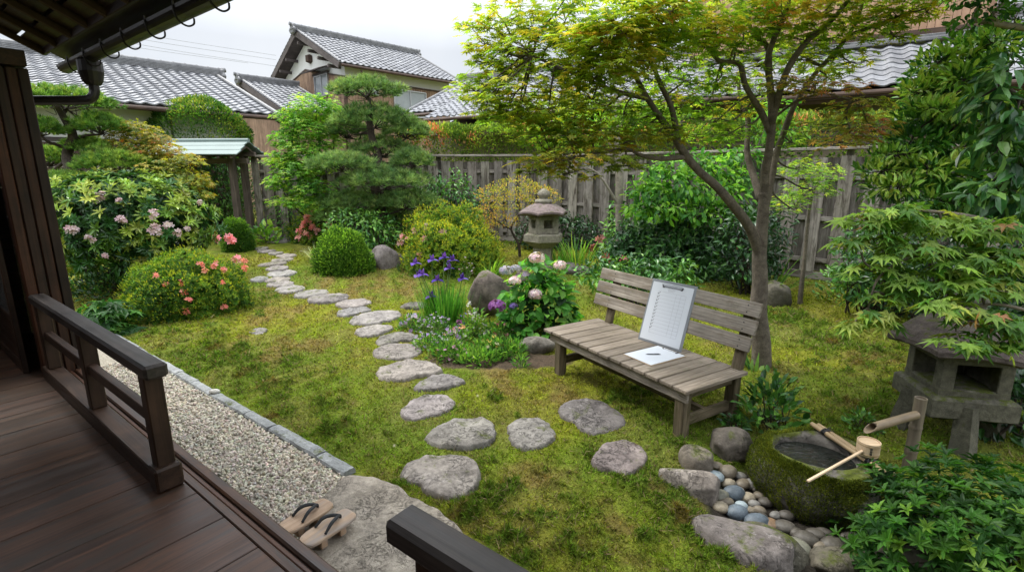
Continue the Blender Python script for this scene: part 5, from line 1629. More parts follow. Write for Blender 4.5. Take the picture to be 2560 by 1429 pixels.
geta(onz(821, 1318, gz0), gd_, "wooden sandal with dark strap, nearer of the pair, its two teeth in view", 1)
# ------------------------------------------------------------------ leaves, twigs, flowers
LEAF4 = (np.array(((0, 0, 0), (.45, .5, .10), (1, 0, -.05), (.45, -.5, .10))), [(0, 3, 2, 1)])
LEAFE = (np.array(((0, 0, 0), (.28, .42, .10), (.68, .40, .07), (1, 0, -.10), (.68, -.40, .07), (.28, -.42, .10), (.5, 0, 0))), [(0, 6, 3, 2, 1), (0, 5, 4, 3, 6)])
def _maple(nl=7):
    angs = np.radians(np.linspace(-128, 128, nl)); ln = np.array((.45, .78, .95, 1.0, .95, .78, .45)) if nl == 7 else np.array((.6, .95, 1, .95, .6))
    V = [(0, 0, 0)]; F = []
    h = (angs[1] - angs[0]) / 2
    na = np.append(angs - h, angs[-1] + h)
    for a in na:
        V.append((.34 * math.cos(a), .34 * math.sin(a), .015))
    for i, a in enumerate(angs):
        V.append((ln[i] * math.cos(a), ln[i] * math.sin(a), -.16 * ln[i]))
    n1 = nl + 1
    for i in range(nl):
        F.append((0, 1 + i, 1 + n1 + i, 2 + i))
    return np.array(V), F
MAPLE7 = _maple(7)
MAPLE5 = _maple(5)
NEEDLE = (np.array(((0, .5, 0), (0, -.5, 0), (1, 0, 0))), [(0, 1, 2)])
def _flower(n=5, cup=.35, w=.55):
    V, F = [(0, 0, 0)], []
    for k in range(n):
        a = 2 * math.pi * k / n
        c, s = math.cos(a), math.sin(a)
        for (r, t, z) in ((.55, -w / 2 * 1.1, cup * .6), (1.0, -.16, cup), (1.0, .16, cup), (.55, w / 2 * 1.1, cup * .6)):
            V.append((r * c - t * s, r * s + t * c, z))
        b = 1 + 4 * k
        F.append((0, b, b + 1, b + 2, b + 3))
    return np.array(V), F
FLOWER5 = _flower(5); FLOWER4 = _flower(4, .1, .8); DAISY = _flower(9, .08, .26)
def frames(axis, nrm):
    x = norm(axis)
    z = nrm - x * (x * nrm).sum(-1, keepdims=True)
    z = norm(z)
    return np.stack([x, np.cross(z, x), z], 1)
def rdir(n, rng):
    return norm(rng.normal(size=(n, 3)))
def blob(c, rad, n, rng, shell=.72, lumps=.16, lf=2.0, seed=0, zmin=-1.0, zmax=1.0):
    d = rdir(int(n * 2.2) + 20, rng)
    d = d[(d[:, 2] > zmin) & (d[:, 2] < zmax)]
    while len(d) < n:
        e = rdir(n, rng); d = np.vstack([d, e[(e[:, 2] > zmin) & (e[:, 2] < zmax)]])
    d = d[:n]
    r = (shell ** 3 + (1 - shell ** 3) * rng.random(n)) ** (1 / 3)
    r = r * (1 + lumps * fnoise(d + seed * 1.7, lf, seed, 2))
    rad = np.asarray(rad, float)
    return np.asarray(c, float) + d * r[:, None] * rad, norm(d / rad)
def pick(pal, n, rng, jit=.16, pos=None, nf=2.5, seed=0):
    """colour of each leaf: palette entries in order, chosen by a patchy number plus chance"""
    cols = np.array([p[0] for p in pal], float); w = np.cumsum([p[1] for p in pal]); w = w / w[-1]
    u = rng.random(n)
    if pos is not None:
        u = np.clip(.5 + .5 * (.62 * fnoise(pos, nf, seed, 2) + .75 * (u - .5) * 2), 0, .999)
    c = cols[np.searchsorted(w, u)]
    return np.clip(c * (1 + rng.normal(0, jit, (n, 1))) * (1 + rng.normal(0, .05, (n, 3))), .004, 1)
def put(mb, tm, pos, out, size, pal, rng, mode='out', wid=.42, droop=.1, jit=.5, svar=.3, pcol=True, seed=0, nf=2.5, up=.35, tilt=.75):
    n = len(pos)
    rd = rdir(n, rng)
    if mode == 'out':
        ax = norm(out + jit * rd + np.array((0, 0, up))); nm = norm(np.array((0, 0, 1.)) + .5 * rdir(n, rng) + .3 * out)
    elif mode == 'flat':
        h = norm(out * np.array((1, 1, 0)) + .8 * rd * np.array((1, 1, .15)))
        ax = norm(h + np.array((0, 0, -droop)) + .12 * rdir(n, rng)); nm = norm(np.array((0, 0, 1.)) + tilt * norm(out * np.array((1, 1, 0)) + .5 * rd) + .5 * rdir(n, rng) * jit * 1.6)
    elif mode == 'shell':
        t = norm(np.cross(out, rd)); ax = norm(t + np.array((0, 0, -droop)) + .25 * out); nm = norm(out + jit * rdir(n, rng) + np.array((0, 0, .3)))
    elif mode == 'hang':
        ax = norm(out * np.array((.6, .6, .2)) + jit * rd + np.array((0, 0, -droop))); nm = norm(out + np.array((0, 0, .8)) + .35 * rdir(n, rng))
    s = size * (1 + svar * rng.uniform(-1, 1, n))
    sc = np.stack([s, s * wid, s], 1) if tm is not MAPLE7 and tm is not MAPLE5 else np.stack([s, s * wid, s], 1)
    col = pick(pal, n, rng, pos=pos if pcol else None, seed=seed, nf=nf) if isinstance(pal, list) else pal
    mb.inst(tm[0], tm[1], pos, frames(ax, nm), sc, col)
def rosettes(mb, pos, out, k, size, pal, rng, tm=LEAFE, wid=.3, spread=.75, svar=.25, seed=0, lift=.3, nf=2.5):
    """whorls of k leaves at the shoot ends"""
    n = len(pos)
    o = norm(out + .35 * rdir(n, rng) + np.array((0, 0, lift)))
    t1 = norm(np.cross(o, rdir(n, rng))); t2 = np.cross(o, t1)
    col = pick(pal, n, rng, pos=pos, seed=seed, nf=nf)
    ss = size * (1 + svar * rng.uniform(-1, 1, n))
    for q in range(k):
        a = 2 * math.pi * q / k + rng.uniform(-.25, .25, n)
        el = rng.uniform(.05, .75, n)
        rad = np.cos(a)[:, None] * t1 + np.sin(a)[:, None] * t2
        ax = norm(rad * spread + o * el[:, None])
        nm = norm(o - ax * (o * ax).sum(1, keepdims=True) + .2 * rdir(n, rng))
        s = ss * rng.uniform(.75, 1.1, n)
        mb.inst(tm[0], tm[1], pos + rdir(n, rng) * size * .04, frames(ax, nm), np.stack([s, s * wid, s], 1), np.clip(col * (1 + rng.normal(0, .1, (n, 1))), .004, 1))
def ribbons(mb, base, dirn, length, width, bend, col, rng, nseg=5, out=None):
    """strap leaves: each bends over along its own heading"""
    n = len(base)
    d = norm(dirn); h = out if out is not None else norm(d * np.array((1, 1, 0)) + 1e-3)
    side = norm(np.cross(h, np.array((0, 0, 1.)))) 
    L_, R_s = [], []
    p = base.copy(); cur = d.copy()
    for s in range(nseg + 1):
        f = s / nseg
        w = width * (1 - f ** 2.2) * (.6 + .4 * min(1, f * 4)) * .5
        L_.append(p + side * w[:, None]); R_s.append(p - side * w[:, None])
        cur = norm(cur + (h * .25 + np.array((0, 0, -.55))) * (bend / nseg)[:, None] * (.3 + 1.4 * f))
        p = p + cur * (length / nseg)[:, None]
    V = np.stack(L_ + R_s, 1)                       # n, 2(nseg+1), 3
    k = 2 * (nseg + 1); off = (np.arange(n) * k)[:, None]
    F = [off + np.array([[s, s + 1, nseg + 2 + s, nseg + 1 + s]]) for s in range(nseg)]
    mb.add(V.reshape(-1, 3), {4: np.vstack(F)}, np.repeat(col, k, axis=0))
def twigs(mb, p0, targets, r, rng, n=5, sag=.0, kink=.08, tip=.25, midlift=.0):
    for t in targets:
        L_ = np.linalg.norm(t - p0)
        m1 = p0 * .66 + t * .34 + rng.normal(0, kink * L_, 3) + np.array((0, 0, midlift * L_))
        m2 = p0 * .33 + t * .67 + rng.normal(0, kink * L_, 3) + np.array((0, 0, midlift * L_))
        P = smooth_path([p0, m1, m2, t], 4)
        mb.tube(P, np.linspace(r, r * tip, len(P)), n, cap=False)
def limb(mb, pts, r0, r1, n=9, wob=.0, rng=None, sub=6):
    """a limb through (px, py, Y) places or world points"""
    P = np.array([at(*p) if p[1] > 20 or len(p) == 3 and p[0] > 20 else p for p in pts]) if not isinstance(pts, np.ndarray) else pts
    P = smooth_path(P, sub)
    if rng is not None and wob:
        P = P + wob * np.stack([fnoise(P, 2.5, 5), fnoise(P, 2.5, 6), np.zeros(len(P))], 1)
    f = np.linspace(0, 1, len(P))
    r = r0 * (1 - f) + r1 * f
    r = r * (1 + .06 * fnoise(P, 9, 3, 2))
    mb.tube(P, r, n)
    return P
g_ = lambda r, g, b, k=.82: lin(r, g, b) * k
# palettes (leaf colours as the leaf itself has them)
P_AZ = [(g_(132, 168, 56), 3), (g_(94, 138, 46), 4), (g_(55, 98, 38), 3)]
P_BALL = [(g_(120, 165, 60), 3), (g_(88, 135, 48), 4), (g_(55, 100, 38), 3)]
P_RH = [(g_(175, 195, 85), 1.8), (g_(120, 160, 66), 3), (g_(66, 112, 54), 4), (g_(42, 80, 44), 3)]
P_PINE = [(g_(160, 190, 110), 3), (g_(125, 160, 92), 4), (g_(95, 130, 75), 3)]
P_PINE2 = [(g_(170, 200, 90), 3), (g_(130, 170, 75), 4), (g_(90, 135, 60), 3)]
P_LIME = [(g_(185, 215, 90), 3), (g_(140, 195, 72), 4), (g_(90, 150, 58), 3)]
P_GREEN = [(g_(125, 175, 72), 3), (g_(85, 140, 58), 4), (g_(52, 100, 45), 3)]
P_DARK = [(g_(75, 120, 55), 2), (g_(48, 90, 42), 4), (g_(32, 65, 34), 4)]
P_GOLD = [(g_(235, 165, 80), 1.4), (g_(230, 200, 80), 3), (g_(200, 200, 75), 3), (g_(140, 165, 62), 2)]
P_MAPLE = [(g_(235, 218, 88), 2.4), (g_(200, 212, 78), 4), (g_(168, 200, 70), 4), (g_(125, 165, 58), 2)]
P_MAPG = [(g_(195, 208, 80), 2), (g_(158, 198, 70), 4), (g_(120, 168, 58), 4)]
P_MAPO = [(g_(240, 180, 115), 1.2), (g_(235, 205, 100), 3), (g_(210, 205, 80), 4), (g_(160, 180, 66), 3)]
P_MAPR = [(g_(215, 150, 118), 2), (g_(205, 165, 105), 3), (g_(185, 180, 90), 4), (g_(145, 168, 72), 3)]
P_MAPN = [(g_(172, 190, 90), 2.5), (g_(138, 174, 74), 4), (g_(95, 140, 58), 4), (g_(185, 145, 100), .5)]
P_HEDGE = [(g_(165, 185, 80), 2.5), (g_(125, 155, 65), 4), (g_(85, 120, 52), 3)]
P_RED = [(g_(235, 145, 118), 2), (g_(235, 172, 130), 2), (g_(215, 180, 110), 2)]
P_US = [(g_(120, 165, 62), 2.2), (g_(75, 125, 45), 4), (g_(48, 92, 36), 3)]
P_PINK = [(g_(255, 185, 185, 1), 2), (g_(250, 155, 160, 1), 2)]
P_PALEPINK = [(g_(235, 215, 215, .62), 3), (g_(225, 190, 195, .62), 2)]
def shrub_c(px, pyb, wpx, pyt, back=.6):
    """mound standing on the ground: px middle, foot row, width in px, top row -> centre of its base, radii"""
    f = ong(px, pyb)
    s = mpp(f)
    rx = wpx * s / 2
    c = f + norm(f * (1, 1, 0)) * rx * back
    c[2] = float(gz(c[0], c[1]))
    tp = at(px, pyt, c[1] - rx * .15)
    return c, rx, tp[2] - c[2]
def stems(root, base, tips, r, rng, name="stems", mat='bark_dark', spread=.08):
    b = MB()
    for t in tips:
        p0 = base + np.array((rng.normal(0, spread), rng.normal(0, spread), -.04))
        twigs(b, p0, [t], r, rng, 5, tip=.35)
    return b.build(name, MT[mat], root, smooth=True)
def flowers_on(root, pts, size, pal, rng, tm=FLOWER5, per=7, clus=.05, name="flower_cluster", toward=None):
    for p in pts:
        b = MB()
        o = norm(np.array((0, 0, CAM_H)) - p) * .6 + np.array((0, 0, .6)) if toward is None else toward
        pos = p + rdir(per, rng) * clus * rng.random((per, 1)) ** .5
        out = norm(norm(pos - p + 1e-4) * .9 + o)
        t1 = norm(np.cross(out, rdir(per, rng)))
        s = size * rng.uniform(.8, 1.2, per)
        b.inst(tm[0], tm[1], pos, np.stack([t1, np.cross(out, t1), out], 1), s, pick(pal, per, rng, .08))
        b.build(name, MT['petal'], root)
def on_mound(c, rx, h, px, py, ry=None):
    """where the ray through a photo place first meets the mound (an upright half ellipsoid)"""
    o = np.array((0, 0, CAM_H)); d = raydir(px, py)
    ry = rx * .8 if ry is None else ry
    R = np.array((rx, ry, h))
    a = ((d / R) ** 2).sum(); e = (o - c) / R; bq = 2 * (e * d / R).sum(); cq = (e ** 2).sum() - 1
    D = bq * bq - 4 * a * cq
    t = (-bq - math.sqrt(D)) / (2 * a) if D > 0 else -bq / (2 * a)
    return o + d * t
# ------------------------------------------------------------------ clipped and flowering shrubs
def mound(name, label, px, pyb, wpx, pyt, n, size, pal, seed, wid=.42, mode='out', shell=.8, lumps=.12, lf=3.0, ros=0, mat='leaf', ryf=.8, tm=None, jit=.6, cat="shrub", tips=None, zlow=-.12):
    rng = np.random.default_rng(seed)
    c, rx, h = shrub_c(px, pyb, wpx, pyt)
    root = thing(name, label, cat, c)
    b = MB()
    R = np.array((rx, rx * ryf, h))
    if ros:
        p, o = blob(c, R, n, rng, shell, lumps, lf, seed, zlow)
        rosettes(b, p, o, ros, size, pal, rng, tm or LEAFE, wid, seed=seed)
        p, o = blob(c, R * .86, n // 2, rng, .7, lumps, lf, seed, zlow)
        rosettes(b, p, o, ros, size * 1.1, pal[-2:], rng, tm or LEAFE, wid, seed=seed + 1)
    else:
        p, o = blob(c, R, n, rng, shell, lumps, lf, seed, zlow)
        put(b, tm or LEAF4, p, o, size, pal, rng, mode, wid, jit=jit, seed=seed)
        p, o = blob(c, R * .88, n // 2, rng, .75, lumps, lf, seed, zlow)
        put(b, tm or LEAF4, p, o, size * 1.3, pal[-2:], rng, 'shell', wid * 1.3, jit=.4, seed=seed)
    if tips is not None:
        tp, tn, ts, tz = tips
        p, o = blob(c, R * 1.03, tn, rng, .95, lumps, lf, seed, tz)
        put(b, tm or LEAF4, p, o, ts, tp, rng, 'out', wid, jit=.5, seed=seed + 5, up=.7)
    b.build("foliage", MT[mat], root)
    tp_, _ = blob(c, R * .75, 14, rng, .6, 0, 1, 1, .0)
    stems(root, c, tp_, .014, rng)
    return root, c, rx, h
P_AZT = [(g_(165, 175, 60), 1), (g_(140, 165, 55), 1)]
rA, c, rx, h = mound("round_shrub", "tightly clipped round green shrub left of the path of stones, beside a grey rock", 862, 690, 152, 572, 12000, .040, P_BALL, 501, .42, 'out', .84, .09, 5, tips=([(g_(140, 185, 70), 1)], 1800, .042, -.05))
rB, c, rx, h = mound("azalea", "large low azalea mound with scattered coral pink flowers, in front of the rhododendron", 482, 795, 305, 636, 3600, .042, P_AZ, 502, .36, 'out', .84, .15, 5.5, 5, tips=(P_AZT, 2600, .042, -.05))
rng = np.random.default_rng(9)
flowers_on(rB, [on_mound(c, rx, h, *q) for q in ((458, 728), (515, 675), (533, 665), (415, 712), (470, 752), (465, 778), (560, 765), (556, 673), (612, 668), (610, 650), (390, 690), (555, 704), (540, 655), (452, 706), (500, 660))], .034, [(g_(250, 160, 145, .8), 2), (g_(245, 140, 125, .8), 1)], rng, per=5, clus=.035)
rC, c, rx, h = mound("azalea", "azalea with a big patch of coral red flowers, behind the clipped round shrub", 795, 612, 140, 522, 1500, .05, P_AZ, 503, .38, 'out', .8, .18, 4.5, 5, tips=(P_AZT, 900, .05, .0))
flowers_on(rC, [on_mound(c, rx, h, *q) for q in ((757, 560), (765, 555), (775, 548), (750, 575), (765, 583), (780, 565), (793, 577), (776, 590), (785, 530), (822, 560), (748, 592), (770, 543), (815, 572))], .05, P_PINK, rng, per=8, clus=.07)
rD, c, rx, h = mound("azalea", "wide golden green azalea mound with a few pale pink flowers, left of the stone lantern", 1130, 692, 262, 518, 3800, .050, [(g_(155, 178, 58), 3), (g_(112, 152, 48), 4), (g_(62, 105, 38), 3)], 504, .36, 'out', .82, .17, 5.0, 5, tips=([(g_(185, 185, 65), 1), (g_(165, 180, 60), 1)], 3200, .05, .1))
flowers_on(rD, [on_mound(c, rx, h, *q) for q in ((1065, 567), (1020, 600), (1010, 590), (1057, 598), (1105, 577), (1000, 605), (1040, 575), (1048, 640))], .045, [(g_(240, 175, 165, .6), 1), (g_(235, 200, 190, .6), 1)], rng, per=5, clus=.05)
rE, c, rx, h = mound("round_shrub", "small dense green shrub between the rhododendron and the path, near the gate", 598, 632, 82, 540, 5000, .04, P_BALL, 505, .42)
# rhododendron
rng = np.random.default_rng(510)
c, rx, h = shrub_c(345, 742, 430, 432)
rh = thing("rhododendron", "tall rhododendron with whorled glossy leaves and pale pink flower trusses, beside the wooden wall", "shrub", c)
cc_ = c + np.array((0, 0, h * .56)); R = np.array((rx, rx * .75, h * .46))
b = MB()
p, o = blob(cc_, R, 760, rng, .85, .14, 2.4, 3, -.75)
rosettes(b, p, o, 9, .135, P_RH, rng, LEAFE, .30, .8, seed=4, nf=1.6)
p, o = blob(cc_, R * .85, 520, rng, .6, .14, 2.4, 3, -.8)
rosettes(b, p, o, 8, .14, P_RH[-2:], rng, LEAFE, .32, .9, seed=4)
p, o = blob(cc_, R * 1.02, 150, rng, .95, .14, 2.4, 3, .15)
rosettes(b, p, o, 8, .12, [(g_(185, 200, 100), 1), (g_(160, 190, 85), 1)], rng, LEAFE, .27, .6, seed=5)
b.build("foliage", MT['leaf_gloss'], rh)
tp_, _ = blob(cc_, R * .7, 22, rng, .5, 0, 1, 1, -.9)
stems(rh, c, tp_, .03, rng, spread=.16)
pk = lambda px, py: on_mound(cc_, rx * 1.07, R[2] * 1.06, px, py, rx * .82)
flowers_on(rh, [pk(*q) for q in ((240, 495), (255, 488), (385, 535), (380, 575), (390, 572), (398, 578), (420, 562), (445, 578), (305, 548), (180, 574))], .040, P_PALEPINK, rng, per=10, clus=.06, name="flower_truss")
flowers_on(rh, [pk(*q) for q in ((308, 552), (220, 592), (186, 576), (262, 637), (232, 600), (470, 572), (500, 505), (300, 500))], .032, P_PALEPINK, rng, per=8, clus=.03, name="flower_bud")
flowers_on(rh, [pk(*q) for q in ((570, 592), (580, 600), (535, 595), (592, 646))], .045, P_PINK, rng, per=9, clus=.06, name="coral_flower_cluster")

# ------------------------------------------------------------------ cloud-pruned pines
def pine(name, label, trunk, Y, pads, pal, seed, nl, r0, r1, mat='needle', dens=1.0, nw=.010, cone=.9, depthf=.8):
    rng = np.random.default_rng(seed)
    base = at(*trunk[0], Y); base[2] = float(gz(base[0], base[1])) - .05
    root = thing(name, label, "pine tree", base)
    tb = MB()
    P = np.vstack([base, np.array([at(x, y, Y + rng.uniform(-.15, .15)) for x, y in trunk[1:]])])
    TP = limb(tb, P, r0, r1, 10)
    tb.build("trunk", MT['bark_dark'], root, smooth=True)
    fb, bb = MB(), MB()
    for k, (px, py, hw, hh) in enumerate(pads):
        dy = rng.uniform(-.55, .55) if k else 0
        c = at(px, py, Y + dy); s = mpp(c)
        R = np.array((hw * s, hw * s * depthf, hh * s))
        n = int(dens * 470 * (hw / 80) * max(.7, hh / 28))
        p, o = blob(c - np.array((0, 0, R[2] * .35)), R * np.array((1.05, 1.05, 1.3)), n, rng, .6, .2, 3.2, seed + k, -.12)
        p[:, 2] = np.maximum(p[:, 2], c[2] - R[2] * .8 + rng.uniform(-.03, .03, n))
        q = 15
        o2 = norm(o * .8 + np.array((0, 0, .5)))
        pp = np.repeat(p, q, 0); oo = np.repeat(o2, q, 0)
        ax = norm(oo + cone * rdir(n * q, rng)); ax[:, 2] = np.where(ax[:, 2] < -.25, -ax[:, 2], ax[:, 2])
        col = np.repeat(pick(pal, n, rng, .10, pos=p, seed=seed + k, nf=3), q, 0) * (1 + rng.normal(0, .12, (n * q, 1)))
        ln = nl * rng.uniform(.7, 1.15, n * q)
        fb.inst(NEEDLE[0], NEEDLE[1], pp, frames(ax, rdir(n * q, rng)), np.stack([ln, np.full(n * q, nw), ln], 1), np.clip(col, .004, 1))
        # bough from the trunk and finer wood under the pad
        i = np.argmin(((TP - (c - np.array((0, 0, .25)))) ** 2).sum(1) + 2.0 * np.maximum(0, TP[:, 2] - c[2] + .05))
        hub = c - np.array((0, 0, R[2] * .75))
        twigs(bb, TP[i], [hub], max(.014, r1 * .8), rng, 7, kink=.12, tip=.5, midlift=-.05)
        sel = p[rng.permutation(n)[:16]] - np.array((0, 0, R[2] * .25))
        twigs(bb, hub, sel, .011, rng, 5, kink=.10, tip=.3)
    bb.build("branches", MT['bark_dark'], root, smooth=True)
    fb.build("needles", MT[mat], root)
    return root
pine("pine_tree", "cloud pruned pine with grey green needle pads before the two storey house", [(958, 592), (952, 520), (938, 470), (946, 400), (928, 335), (924, 290), (930, 262), (915, 238)], 10.5,
     [(915, 222, 84, 27), (935, 297, 100, 30), (868, 325, 50, 26), (1015, 325, 55, 27), (955, 372, 78, 28), (856, 408, 74, 27), (1030, 400, 46, 27), (965, 448, 105, 32), (890, 505, 95, 30), (1015, 500, 85, 28), (835, 540, 55, 20), (960, 540, 70, 20)], P_PINE, 601, .125, .115, .035, nw=.013)
pine("pine_tree", "spreading cloud pruned pine with yellow green pads beside the dark house wall", [(205, 560), (188, 470), (168, 390), (182, 340), (160, 295), (140, 262)], 8.6,
     [(160, 250, 108, 27), (250, 315, 64, 27), (100, 320, 50, 26), (290, 405, 88, 32), (120, 395, 50, 28), (215, 365, 50, 22), (180, 455, 80, 22)], P_PINE2, 602, .085, .10, .04, dens=1.5, nw=.012, cone=.7)

# ------------------------------------------------------------------ trees and tall shrubs in leaf
def tree(name, label, cat, limbs, sprays, tm, seed, mat='leaf', bark='bark', wid=1.0, r=(.03, .012), mode='flat', twig=.006, droop=.15, dens=1.0, ntw=6, depthf=.85, jit=.5, shell=.3, lumps=.25):
    """limbs: lists of (px, py, Y) with radii; sprays: px, py, half width, half height, Y, leaves, size, palette"""
    rng = np.random.default_rng(seed)
    first = limbs[0][0]
    base = at(*first[0]) if len(first[0]) == 3 else first[0]
    root = thing(name, label, cat, (base[0], base[1], float(gz(base[0], base[1]))))
    tb = MB(); pts = []
    for k, (pl, r0, r1) in enumerate(limbs):
        P = np.array([at(*q) for q in pl])
        if k == 0:
            P[0, 2] = float(gz(P[0, 0], P[0, 1])) - .06
        pts.append(limb(tb, P, r0, r1, 12 if r0 > .05 else 8))
    tb.build("trunk", MT[bark], root, smooth=True)
    allp = np.vstack(pts)
    lb, wb = MB(), MB()
    for k, (px, py, hw, hh, Y, n, size, pal) in enumerate(sprays):
        c = at(px, py, Y); s = mpp(c)
        R = np.array((hw * s, hw * s * depthf, hh * s))
        n = int(n * dens)
        p, o = blob(c, R, n, rng, shell, lumps, 2.2, seed + k)
        p[:, 2] -= .10 * ((p[:, :2] - c[:2]) ** 2).sum(1) / (R[0] + .05)
        put(lb, tm, p, o, size, pal, rng, mode, wid, droop, jit, .3, seed=seed + k)
        if twig:
            i = np.argmin(((allp - c) ** 2).sum(1))
            hub = c - np.array((0, 0, R[2] * .25))
            twigs(wb, allp[i], [hub], twig * 1.8, rng, 6, kink=.07, tip=.5)
            twigs(wb, hub, p[rng.permutation(n)[:ntw]], twig * .8, rng, 5, kink=.06, tip=.35)
    if wb.n:
        wb.build("twigs", MT[bark], root, smooth=True)
    lb.build("crown", MT[mat], root)
    return root
Y0 = 4.75
limbs = [
 ([(1905, 915, Y0), (1903, 850, Y0), (1896, 780, Y0), (1900, 700, Y0), (1898, 640, Y0), (1903, 585, Y0), (1908, 530, Y0), (1910, 480, Y0)], .094, .042),
 ([(1908, 548, Y0), (1911, 450, Y0), (1922, 380, Y0 - .05), (1930, 300, Y0 - .1), (1926, 220, Y0 - .1), (1920, 150, Y0 - .15), (1938, 90, Y0 - .2), (1965, 30, Y0 - .2), (1980, -60, Y0 - .2), (1990, -150, Y0 - .2)], .044, .015),
 ([(1900, 665, Y0), (1893, 615, Y0 - .02), (1868, 560, Y0 - .08), (1830, 510, Y0 - .15), (1790, 465, Y0 - .2), (1745, 425, Y0 - .25), (1712, 385, Y0 - .3), (1683, 339, Y0 - .35), (1649, 292, Y0 - .4), (1616, 242, Y0 - .45), (1592, 198, Y0 - .5), (1572, 178, Y0 - .5), (1545, 173, Y0 - .55)], .052, .013),
 ([(1697, 362, Y0 - .33), (1686, 302, Y0 - .4), (1676, 262, Y0 - .45), (1653, 215, Y0 - .5), (1633, 168, Y0 - .55), (1609, 128, Y0 - .6), (1590, 60, Y0 - .65)], .028, .010),
 ([(1619, 246, Y0 - .45), (1565, 235, Y0 - .5), (1522, 222, Y0 - .55), (1478, 203, Y0 - .6), (1400, 170, Y0 - .6), (1330, 140, Y0 - .5)], .022, .008),
 ([(1710, 393, Y0 - .3), (1660, 397, Y0 - .4), (1633, 395, Y0 - .45), (1596, 386, Y0 - .5), (1565, 373, Y0 - .5), (1480, 385, Y0 - .45), (1390, 405, Y0 - .4)], .022, .007),
 ([(1928, 310, Y0 - .1), (1964, 185, Y0 - .15), (2017, 104, Y0 - .2), (2064, 67, Y0 - .2), (2121, 0, Y0 - .25), (2170, -80, Y0 - .2)], .034, .012),
 ([(1912, 520, Y0), (1930, 437, Y0 + .1), (1940, 386, Y0 + .15), (1964, 319, Y0 + .15), (1987, 262, Y0 + .1), (2037, 186, Y0), (2088, 131, Y0), (2128, 77, Y0 - .05), (2148, 34, Y0 - .1), (2170, -40, Y0)], .036, .010),
 ([(2122, 88, Y0 - .05), (2189, 64, Y0 - .1), (2239, 44, Y0 - .2), (2320, 20, Y0 - .3)], .016, .006),
 ([(1925, 330, Y0 - .08), (1905, 285, Y0 - .1), (1864, 215, Y0 - .2), (1848, 161, Y0 - .2), (1797, 151, Y0 - .25), (1764, 114, Y0 - .3), (1703, 89, Y0 - .4)], .032, .010),
 ([(1924, 180, Y0 - .12), (1918, 118, Y0 - .1), (1885, 87, Y0 - .1), (1871, 44, Y0), (1895, -10, Y0), (1900, -90, Y0)], .026, .010),
 ([(1903, 500, Y0 + .05), (1884, 440, Y0 + .25), (1868, 380, Y0 + .35), (1870, 300, Y0 + .4), (1850, 240, Y0 + .4), (1845, 180, Y0 + .4)], .04, .015),
 ([(1940, 290, Y0), (1990, 255, Y0 - .2), (2060, 235, Y0 - .3), (2130, 250, Y0 - .35)], .014, .005),
]
S_ = .060
KX, KH = 1.15, 1.75
sp = []
def sadd(lst, n, size, pal):
    for (px, py, hw, hh, Y) in lst:
        sp.append((px, py, hw * KX, hh * KH, Y, n * hw * hh / 3500. * KX, size, pal))
sadd([(1215, 105, 62, 14, 4.5), (1262, 45, 80, 26, 4.5), (1335, 118, 95, 26, 4.35), (1240, 190, 75, 20, 4.6), (1300, 225, 105, 24, 4.4), (1405, 55, 100, 34, 4.2), (1425, 160, 110, 28, 4.2), (1370, 268, 100, 24, 4.4), (1480, 240, 100, 24, 4.2), (1230, 250, 50, 18, 4.5), (1190, 150, 35, 12, 4.6)], 190, S_, P_MAPLE)
sadd([(1480, 105, 95, 30, 3.9), (1545, 55, 110, 32, 3.8), (1560, 135, 100, 26, 3.85), (1640, 35, 110, 34, 3.8), (1660, 120, 85, 26, 4.0), (1740, 60, 105, 34, 4.2), (1500, 180, 90, 24, 4.0)], 190, .066, P_MAPLE)
sadd([(1560, 75, 70, 16, 3.7), (1500, 70, 50, 14, 3.75), (1790, 60, 70, 18, 4.1), (1680, 20, 80, 18, 3.8), (1960, 30, 80, 22, 4.4), (2060, 25, 90, 24, 4.5)], 120, .066, P_MAPO)
sadd([(1710, 190, 85, 22, 4.4), (1610, 300, 90, 18, 4.5), (1765, 255, 85, 20, 4.6), (1860, 60, 90, 34, 4.4), (1800, 150, 66, 20, 4.6), (1560, 280, 70, 16, 4.4), (1820, 330, 70, 18, 4.8), (1780, 300, 60, 16, 4.7)], 170, S_, P_MAPG)
sadd([(1950, 60, 90, 26, 4.6), (2060, 60, 95, 26, 4.6), (2150, 35, 90, 24, 4.6), (2245, 30, 80, 22, 4.5), (2010, 140, 80, 22, 4.8), (2095, 110, 70, 18, 4.6), (2235, 85, 50, 12, 4.4), (2320, 25, 45, 16, 4.4), (2070, 190, 60, 14, 4.7), (1990, -60, 200, 40, 4.6), (1700, -70, 220, 40, 4.2), (1400, -60, 160, 40, 4.4), (2250, -50, 140, 36, 4.6)], 150, S_, P_MAPLE)
sadd([(2040, 213, 110, 12, 4.35), (1955, 205, 60, 10, 4.4), (2150, 262, 80, 16, 4.5), (2100, 305, 80, 20, 4.6), (2190, 320, 60, 18, 4.5), (2110, 350, 70, 14, 4.6)], 190, S_, P_MAPR)
sadd([(2000, 410, 60, 22, 4.9), (2030, 465, 66, 22, 4.9), (1985, 350, 60, 18, 4.9), (1990, 510, 50, 18, 5.0)], 150, .045, P_MAPG)
sadd([(1450, 388, 135, 15, 4.25), (1360, 402, 75, 13, 4.3), (1560, 350, 105, 15, 4.25), (1330, 425, 45, 9, 4.3), (1640, 335, 75, 14, 4.3), (1480, 330, 105, 15, 4.3), (1560, 410, 60, 10, 4.25), (1420, 430, 70, 10, 4.3)], 230, S_, [(g_(205, 165, 80), 1.2), (g_(190, 180, 68), 3), (g_(155, 170, 60), 4), (g_(115, 145, 52), 2)])
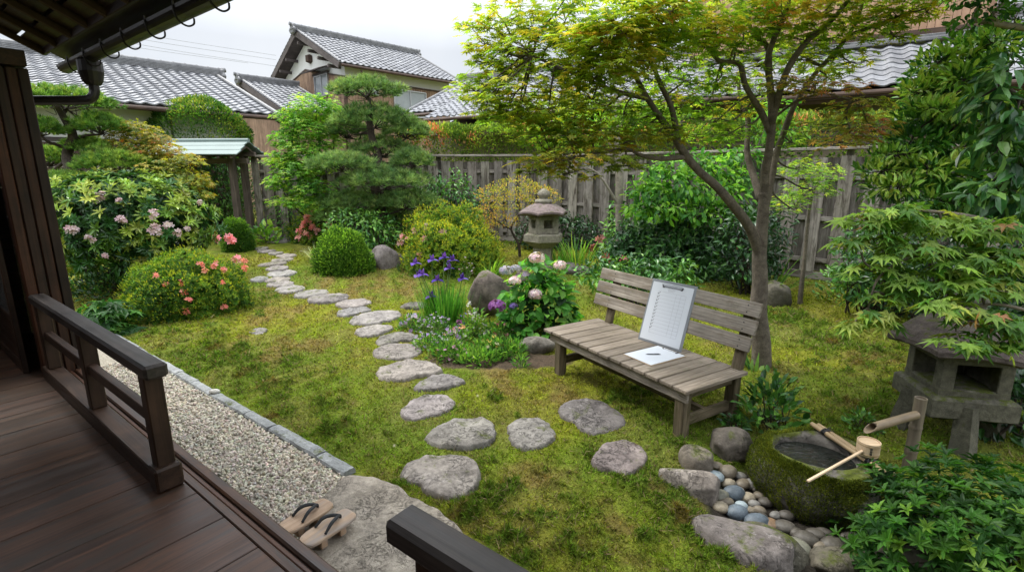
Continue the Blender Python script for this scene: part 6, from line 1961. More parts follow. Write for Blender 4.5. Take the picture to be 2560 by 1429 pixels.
sadd([(1340, 330, 70, 18, 4.5), (1420, 310, 80, 18, 4.4), (1290, 290, 60, 16, 4.5), (1520, 120, 60, 20, 4.3), (1600, 200, 70, 18, 4.3), (1680, 240, 60, 16, 4.5), (1440, 210, 80, 18, 4.4), (1330, 60, 80, 24, 4.5), (1180, 60, 40, 14, 4.6), (1650, 80, 70, 20, 4.1), (1840, 110, 60, 18, 4.5), (1760, 110, 60, 18, 4.3), (1790, 200, 60, 16, 4.6), (1890, 160, 50, 16, 4.7), (1850, 270, 60, 16, 4.8), (1700, 300, 50, 14, 4.7), (2200, 60, 70, 18, 4.6), (2130, 150, 60, 14, 4.7), (2000, 90, 70, 18, 4.7), (1900, 20, 80, 22, 4.6)], 170, S_, P_MAPLE)
sadd([(1380, 345, 90, 18, 4.6), (1560, 320, 80, 18, 4.6), (1480, 275, 90, 18, 4.7), (1640, 280, 70, 18, 4.7), (1400, 250, 80, 18, 4.7), (1250, 300, 60, 16, 4.7), (1740, 330, 70, 16, 4.9), (1830, 200, 60, 18, 4.9), (1900, 230, 50, 16, 5.0), (1960, 130, 60, 18, 5.0), (2080, 160, 60, 16, 5.0)], 170, S_, P_MAPG)
sadd([(1190, 220, 60, 20, 4.5), (1270, 270, 80, 20, 4.5), (1350, 300, 80, 20, 4.45), (1210, 280, 45, 14, 4.5), (1430, 345, 70, 16, 4.4), (1290, 150, 80, 22, 4.4), (1230, 140, 50, 18, 4.55)], 170, S_, P_MAPLE)
tree("maple_tree", "big japanese maple with green and orange tinged leaves and forked grey trunk, behind the bench", "tree", limbs, sp, MAPLE7, 701, bark='bark', twig=.0055, wid=.95, depthf=.85, dens=1.15)

# near maple, leaning in from the right
KX, KH = 1.1, 1.3
limbs = [([(2760, 1150, 3.1), (2740, 950, 3.05), (2700, 780, 3.0), (2640, 660, 2.95), (2560, 590, 2.9), (2440, 545, 2.85), (2300, 525, 2.8)], .04, .008), ([(2650, 680, 2.95), (2540, 660, 2.8), (2420, 640, 2.75), (2290, 640, 2.75), (2200, 690, 2.75), (2170, 770, 2.75)], .018, .004),
         ([(2690, 770, 3.0), (2600, 780, 2.7), (2480, 760, 2.6), (2380, 790, 2.55)], .015, .004)]
sp = []
sadd([(2170, 548, 75, 17, 2.85), (2260, 530, 95, 18, 2.8), (2360, 560, 100, 20, 2.8), (2480, 570, 95, 24, 2.75), (2120, 600, 50, 10, 2.85), (2200, 595, 60, 14, 2.8), (2300, 620, 110, 22, 2.75), (2430, 640, 110, 24, 2.7), (2520, 650, 70, 28, 2.65), (2340, 695, 120, 22, 2.7), (2460, 715, 100, 26, 2.6), (2200, 670, 70, 15, 2.8), (2230, 735, 75, 15, 2.75), (2190, 795, 58, 18, 2.7), (2125, 815, 32, 9, 2.7), (2380, 760, 65, 14, 2.5), (2480, 800, 90, 22, 2.45), (2400, 850, 75, 13, 2.4), (2520, 860, 60, 18, 2.4), (2240, 560, 60, 12, 2.9)], 48, .078, P_MAPN)
tree("maple_tree", "young maple with large light green star leaves, hanging over the near lantern", "tree", limbs, sp, MAPLE7, 702, bark='bark', twig=.004, wid=.9, dens=1.9, ntw=5, depthf=.6, droop=.45)

KX, KH = 1.1, 1.15
# golden lace maple by the left pine
limbs = [([(395, 640, 9.0), (390, 540, 9.0), (400, 470, 9.0), (370, 400, 9.0), (340, 340, 9.0)], .045, .012), ([(398, 480, 9.0), (440, 430, 8.9), (480, 410, 8.9)], .02, .008)]
sp = []
sadd([(335, 318, 50, 18, 9.0), (300, 345, 30, 16, 9.0), (385, 345, 45, 18, 9.0), (350, 375, 60, 22, 8.9), (420, 375, 45, 16, 8.9)], 330, 0.06, [(g_(220, 150, 75, .62), 1.2), (g_(205, 180, 70, .62), 3), (g_(175, 178, 66, .62), 4), (g_(120, 145, 55, .62), 3)])
sadd([(405, 410, 70, 20, 8.8), (470, 400, 40, 14, 8.8), (455, 440, 60, 16, 8.7), (400, 450, 60, 20, 8.7), (490, 455, 45, 14, 8.7), (485, 485, 50, 14, 8.6), (420, 490, 60, 18, 8.6)], 330, .06, [(g_(210, 190, 68, .66), 3), (g_(180, 185, 64, .66), 4), (g_(130, 155, 55, .66), 4)])
tree("golden_maple", "small golden and orange lace leaf maple between the left pine and the gate", "tree", limbs, sp, MAPLE5, 703, bark='bark_dark', twig=.005, wid=.9, droop=.5, dens=2.6)
# light green maple right of the gate
limbs = [([(800, 600, 11.2), (798, 520, 11.2), (790, 440, 11.2), (800, 360, 11.2), (790, 290, 11.2)], .05, .012), ([(796, 500, 11.2), (750, 430, 11.1), (730, 380, 11.1), (735, 320, 11.1)], .028, .01), ([(792, 450, 11.2), (830, 400, 11.2), (835, 330, 11.2)], .024, .01), ([(785, 560, 11.2), (720, 500, 11.1), (700, 440, 11.1)], .02, .008)]
sp = []
sadd([(790, 262, 62, 26, 11.2), (740, 290, 50, 24, 11.1), (835, 290, 42, 26, 11.3), (765, 320, 60, 24, 11.0), (720, 345, 44, 22, 11.0), (815, 350, 48, 22, 11.2), (760, 375, 60, 22, 10.9), (705, 400, 44, 20, 10.9), (810, 410, 45, 20, 11.0), (745, 425, 60, 22, 10.8), (700, 455, 40, 18, 10.8), (780, 465, 60, 20, 10.8), (740, 500, 60, 18, 10.8), (790, 510, 45, 18, 10.8)], 330, .075, P_LIME)
tree("green_maple", "bright green leafy small maple between the gate and the grey green pine", "tree", limbs, sp, MAPLE5, 704, bark='bark_dark', twig=.006, wid=.95, droop=.3, dens=3.2)
# dome over the gate
rng = np.random.default_rng(77)
c = at(500, 352, 13.4); cb = np.array((c[0], c[1], float(gz(c[0], c[1]))))
dm = thing("dome_tree", "clipped dome shaped green tree standing behind the gate roof", "tree", cb)
b = MB(); p, o = blob(c, (1.26, 1.1, 1.04), 15000, rng, .86, .07, 3.5, 8, -.5); put(b, LEAF4, p, o, .075, [(g_(150, 165, 75), 3), (g_(95, 135, 55), 4), (g_(60, 105, 45), 3)], rng, 'out', .42, jit=.6, seed=3); b.build("crown", MT['leaf'], dm)
b = MB(); b.tube(smooth_path([cb - (0, 0, .1), cb + (.05, 0, .8), c], 5), [.09, .07, .05], 9); b.build("trunk", MT['bark_dark'], dm, smooth=True)
# orange shrub behind the stone lantern
limbs = [([(1300, 660, 9.9), (1296, 610, 9.9), (1278, 570, 9.9), (1300, 530, 9.9), (1290, 490, 9.9)], .032, .010), ([(1297, 615, 9.9), (1320, 560, 9.95), (1345, 510, 9.95)], .018, .007), ([(1280, 575, 9.9), (1240, 550, 9.85), (1215, 520, 9.85)], .016, .006)]
sp = []
sadd([(1290, 462, 60, 18, 9.9), (1235, 485, 46, 18, 9.85), (1340, 480, 52, 18, 9.95), (1380, 492, 25, 14, 9.95), (1280, 505, 66, 18, 9.8), (1225, 525, 40, 16, 9.8), (1260, 550, 46, 14, 9.8), (1210, 560, 30, 12, 9.8)], 420, .05, [(g_(215, 170, 95), 2), (g_(205, 185, 85), 3), (g_(160, 165, 70), 4), (g_(115, 135, 55), 2)])
tree("orange_shrub", "airy orange and yellow green shrub with crooked stems just behind the tall stone lantern", "shrub", limbs, sp, LEAF4, 705, dens=3.2, bark='bark_dark', twig=.005, wid=.42, mode='out', jit=.9)
# pale barked tree seen through the big maple
limbs = [([(1555, 600, 8.9), (1548, 540, 8.9), (1548, 450, 8.9), (1545, 380, 8.9), (1538, 310, 8.9), (1530, 285, 8.9)], .07, .055), ([(1535, 300, 8.9), (1515, 272, 8.9), (1488, 262, 8.9)], .065, .045), ([(1538, 305, 8.9), (1540, 265, 8.9), (1565, 245, 8.9), (1600, 225, 8.8)], .04, .015), ([(1546, 400, 8.9), (1500, 325, 8.85), (1470, 318, 8.85)], .025, .012), ([(1550, 520, 8.9), (1500, 440, 8.8), (1460, 415, 8.8)], .03, .01), ([(1545, 330, 8.9), (1560, 300, 8.9), (1600, 285, 8.9)], .022, .01)]
sp = []
sadd([(1430, 290, 70, 24, 8.9), (1500, 300, 60, 20, 9.1), (1400, 330, 60, 22, 9.0), (1580, 270, 60, 22, 9.0), (1650, 290, 60, 24, 9.0), (1460, 350, 60, 20, 9.0), (1350, 300, 50, 22, 9.2), (1600, 330, 60, 20, 9.1)], 240, .09, P_LIME)
tree("pale_trunk_tree", "tree with smooth pale pruned trunk in front of the fence, seen through the big maple", "tree", limbs, sp, LEAFE, 706, bark='bark_pale', twig=.006, wid=.42, mode='hang', droop=.4)

# hedge with red tips behind the fence
def hedge(label, p0, p1, z0, z1, th, n, seed, redn):
    rng = np.random.default_rng(seed)
    p0, p1 = np.array((*p0, 0.)), np.array((*p1, 0.))
    d = norm(p1 - p0); L_ = np.linalg.norm(p1 - p0); o = np.array((d[1], -d[0], 0.))
    if o[1] > 0: o = -o
    root = thing("hedge", label, "hedge", (p0 + p1) / 2)
    b = MB()
    u = rng.random(n) * L_; a = rng.uniform(0, np.pi, n)
    hx = np.where(a < np.pi * .55, 1.0, 0) 
    zz = np.where(hx > 0, rng.uniform(z0, z1, n), z1); oo = np.where(hx > 0, th / 2, rng.uniform(-th / 2, th / 2, n))
    q = np.stack([u * 1.3, zz * 1.3], -1)
    bump_ = 1 + .28 * fnoise(q, 2.2, seed)
    p = p0 + u[:, None] * d + (oo * bump_)[:, None] * o + np.stack([0 * u, 0 * u, np.where(hx > 0, zz, zz + .16 * fnoise(np.stack([u, oo], -1), 2.5, seed + 1))], 1)
    out = np.where(hx[:, None] > 0, o, np.array((0, 0, 1.)))
    put(b, LEAF4, p + rdir(n, rng) * .05, norm(out + .3 * rdir(n, rng)), .085, P_HEDGE, rng, 'out', .42, seed=seed)
    m = redn
    u = rng.random(m) * L_; z = z1 + .06 - rng.random(m) ** 2 * (z1 - z0) * .45
    k = fnoise(np.stack([u, z], -1), 1.8, seed + 7) > .0
    p = (p0 + u[:, None] * d + o * th * .52 + np.stack([0 * u, 0 * u, z], 1))[k]
    put(b, LEAF4, p + rdir(len(p), rng) * .06, np.tile(norm(o + np.array((0, 0, 1.))), (len(p), 1)), .085, P_RED, rng, 'out', .36, seed=seed, up=.8)
    b.build("foliage", MT['leaf'], root)
    b = MB()
    for s in np.arange(.3, L_, .45):
        q = p0 + d * s; twigs(b, q + (0, 0, float(gz(q[0], q[1])) - .05), [q + (rng.normal(0, .1), rng.normal(0, .1), z1 - .25)], .02, rng, 5)
    b.build("stems", MT['bark_dark'], root, smooth=True)
hedge("long leafy hedge with red young tips above the fence, left of the big maple", (-2.7, 12.75), (1.0, 12.45), 1.9, 2.98, .9, 12000, 81, 1100)
hedge("leafy hedge with red tips glimpsed over the fence between the maple branches", (1.1, 12.4), (7.4, 7.9), 1.9, 2.85, .8, 13000, 82, 700)
mound("yellow_shrub", "pale yellow green bush rising over the fence under the tan house", 2290, 470, 180, 262, 10, .05, P_LIME, 90) if False else None

# ------------------------------------------------------------------ shrubs along the fence
rF, c, rx, h = mound("camellia", "big dark glossy leaved shrub between the bench back and the fence", 1665, 715, 400, 520, 3400, .105, [(g_(120, 165, 80), 2), (g_(75, 125, 60), 3), (g_(45, 85, 42), 4)], 520, .40, 'hang', .7, .16, 2.4, mat='leaf_gloss', tm=LEAFE, ryf=.55, jit=.8)
flowers_on(rF, [on_mound(c, rx, h, *q, ry=rx * .55) for q in ((1485, 617), (1513, 640), (1520, 650), (1500, 595), (1558, 652), (1840, 625))], .06, [(g_(225, 150, 140, .55), 1), (g_(205, 130, 120, .55), 1)], rng, per=4, clus=.05, name="pink_flower")
limbs = [([(1720, 690, 8.5), (1715, 600, 8.5), (1730, 520, 8.5), (1720, 450, 8.5)], .04, .014), ([(1718, 600, 8.5), (1660, 520, 8.45), (1640, 480, 8.45)], .025, .01), ([(1722, 560, 8.5), (1800, 500, 8.5), (1830, 460, 8.5)], .025, .01)]
sp = []
sadd([(1720, 405, 80, 26, 8.6), (1650, 440, 66, 28, 8.5), (1780, 420, 66, 28, 8.6), (1620, 480, 50, 26, 8.4), (1700, 470, 80, 28, 8.3), (1790, 480, 70, 28, 8.4), (1840, 450, 50, 26, 8.6), (1660, 520, 70, 24, 8.3), (1760, 530, 80, 24, 8.3), (1850, 520, 50, 24, 8.4), (1600, 520, 40, 20, 8.4), (1850, 390, 60, 24, 8.8), (1950, 330, 70, 30, 9.3), (1930, 270, 60, 24, 9.3)], 130, .125, P_LIME[1:] + [(g_(60, 115, 45), 2)])
tree("broadleaf_shrub", "broad leaved bright green shrub above the dark shrub, under the maple's left limb", "shrub", limbs, sp, LEAFE, 707, dens=2.6, bark='bark_dark', twig=.006, wid=.5, mode='hang', droop=.35)
# strap leaves beside the tall lantern, white striped grass, ferns
def clump_plant(name, label, cat, c, n, L_, w, pal, seed, bend=(.5, 1.2), rad=.1, lean=.35, part="leaves"):
    rng = np.random.default_rng(seed)
    root = thing(name, label, cat, c)
    a = rng.uniform(0, 2 * np.pi, n); r = rad * np.sqrt(rng.random(n))
    base = c + np.stack([r * np.cos(a), r * np.sin(a), np.full(n, -.03)], 1)
    base[:, 2] = gz(base[:, 0], base[:, 1]) - .02
    a2 = a + rng.normal(0, .6, n)
    le = lean * rng.uniform(.2, 1.2, n)
    d = np.stack([np.cos(a2) * le, np.sin(a2) * le, np.ones(n)], 1)
    h = np.stack([np.cos(a2), np.sin(a2), 0 * a2], 1)
    b = MB(); ribbons(b, base, d, L_ * rng.uniform(.6, 1.1, n), np.full(n, w) * rng.uniform(.7, 1.2, n), rng.uniform(*bend, n), pick(pal, n, rng, .12), rng, out=h)
    b.build(part, MT['leaf'], root)
    return root
clump_plant("daylily", "clump of arching strap leaves right of the tall stone lantern", "plant", ong(1440, 675), 70, .75, .030, P_LIME, 530, (.6, 1.6), .22, .5)
clump_plant("daylily", "smaller tuft of strap leaves against the lantern's right side", "plant", ong(1395, 668), 40, .55, .026, P_LIME, 531, (.6, 1.5), .14, .5)
clump_plant("striped_grass", "white striped arching grass tuft beside the far stepping stones", "grass tuft", ong(772, 655) + (0.1, .1, 0), 110, .48, .014, [(g_(215, 220, 185), 3), (g_(160, 180, 120), 2)], 532, (1.2, 2.4), .08, .8)
clump_plant("fern", "pale green fern like tuft behind the iris, left of the lantern foot", "fern", ong(1225, 690), 90, .45, .020, P_LIME, 533, (1.0, 2.0), .15, .7)
clump_plant("strap_plant", "broad strap leaves sprouting right of the maple trunk near the fence", "plant", ong(1925, 740), 16, .75, .075, P_GREEN, 534, (.8, 1.6), .12, .8)
clump_plant("strap_plant", "small tuft of long leaves at the foot of the big maple trunk", "plant", ong(1885, 930) , 14, .22, .04, P_GREEN, 535, (.6, 1.4), .08, .7)
# leafy low plants
def leafy(name, label, px, pyb, wpx, pyt, n, size, pal, seed, wid=.5, mat='leaf_gloss', tm=LEAFE, cat="plant", mode='out', ryf=.8, flw=None):
    rng = np.random.default_rng(seed)
    c, rx, h = shrub_c(px, pyb, wpx, pyt)
    root = thing(name, label, cat, c)
    b = MB(); p, o = blob(c, (rx, rx * ryf, h), n, rng, .45, .2, 2.5, seed, -.05)
    put(b, tm, p, o, size, pal, rng, mode, wid, jit=.7, seed=seed, droop=.3)
    b.build("foliage", MT[mat], root)
    stems(root, c, p[rng.permutation(n)[:18]], .006, rng, spread=rx * .25)
    return root
leafy("aspidistra", "glossy leafy plant at the bench's near right leg", 1915, 1092, 165, 945, 260, .085, P_GREEN, 540)
leafy("leafy_herb", "low leafy plant with cut leaves under the rhododendron, by the gravel", 275, 842, 170, 745, 190, .13, P_GREEN, 541, .85, 'leaf', MAPLE5, mode='flat')
leafy("hosta", "small pale leaved hosta at the gate foot", 665, 612, 70, 560, 130, .15, P_LIME, 542, .5)
leafy("low_shrub", "dark low bush behind the rhododendron stems, against the wall", 200, 735, 140, 640, 800, .07, P_GREEN, 543)
leafy("low_shrub", "dark leafy bush below the left pine", 150, 640, 190, 470, 1500, .09, P_GREEN, 544)
leafy("low_shrub", "bush of dark leaves between the pine trunk and the golden azalea", 985, 618, 120, 500, 900, .085, P_GREEN, 545)
leafy("low_shrub", "green leafy bush at the fence just right of the pine", 1085, 560, 110, 470, 700, .12, P_LIME, 546)
leafy("low_shrub", "layered green bush right of the gate post", 655, 595, 95, 372, 2200, .08, P_GREEN, 547, .4, mode='flat')
leafy("low_shrub", "dark green bush between the bright maple and the path's end", 735, 600, 110, 450, 1300, .085, P_GREEN, 548, .4, mode='flat')
leafy("low_shrub", "low ground plant on the moss under the right fence", 2160, 770, 220, 650, 700, .075, P_GREEN, 549)
leafy("low_shrub", "dark leafed shrub behind the near lantern's roof", 2290, 800, 280, 600, 1500, .10, P_DARK, 550, mode='hang')
leafy("low_shrub", "dark shrub filling the corner right of the near lantern", 2560, 1010, 300, 760, 900, .10, P_DARK, 551, mode='hang')
leafy("low_herb", "tiny green herb between the basin and the near lantern leg", 2150, 1085, 90, 1030, 160, .045, P_GREEN, 552)
leafy("low_herb", "small green plant at the corner of the bench and boulder", 1832, 1090, 60, 1035, 80, .05, P_GREEN, 553)
for args in (("green_shrub", "leafy bush before the fence between the tall lantern and the dark shrub", 1560, 660, 150, 480, 700, .11, P_GREEN, 560), ("green_shrub", "mid green bush filling the gap under the maple's left limb, right of the dark shrub", 1830, 700, 120, 520, 600, .10, P_DARK, 561),
             ("green_shrub", "wide dark bush on the right behind the light green maple leaves", 2330, 740, 330, 520, 2200, .10, P_DARK, 562), ("green_shrub", "small leaved bush against the fence left of the big evergreen", 2200, 700, 170, 430, 900, .085, P_GREEN, 563),
             ("green_shrub", "dark bush at the far right edge, above the near azalea", 2540, 900, 260, 560, 1500, .10, P_DARK, 564), ("green_shrub", "bush with fine leaves low at the fence behind the pine's left side", 850, 590, 130, 470, 900, .085, P_GREEN, 565)):
    leafy(*args, mode='hang')
rng = np.random.default_rng(570)
for nm_, lb_, (px, py, Y), R_b, pal_, n_ in (("low_shrub", "dark greenery filling the open gateway under the gate roof", (535, 470, 12.75), (.75, .5, 1.15), P_GREEN, 2600),
    ("low_shrub", "dark shrub behind the near lantern, right of its fire box", (2500, 890, 4.35), (.62, .5, .55), P_DARK, 900),
    ("low_shrub", "broad dark bush right of the weathered fence gap, under the evergreen", (2400, 620, 5.6), (1.15, .7, .75), P_DARK, 2000),
    ("low_shrub", "dark leafy plant around the foot of the grey green pine", (905, 575, 10.0), (.75, .5, .45), P_GREEN, 1300),
    ("low_shrub", "bush at the fence between the grey green pine and the orange shrub", (1120, 520, 11.2), (.85, .45, .75), P_GREEN, 1800),
    ("low_shrub", "low dark plants along the fence foot behind the tall lantern", (1400, 585, 10.6), (1.0, .4, .5), P_DARK, 1500),
    ("low_shrub", "dark bush against the fence directly behind the maple trunk", (1880, 610, 7.6), (.55, .4, .7), P_DARK, 1200),
    ("low_shrub", "low fringe of leaves under the dark glossy shrub behind the bench back", (1600, 690, 7.2), (.95, .3, .28), P_GREEN, 1100),
    ("low_shrub", "small dark shrub at the right of the near lantern's legs", (2510, 1010, 3.5), (.34, .4, .33), P_DARK, 500),
    ("low_shrub", "mid green bush at the fence foot, right of the thin sapling", (2190, 660, 6.4), (.55, .45, .6), P_GREEN, 900)):
    c = at(px, py, Y); g0 = float(gz(c[0], c[1])); base = np.array((c[0], c[1], g0))
    root = thing(nm_, lb_, "shrub", base)
    b = MB(); p, o = blob(c, R_b, n_, rng, .5, .2, 2.6, n_, -.95); p[:, 2] = np.maximum(p[:, 2], g0 + .03)
    put(b, LEAFE, p, o, .10, pal_, rng, 'hang', .42, .3, .7, seed=n_); b.build("foliage", MT['leaf_gloss'], root)
    stems(root, base, p[:22], .014, rng, spread=.15)
leafy("low_shrub", "bushy green shrub under the big evergreen, right of the fence's weathered gap", 2380, 640, 220, 420, 900, .10, P_GREEN, 571, mode='hang')
leafy("low_shrub", "dark bushes at the fence between the bright maple and the grey green pine", 800, 585, 140, 440, 1200, .09, P_GREEN, 572, .42)
leafy("low_shrub", "low dark leaves hiding the rhododendron's feet beside the azalea mound", 330, 755, 260, 655, 900, .085, P_DARK, 573)
# thin sapling by the fence
limbs = [([(1996, 795, 7.0), (2003, 720, 7.0), (2012, 640, 7.0), (2020, 560, 7.0), (2030, 480, 7.0)], .038, .016)]
sp = []
sadd([(2020, 470, 60, 22, 7.0), (1975, 500, 45, 18, 6.9), (2060, 430, 50, 20, 7.0), (2000, 420, 55, 20, 7.1)], 200, .05, P_MAPG)
tree("sapling", "thin straight sapling with small maple leaves in front of the right fence", "tree", limbs, sp, MAPLE5, 708, bark='bark', twig=.005, wid=.85, dens=2)

# ------------------------------------------------------------------ tall evergreens on the right edge
limbs = [([(2700, 900, 4.9), (2640, 640, 4.8), (2560, 480, 4.7), (2500, 400, 4.7), (2440, 330, 4.7), (2420, 240, 4.7), (2440, 150, 4.7)], .07, .015), ([(2540, 460, 4.7), (2440, 440, 4.6), (2330, 400, 4.5), (2250, 380, 4.5)], .03, .01), ([(2440, 330, 4.7), (2360, 280, 4.7), (2300, 260, 4.7)], .022, .008), ([(2590, 540, 4.7), (2460, 500, 4.6), (2360, 480, 4.5)], .025, .008)]
sp = []
sadd([(2345, 170, 55, 34, 4.8), (2420, 130, 60, 34, 4.7), (2500, 120, 60, 40, 4.6), (2310, 235, 56, 30, 4.8), (2400, 210, 70, 36, 4.6), (2290, 300, 50, 24, 4.6), (2360, 290, 70, 32, 4.5), (2460, 290, 80, 40, 4.4), (2300, 350, 70, 26, 4.5), (2390, 370, 80, 34, 4.4), (2260, 395, 66, 26, 4.5), (2200, 430, 50, 20, 4.5), (2330, 430, 80, 28, 4.4), (2450, 430, 90, 40, 4.3), (2240, 470, 70, 22, 4.4), (2350, 495, 90, 28, 4.3), (2470, 520, 90, 36, 4.2), (2530, 400, 60, 60, 4.3)], 190, .078, [(g_(165, 205, 90), 2.5), (g_(105, 165, 66), 4), (g_(60, 115, 50), 4)])
sadd([(2345, 150, 50, 26, 4.6), (2480, 100, 60, 26, 4.4), (2420, 190, 60, 24, 4.4), (2300, 225, 46, 20, 4.6), (2350, 270, 60, 20, 4.3), (2240, 385, 50, 16, 4.3), (2200, 425, 40, 14, 4.3), (2320, 415, 60, 18, 4.2), (2250, 465, 50, 14, 4.2), (2440, 270, 60, 20, 4.2)], 110, .075, [(g_(195, 220, 100), 2), (g_(155, 200, 82), 3)])
tree("evergreen_tree", "tall glossy evergreen with small leaves on the right, before the tan house roof", "tree", limbs, sp, LEAFE, 709, mat='leaf_gloss', bark='bark_dark', twig=.006, wid=.40, mode='out', dens=2.8, jit=.7, lumps=.35)
limbs = [([(2900, 1100, 3.2), (2820, 700, 3.2), (2740, 450, 3.2), (2640, 330, 3.15), (2560, 260, 3.1), (2500, 200, 3.1)], .04, .01), ([(2700, 400, 3.2), (2600, 420, 3.1), (2520, 440, 3.05)], .02, .006), ([(2780, 550, 3.2), (2640, 520, 3.1), (2540, 530, 3.0)], .02, .006)]
sp = []
sadd([(2520, 165, 50, 36, 3.1), (2490, 250, 50, 34, 3.1), (2540, 300, 50, 40, 3.0), (2500, 360, 50, 34, 3.0), (2550, 420, 50, 40, 3.0), (2500, 470, 55, 30, 3.0), (2440, 250, 40, 18, 3.15), (2550, 520, 60, 30, 3.0), (2450, 490, 40, 22, 3.0)], 44, .125, [(g_(105, 150, 75), 3), (g_(68, 118, 58), 4), (g_(45, 90, 48), 3)])
tree("large_leaf_tree", "branch tips with big drooping pointed leaves at the right edge of the picture", "tree", limbs, sp, LEAFE, 710, dens=1.5, mat='leaf_gloss', bark='bark_dark', twig=.005, wid=.42, mode='hang', droop=.5)
limbs = [([(2880, 800, 4.2), (2800, 400, 4.2), (2720, 160, 4.1), (2640, 90, 4.0), (2570, 72, 4.0), (2500, 62, 4.0), (2430, 50, 4.0)], .05, .014), ([(2520, 66, 4.0), (2480, 40, 4.0), (2530, -10, 4.0)], .02, .008)]
sp = []
sadd([(2430, 45, 50, 20, 4.0), (2490, 25, 50, 22, 4.0), (2400, 70, 30, 14, 4.0), (2540, 40, 40, 20, 4.0), (2450, -10, 60, 20, 4.0)], 150, .06, P_GREEN)
sp += [(px, py, 185, 50, Y, 800, .075, P_GREEN) for (px, py, Y) in ((2150, -420, 3.2), (2450, -380, 3.0), (2750, -300, 3.2), (2300, -700, 2.6), (2700, -700, 2.6), (2650, -100, 4.0), (2950, -200, 3.6), (2400, -200, 4.2), (1950, -560, 3.0), (2050, -900, 2.2), (2500, -1000, 2.0), (2900, -900, 2.0), (3000, -500, 2.6), (2000, -180, 4.6), (2200, -160, 4.2), (2350, -130, 4.6), (2500, -160, 3.8), (2100, -300, 3.8), (2300, -330, 3.6), (1900, -330, 4.0), (2250, -90, 5.4), (2450, -80, 5.6))]  # unseen crown overhead, added to block sky and shade the garden's right side
limbs.append(([(2800, 400, 4.2), (2700, 0, 3.8), (2500, -350, 3.2), (2300, -650, 2.7)], .04, .012))
tree("overhanging_tree", "pale crooked branch with small leaves hanging into the upper right corner, and an unseen crown added overhead for shade", "tree", limbs, sp, LEAFE, 711, bark='bark_pale', twig=.004, wid=.5, mode='hang')
# azalea bush in the right foreground
rng = np.random.default_rng(560)
c = np.array((2.34, 2.04, float(gz(2.34, 2.04)))); R = np.array((.69, .62, .54))
az = thing("azalea", "bright green leafy azalea bush in the near right corner, in front of the bamboo spout", "shrub", c)
b = MB()
p, o = blob(c, R, 800, rng, .84, .22, 3.4, 6, -.1); rosettes(b, p, o, 7, .058, P_US, rng, LEAFE, .34, .8, seed=6, lift=.6)
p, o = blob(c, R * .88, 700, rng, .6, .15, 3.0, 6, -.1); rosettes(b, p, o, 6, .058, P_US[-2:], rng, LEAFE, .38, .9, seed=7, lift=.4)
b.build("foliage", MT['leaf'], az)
tp_, _ = blob(c, R * .85, 60, rng, .7, .1, 3, 6, .0)
stems(az, c, tp_, .008, rng, spread=.12)

# ------------------------------------------------------------------ flower bed
rng = np.random.default_rng(570)
ic = ong(1112, 812)
iris = thing("iris", "clump of violet irises with upright sword leaves at the left of the flower bed", "iris", ic)
n = 430
base = ic + np.stack([rng.normal(0, .13, n), rng.normal(.03, .08, n), np.zeros(n)], 1); base[:, 2] = gz(base[:, 0], base[:, 1]) - .02
a = rng.uniform(0, 2 * np.pi, n); off = norm((base - ic) * (1, 1, 0) + 1e-4)
d = off * rng.uniform(.05, .38, (n, 1)) + np.array((0, 0, 1.))
b = MB(); ribbons(b, base, d, rng.uniform(.34, .62, n), rng.uniform(.014, .024, n), rng.uniform(.05, .55, n), pick([(g_(130, 190, 75), 3), (g_(95, 165, 60), 4), (g_(65, 130, 50), 2)], n, rng, .1), rng, out=off); b.build("leaves", MT['leaf'], iris)
fl = [at(px, py, ic[1] + rng.uniform(-.06, .1)) for px, py in ((1037, 658), (1045, 688), (1080, 650), (1110, 644), (1131, 651), (1122, 671), (1093, 700), (1155, 697), (1078, 741), (1055, 686))]
b = MB()
for f in fl:
    twigs(b, np.array((ic[0] + rng.normal(0, .05), ic[1] + rng.normal(0, .04), ic[2])), [f], .006, rng, 5, kink=.02, tip=.8)
b.build("stems", MT['stem'], iris)
for m in bpy.data.objects:
    pass
for f in fl:
    b = MB()
    cv = [(g_(125, 90, 200, .62), 2), (g_(95, 65, 175, .62), 2), (g_(150, 120, 215, .62), 1)]
    for k in range(3):
        a0 = 2 * math.pi * k / 3 + rng.uniform(-.3, .3)
        h = np.array([[math.cos(a0), math.sin(a0), 0]])
        ribbons(b, np.array([f]), h + (0, 0, .4), np.array([.10]), np.array([.095]), np.array([3.2]), pick(cv, 1, rng), rng, 5, h)
        h2 = np.array([[math.cos(a0 + 1.05), math.sin(a0 + 1.05), 0]])
        ribbons(b, np.array([f]), h2 * .35 + (0, 0, 1.), np.array([.085]), np.array([.06]), np.array([.4]), pick(cv, 1, rng), rng, 4, h2)
    b.build("flower", MT['petal'], iris)
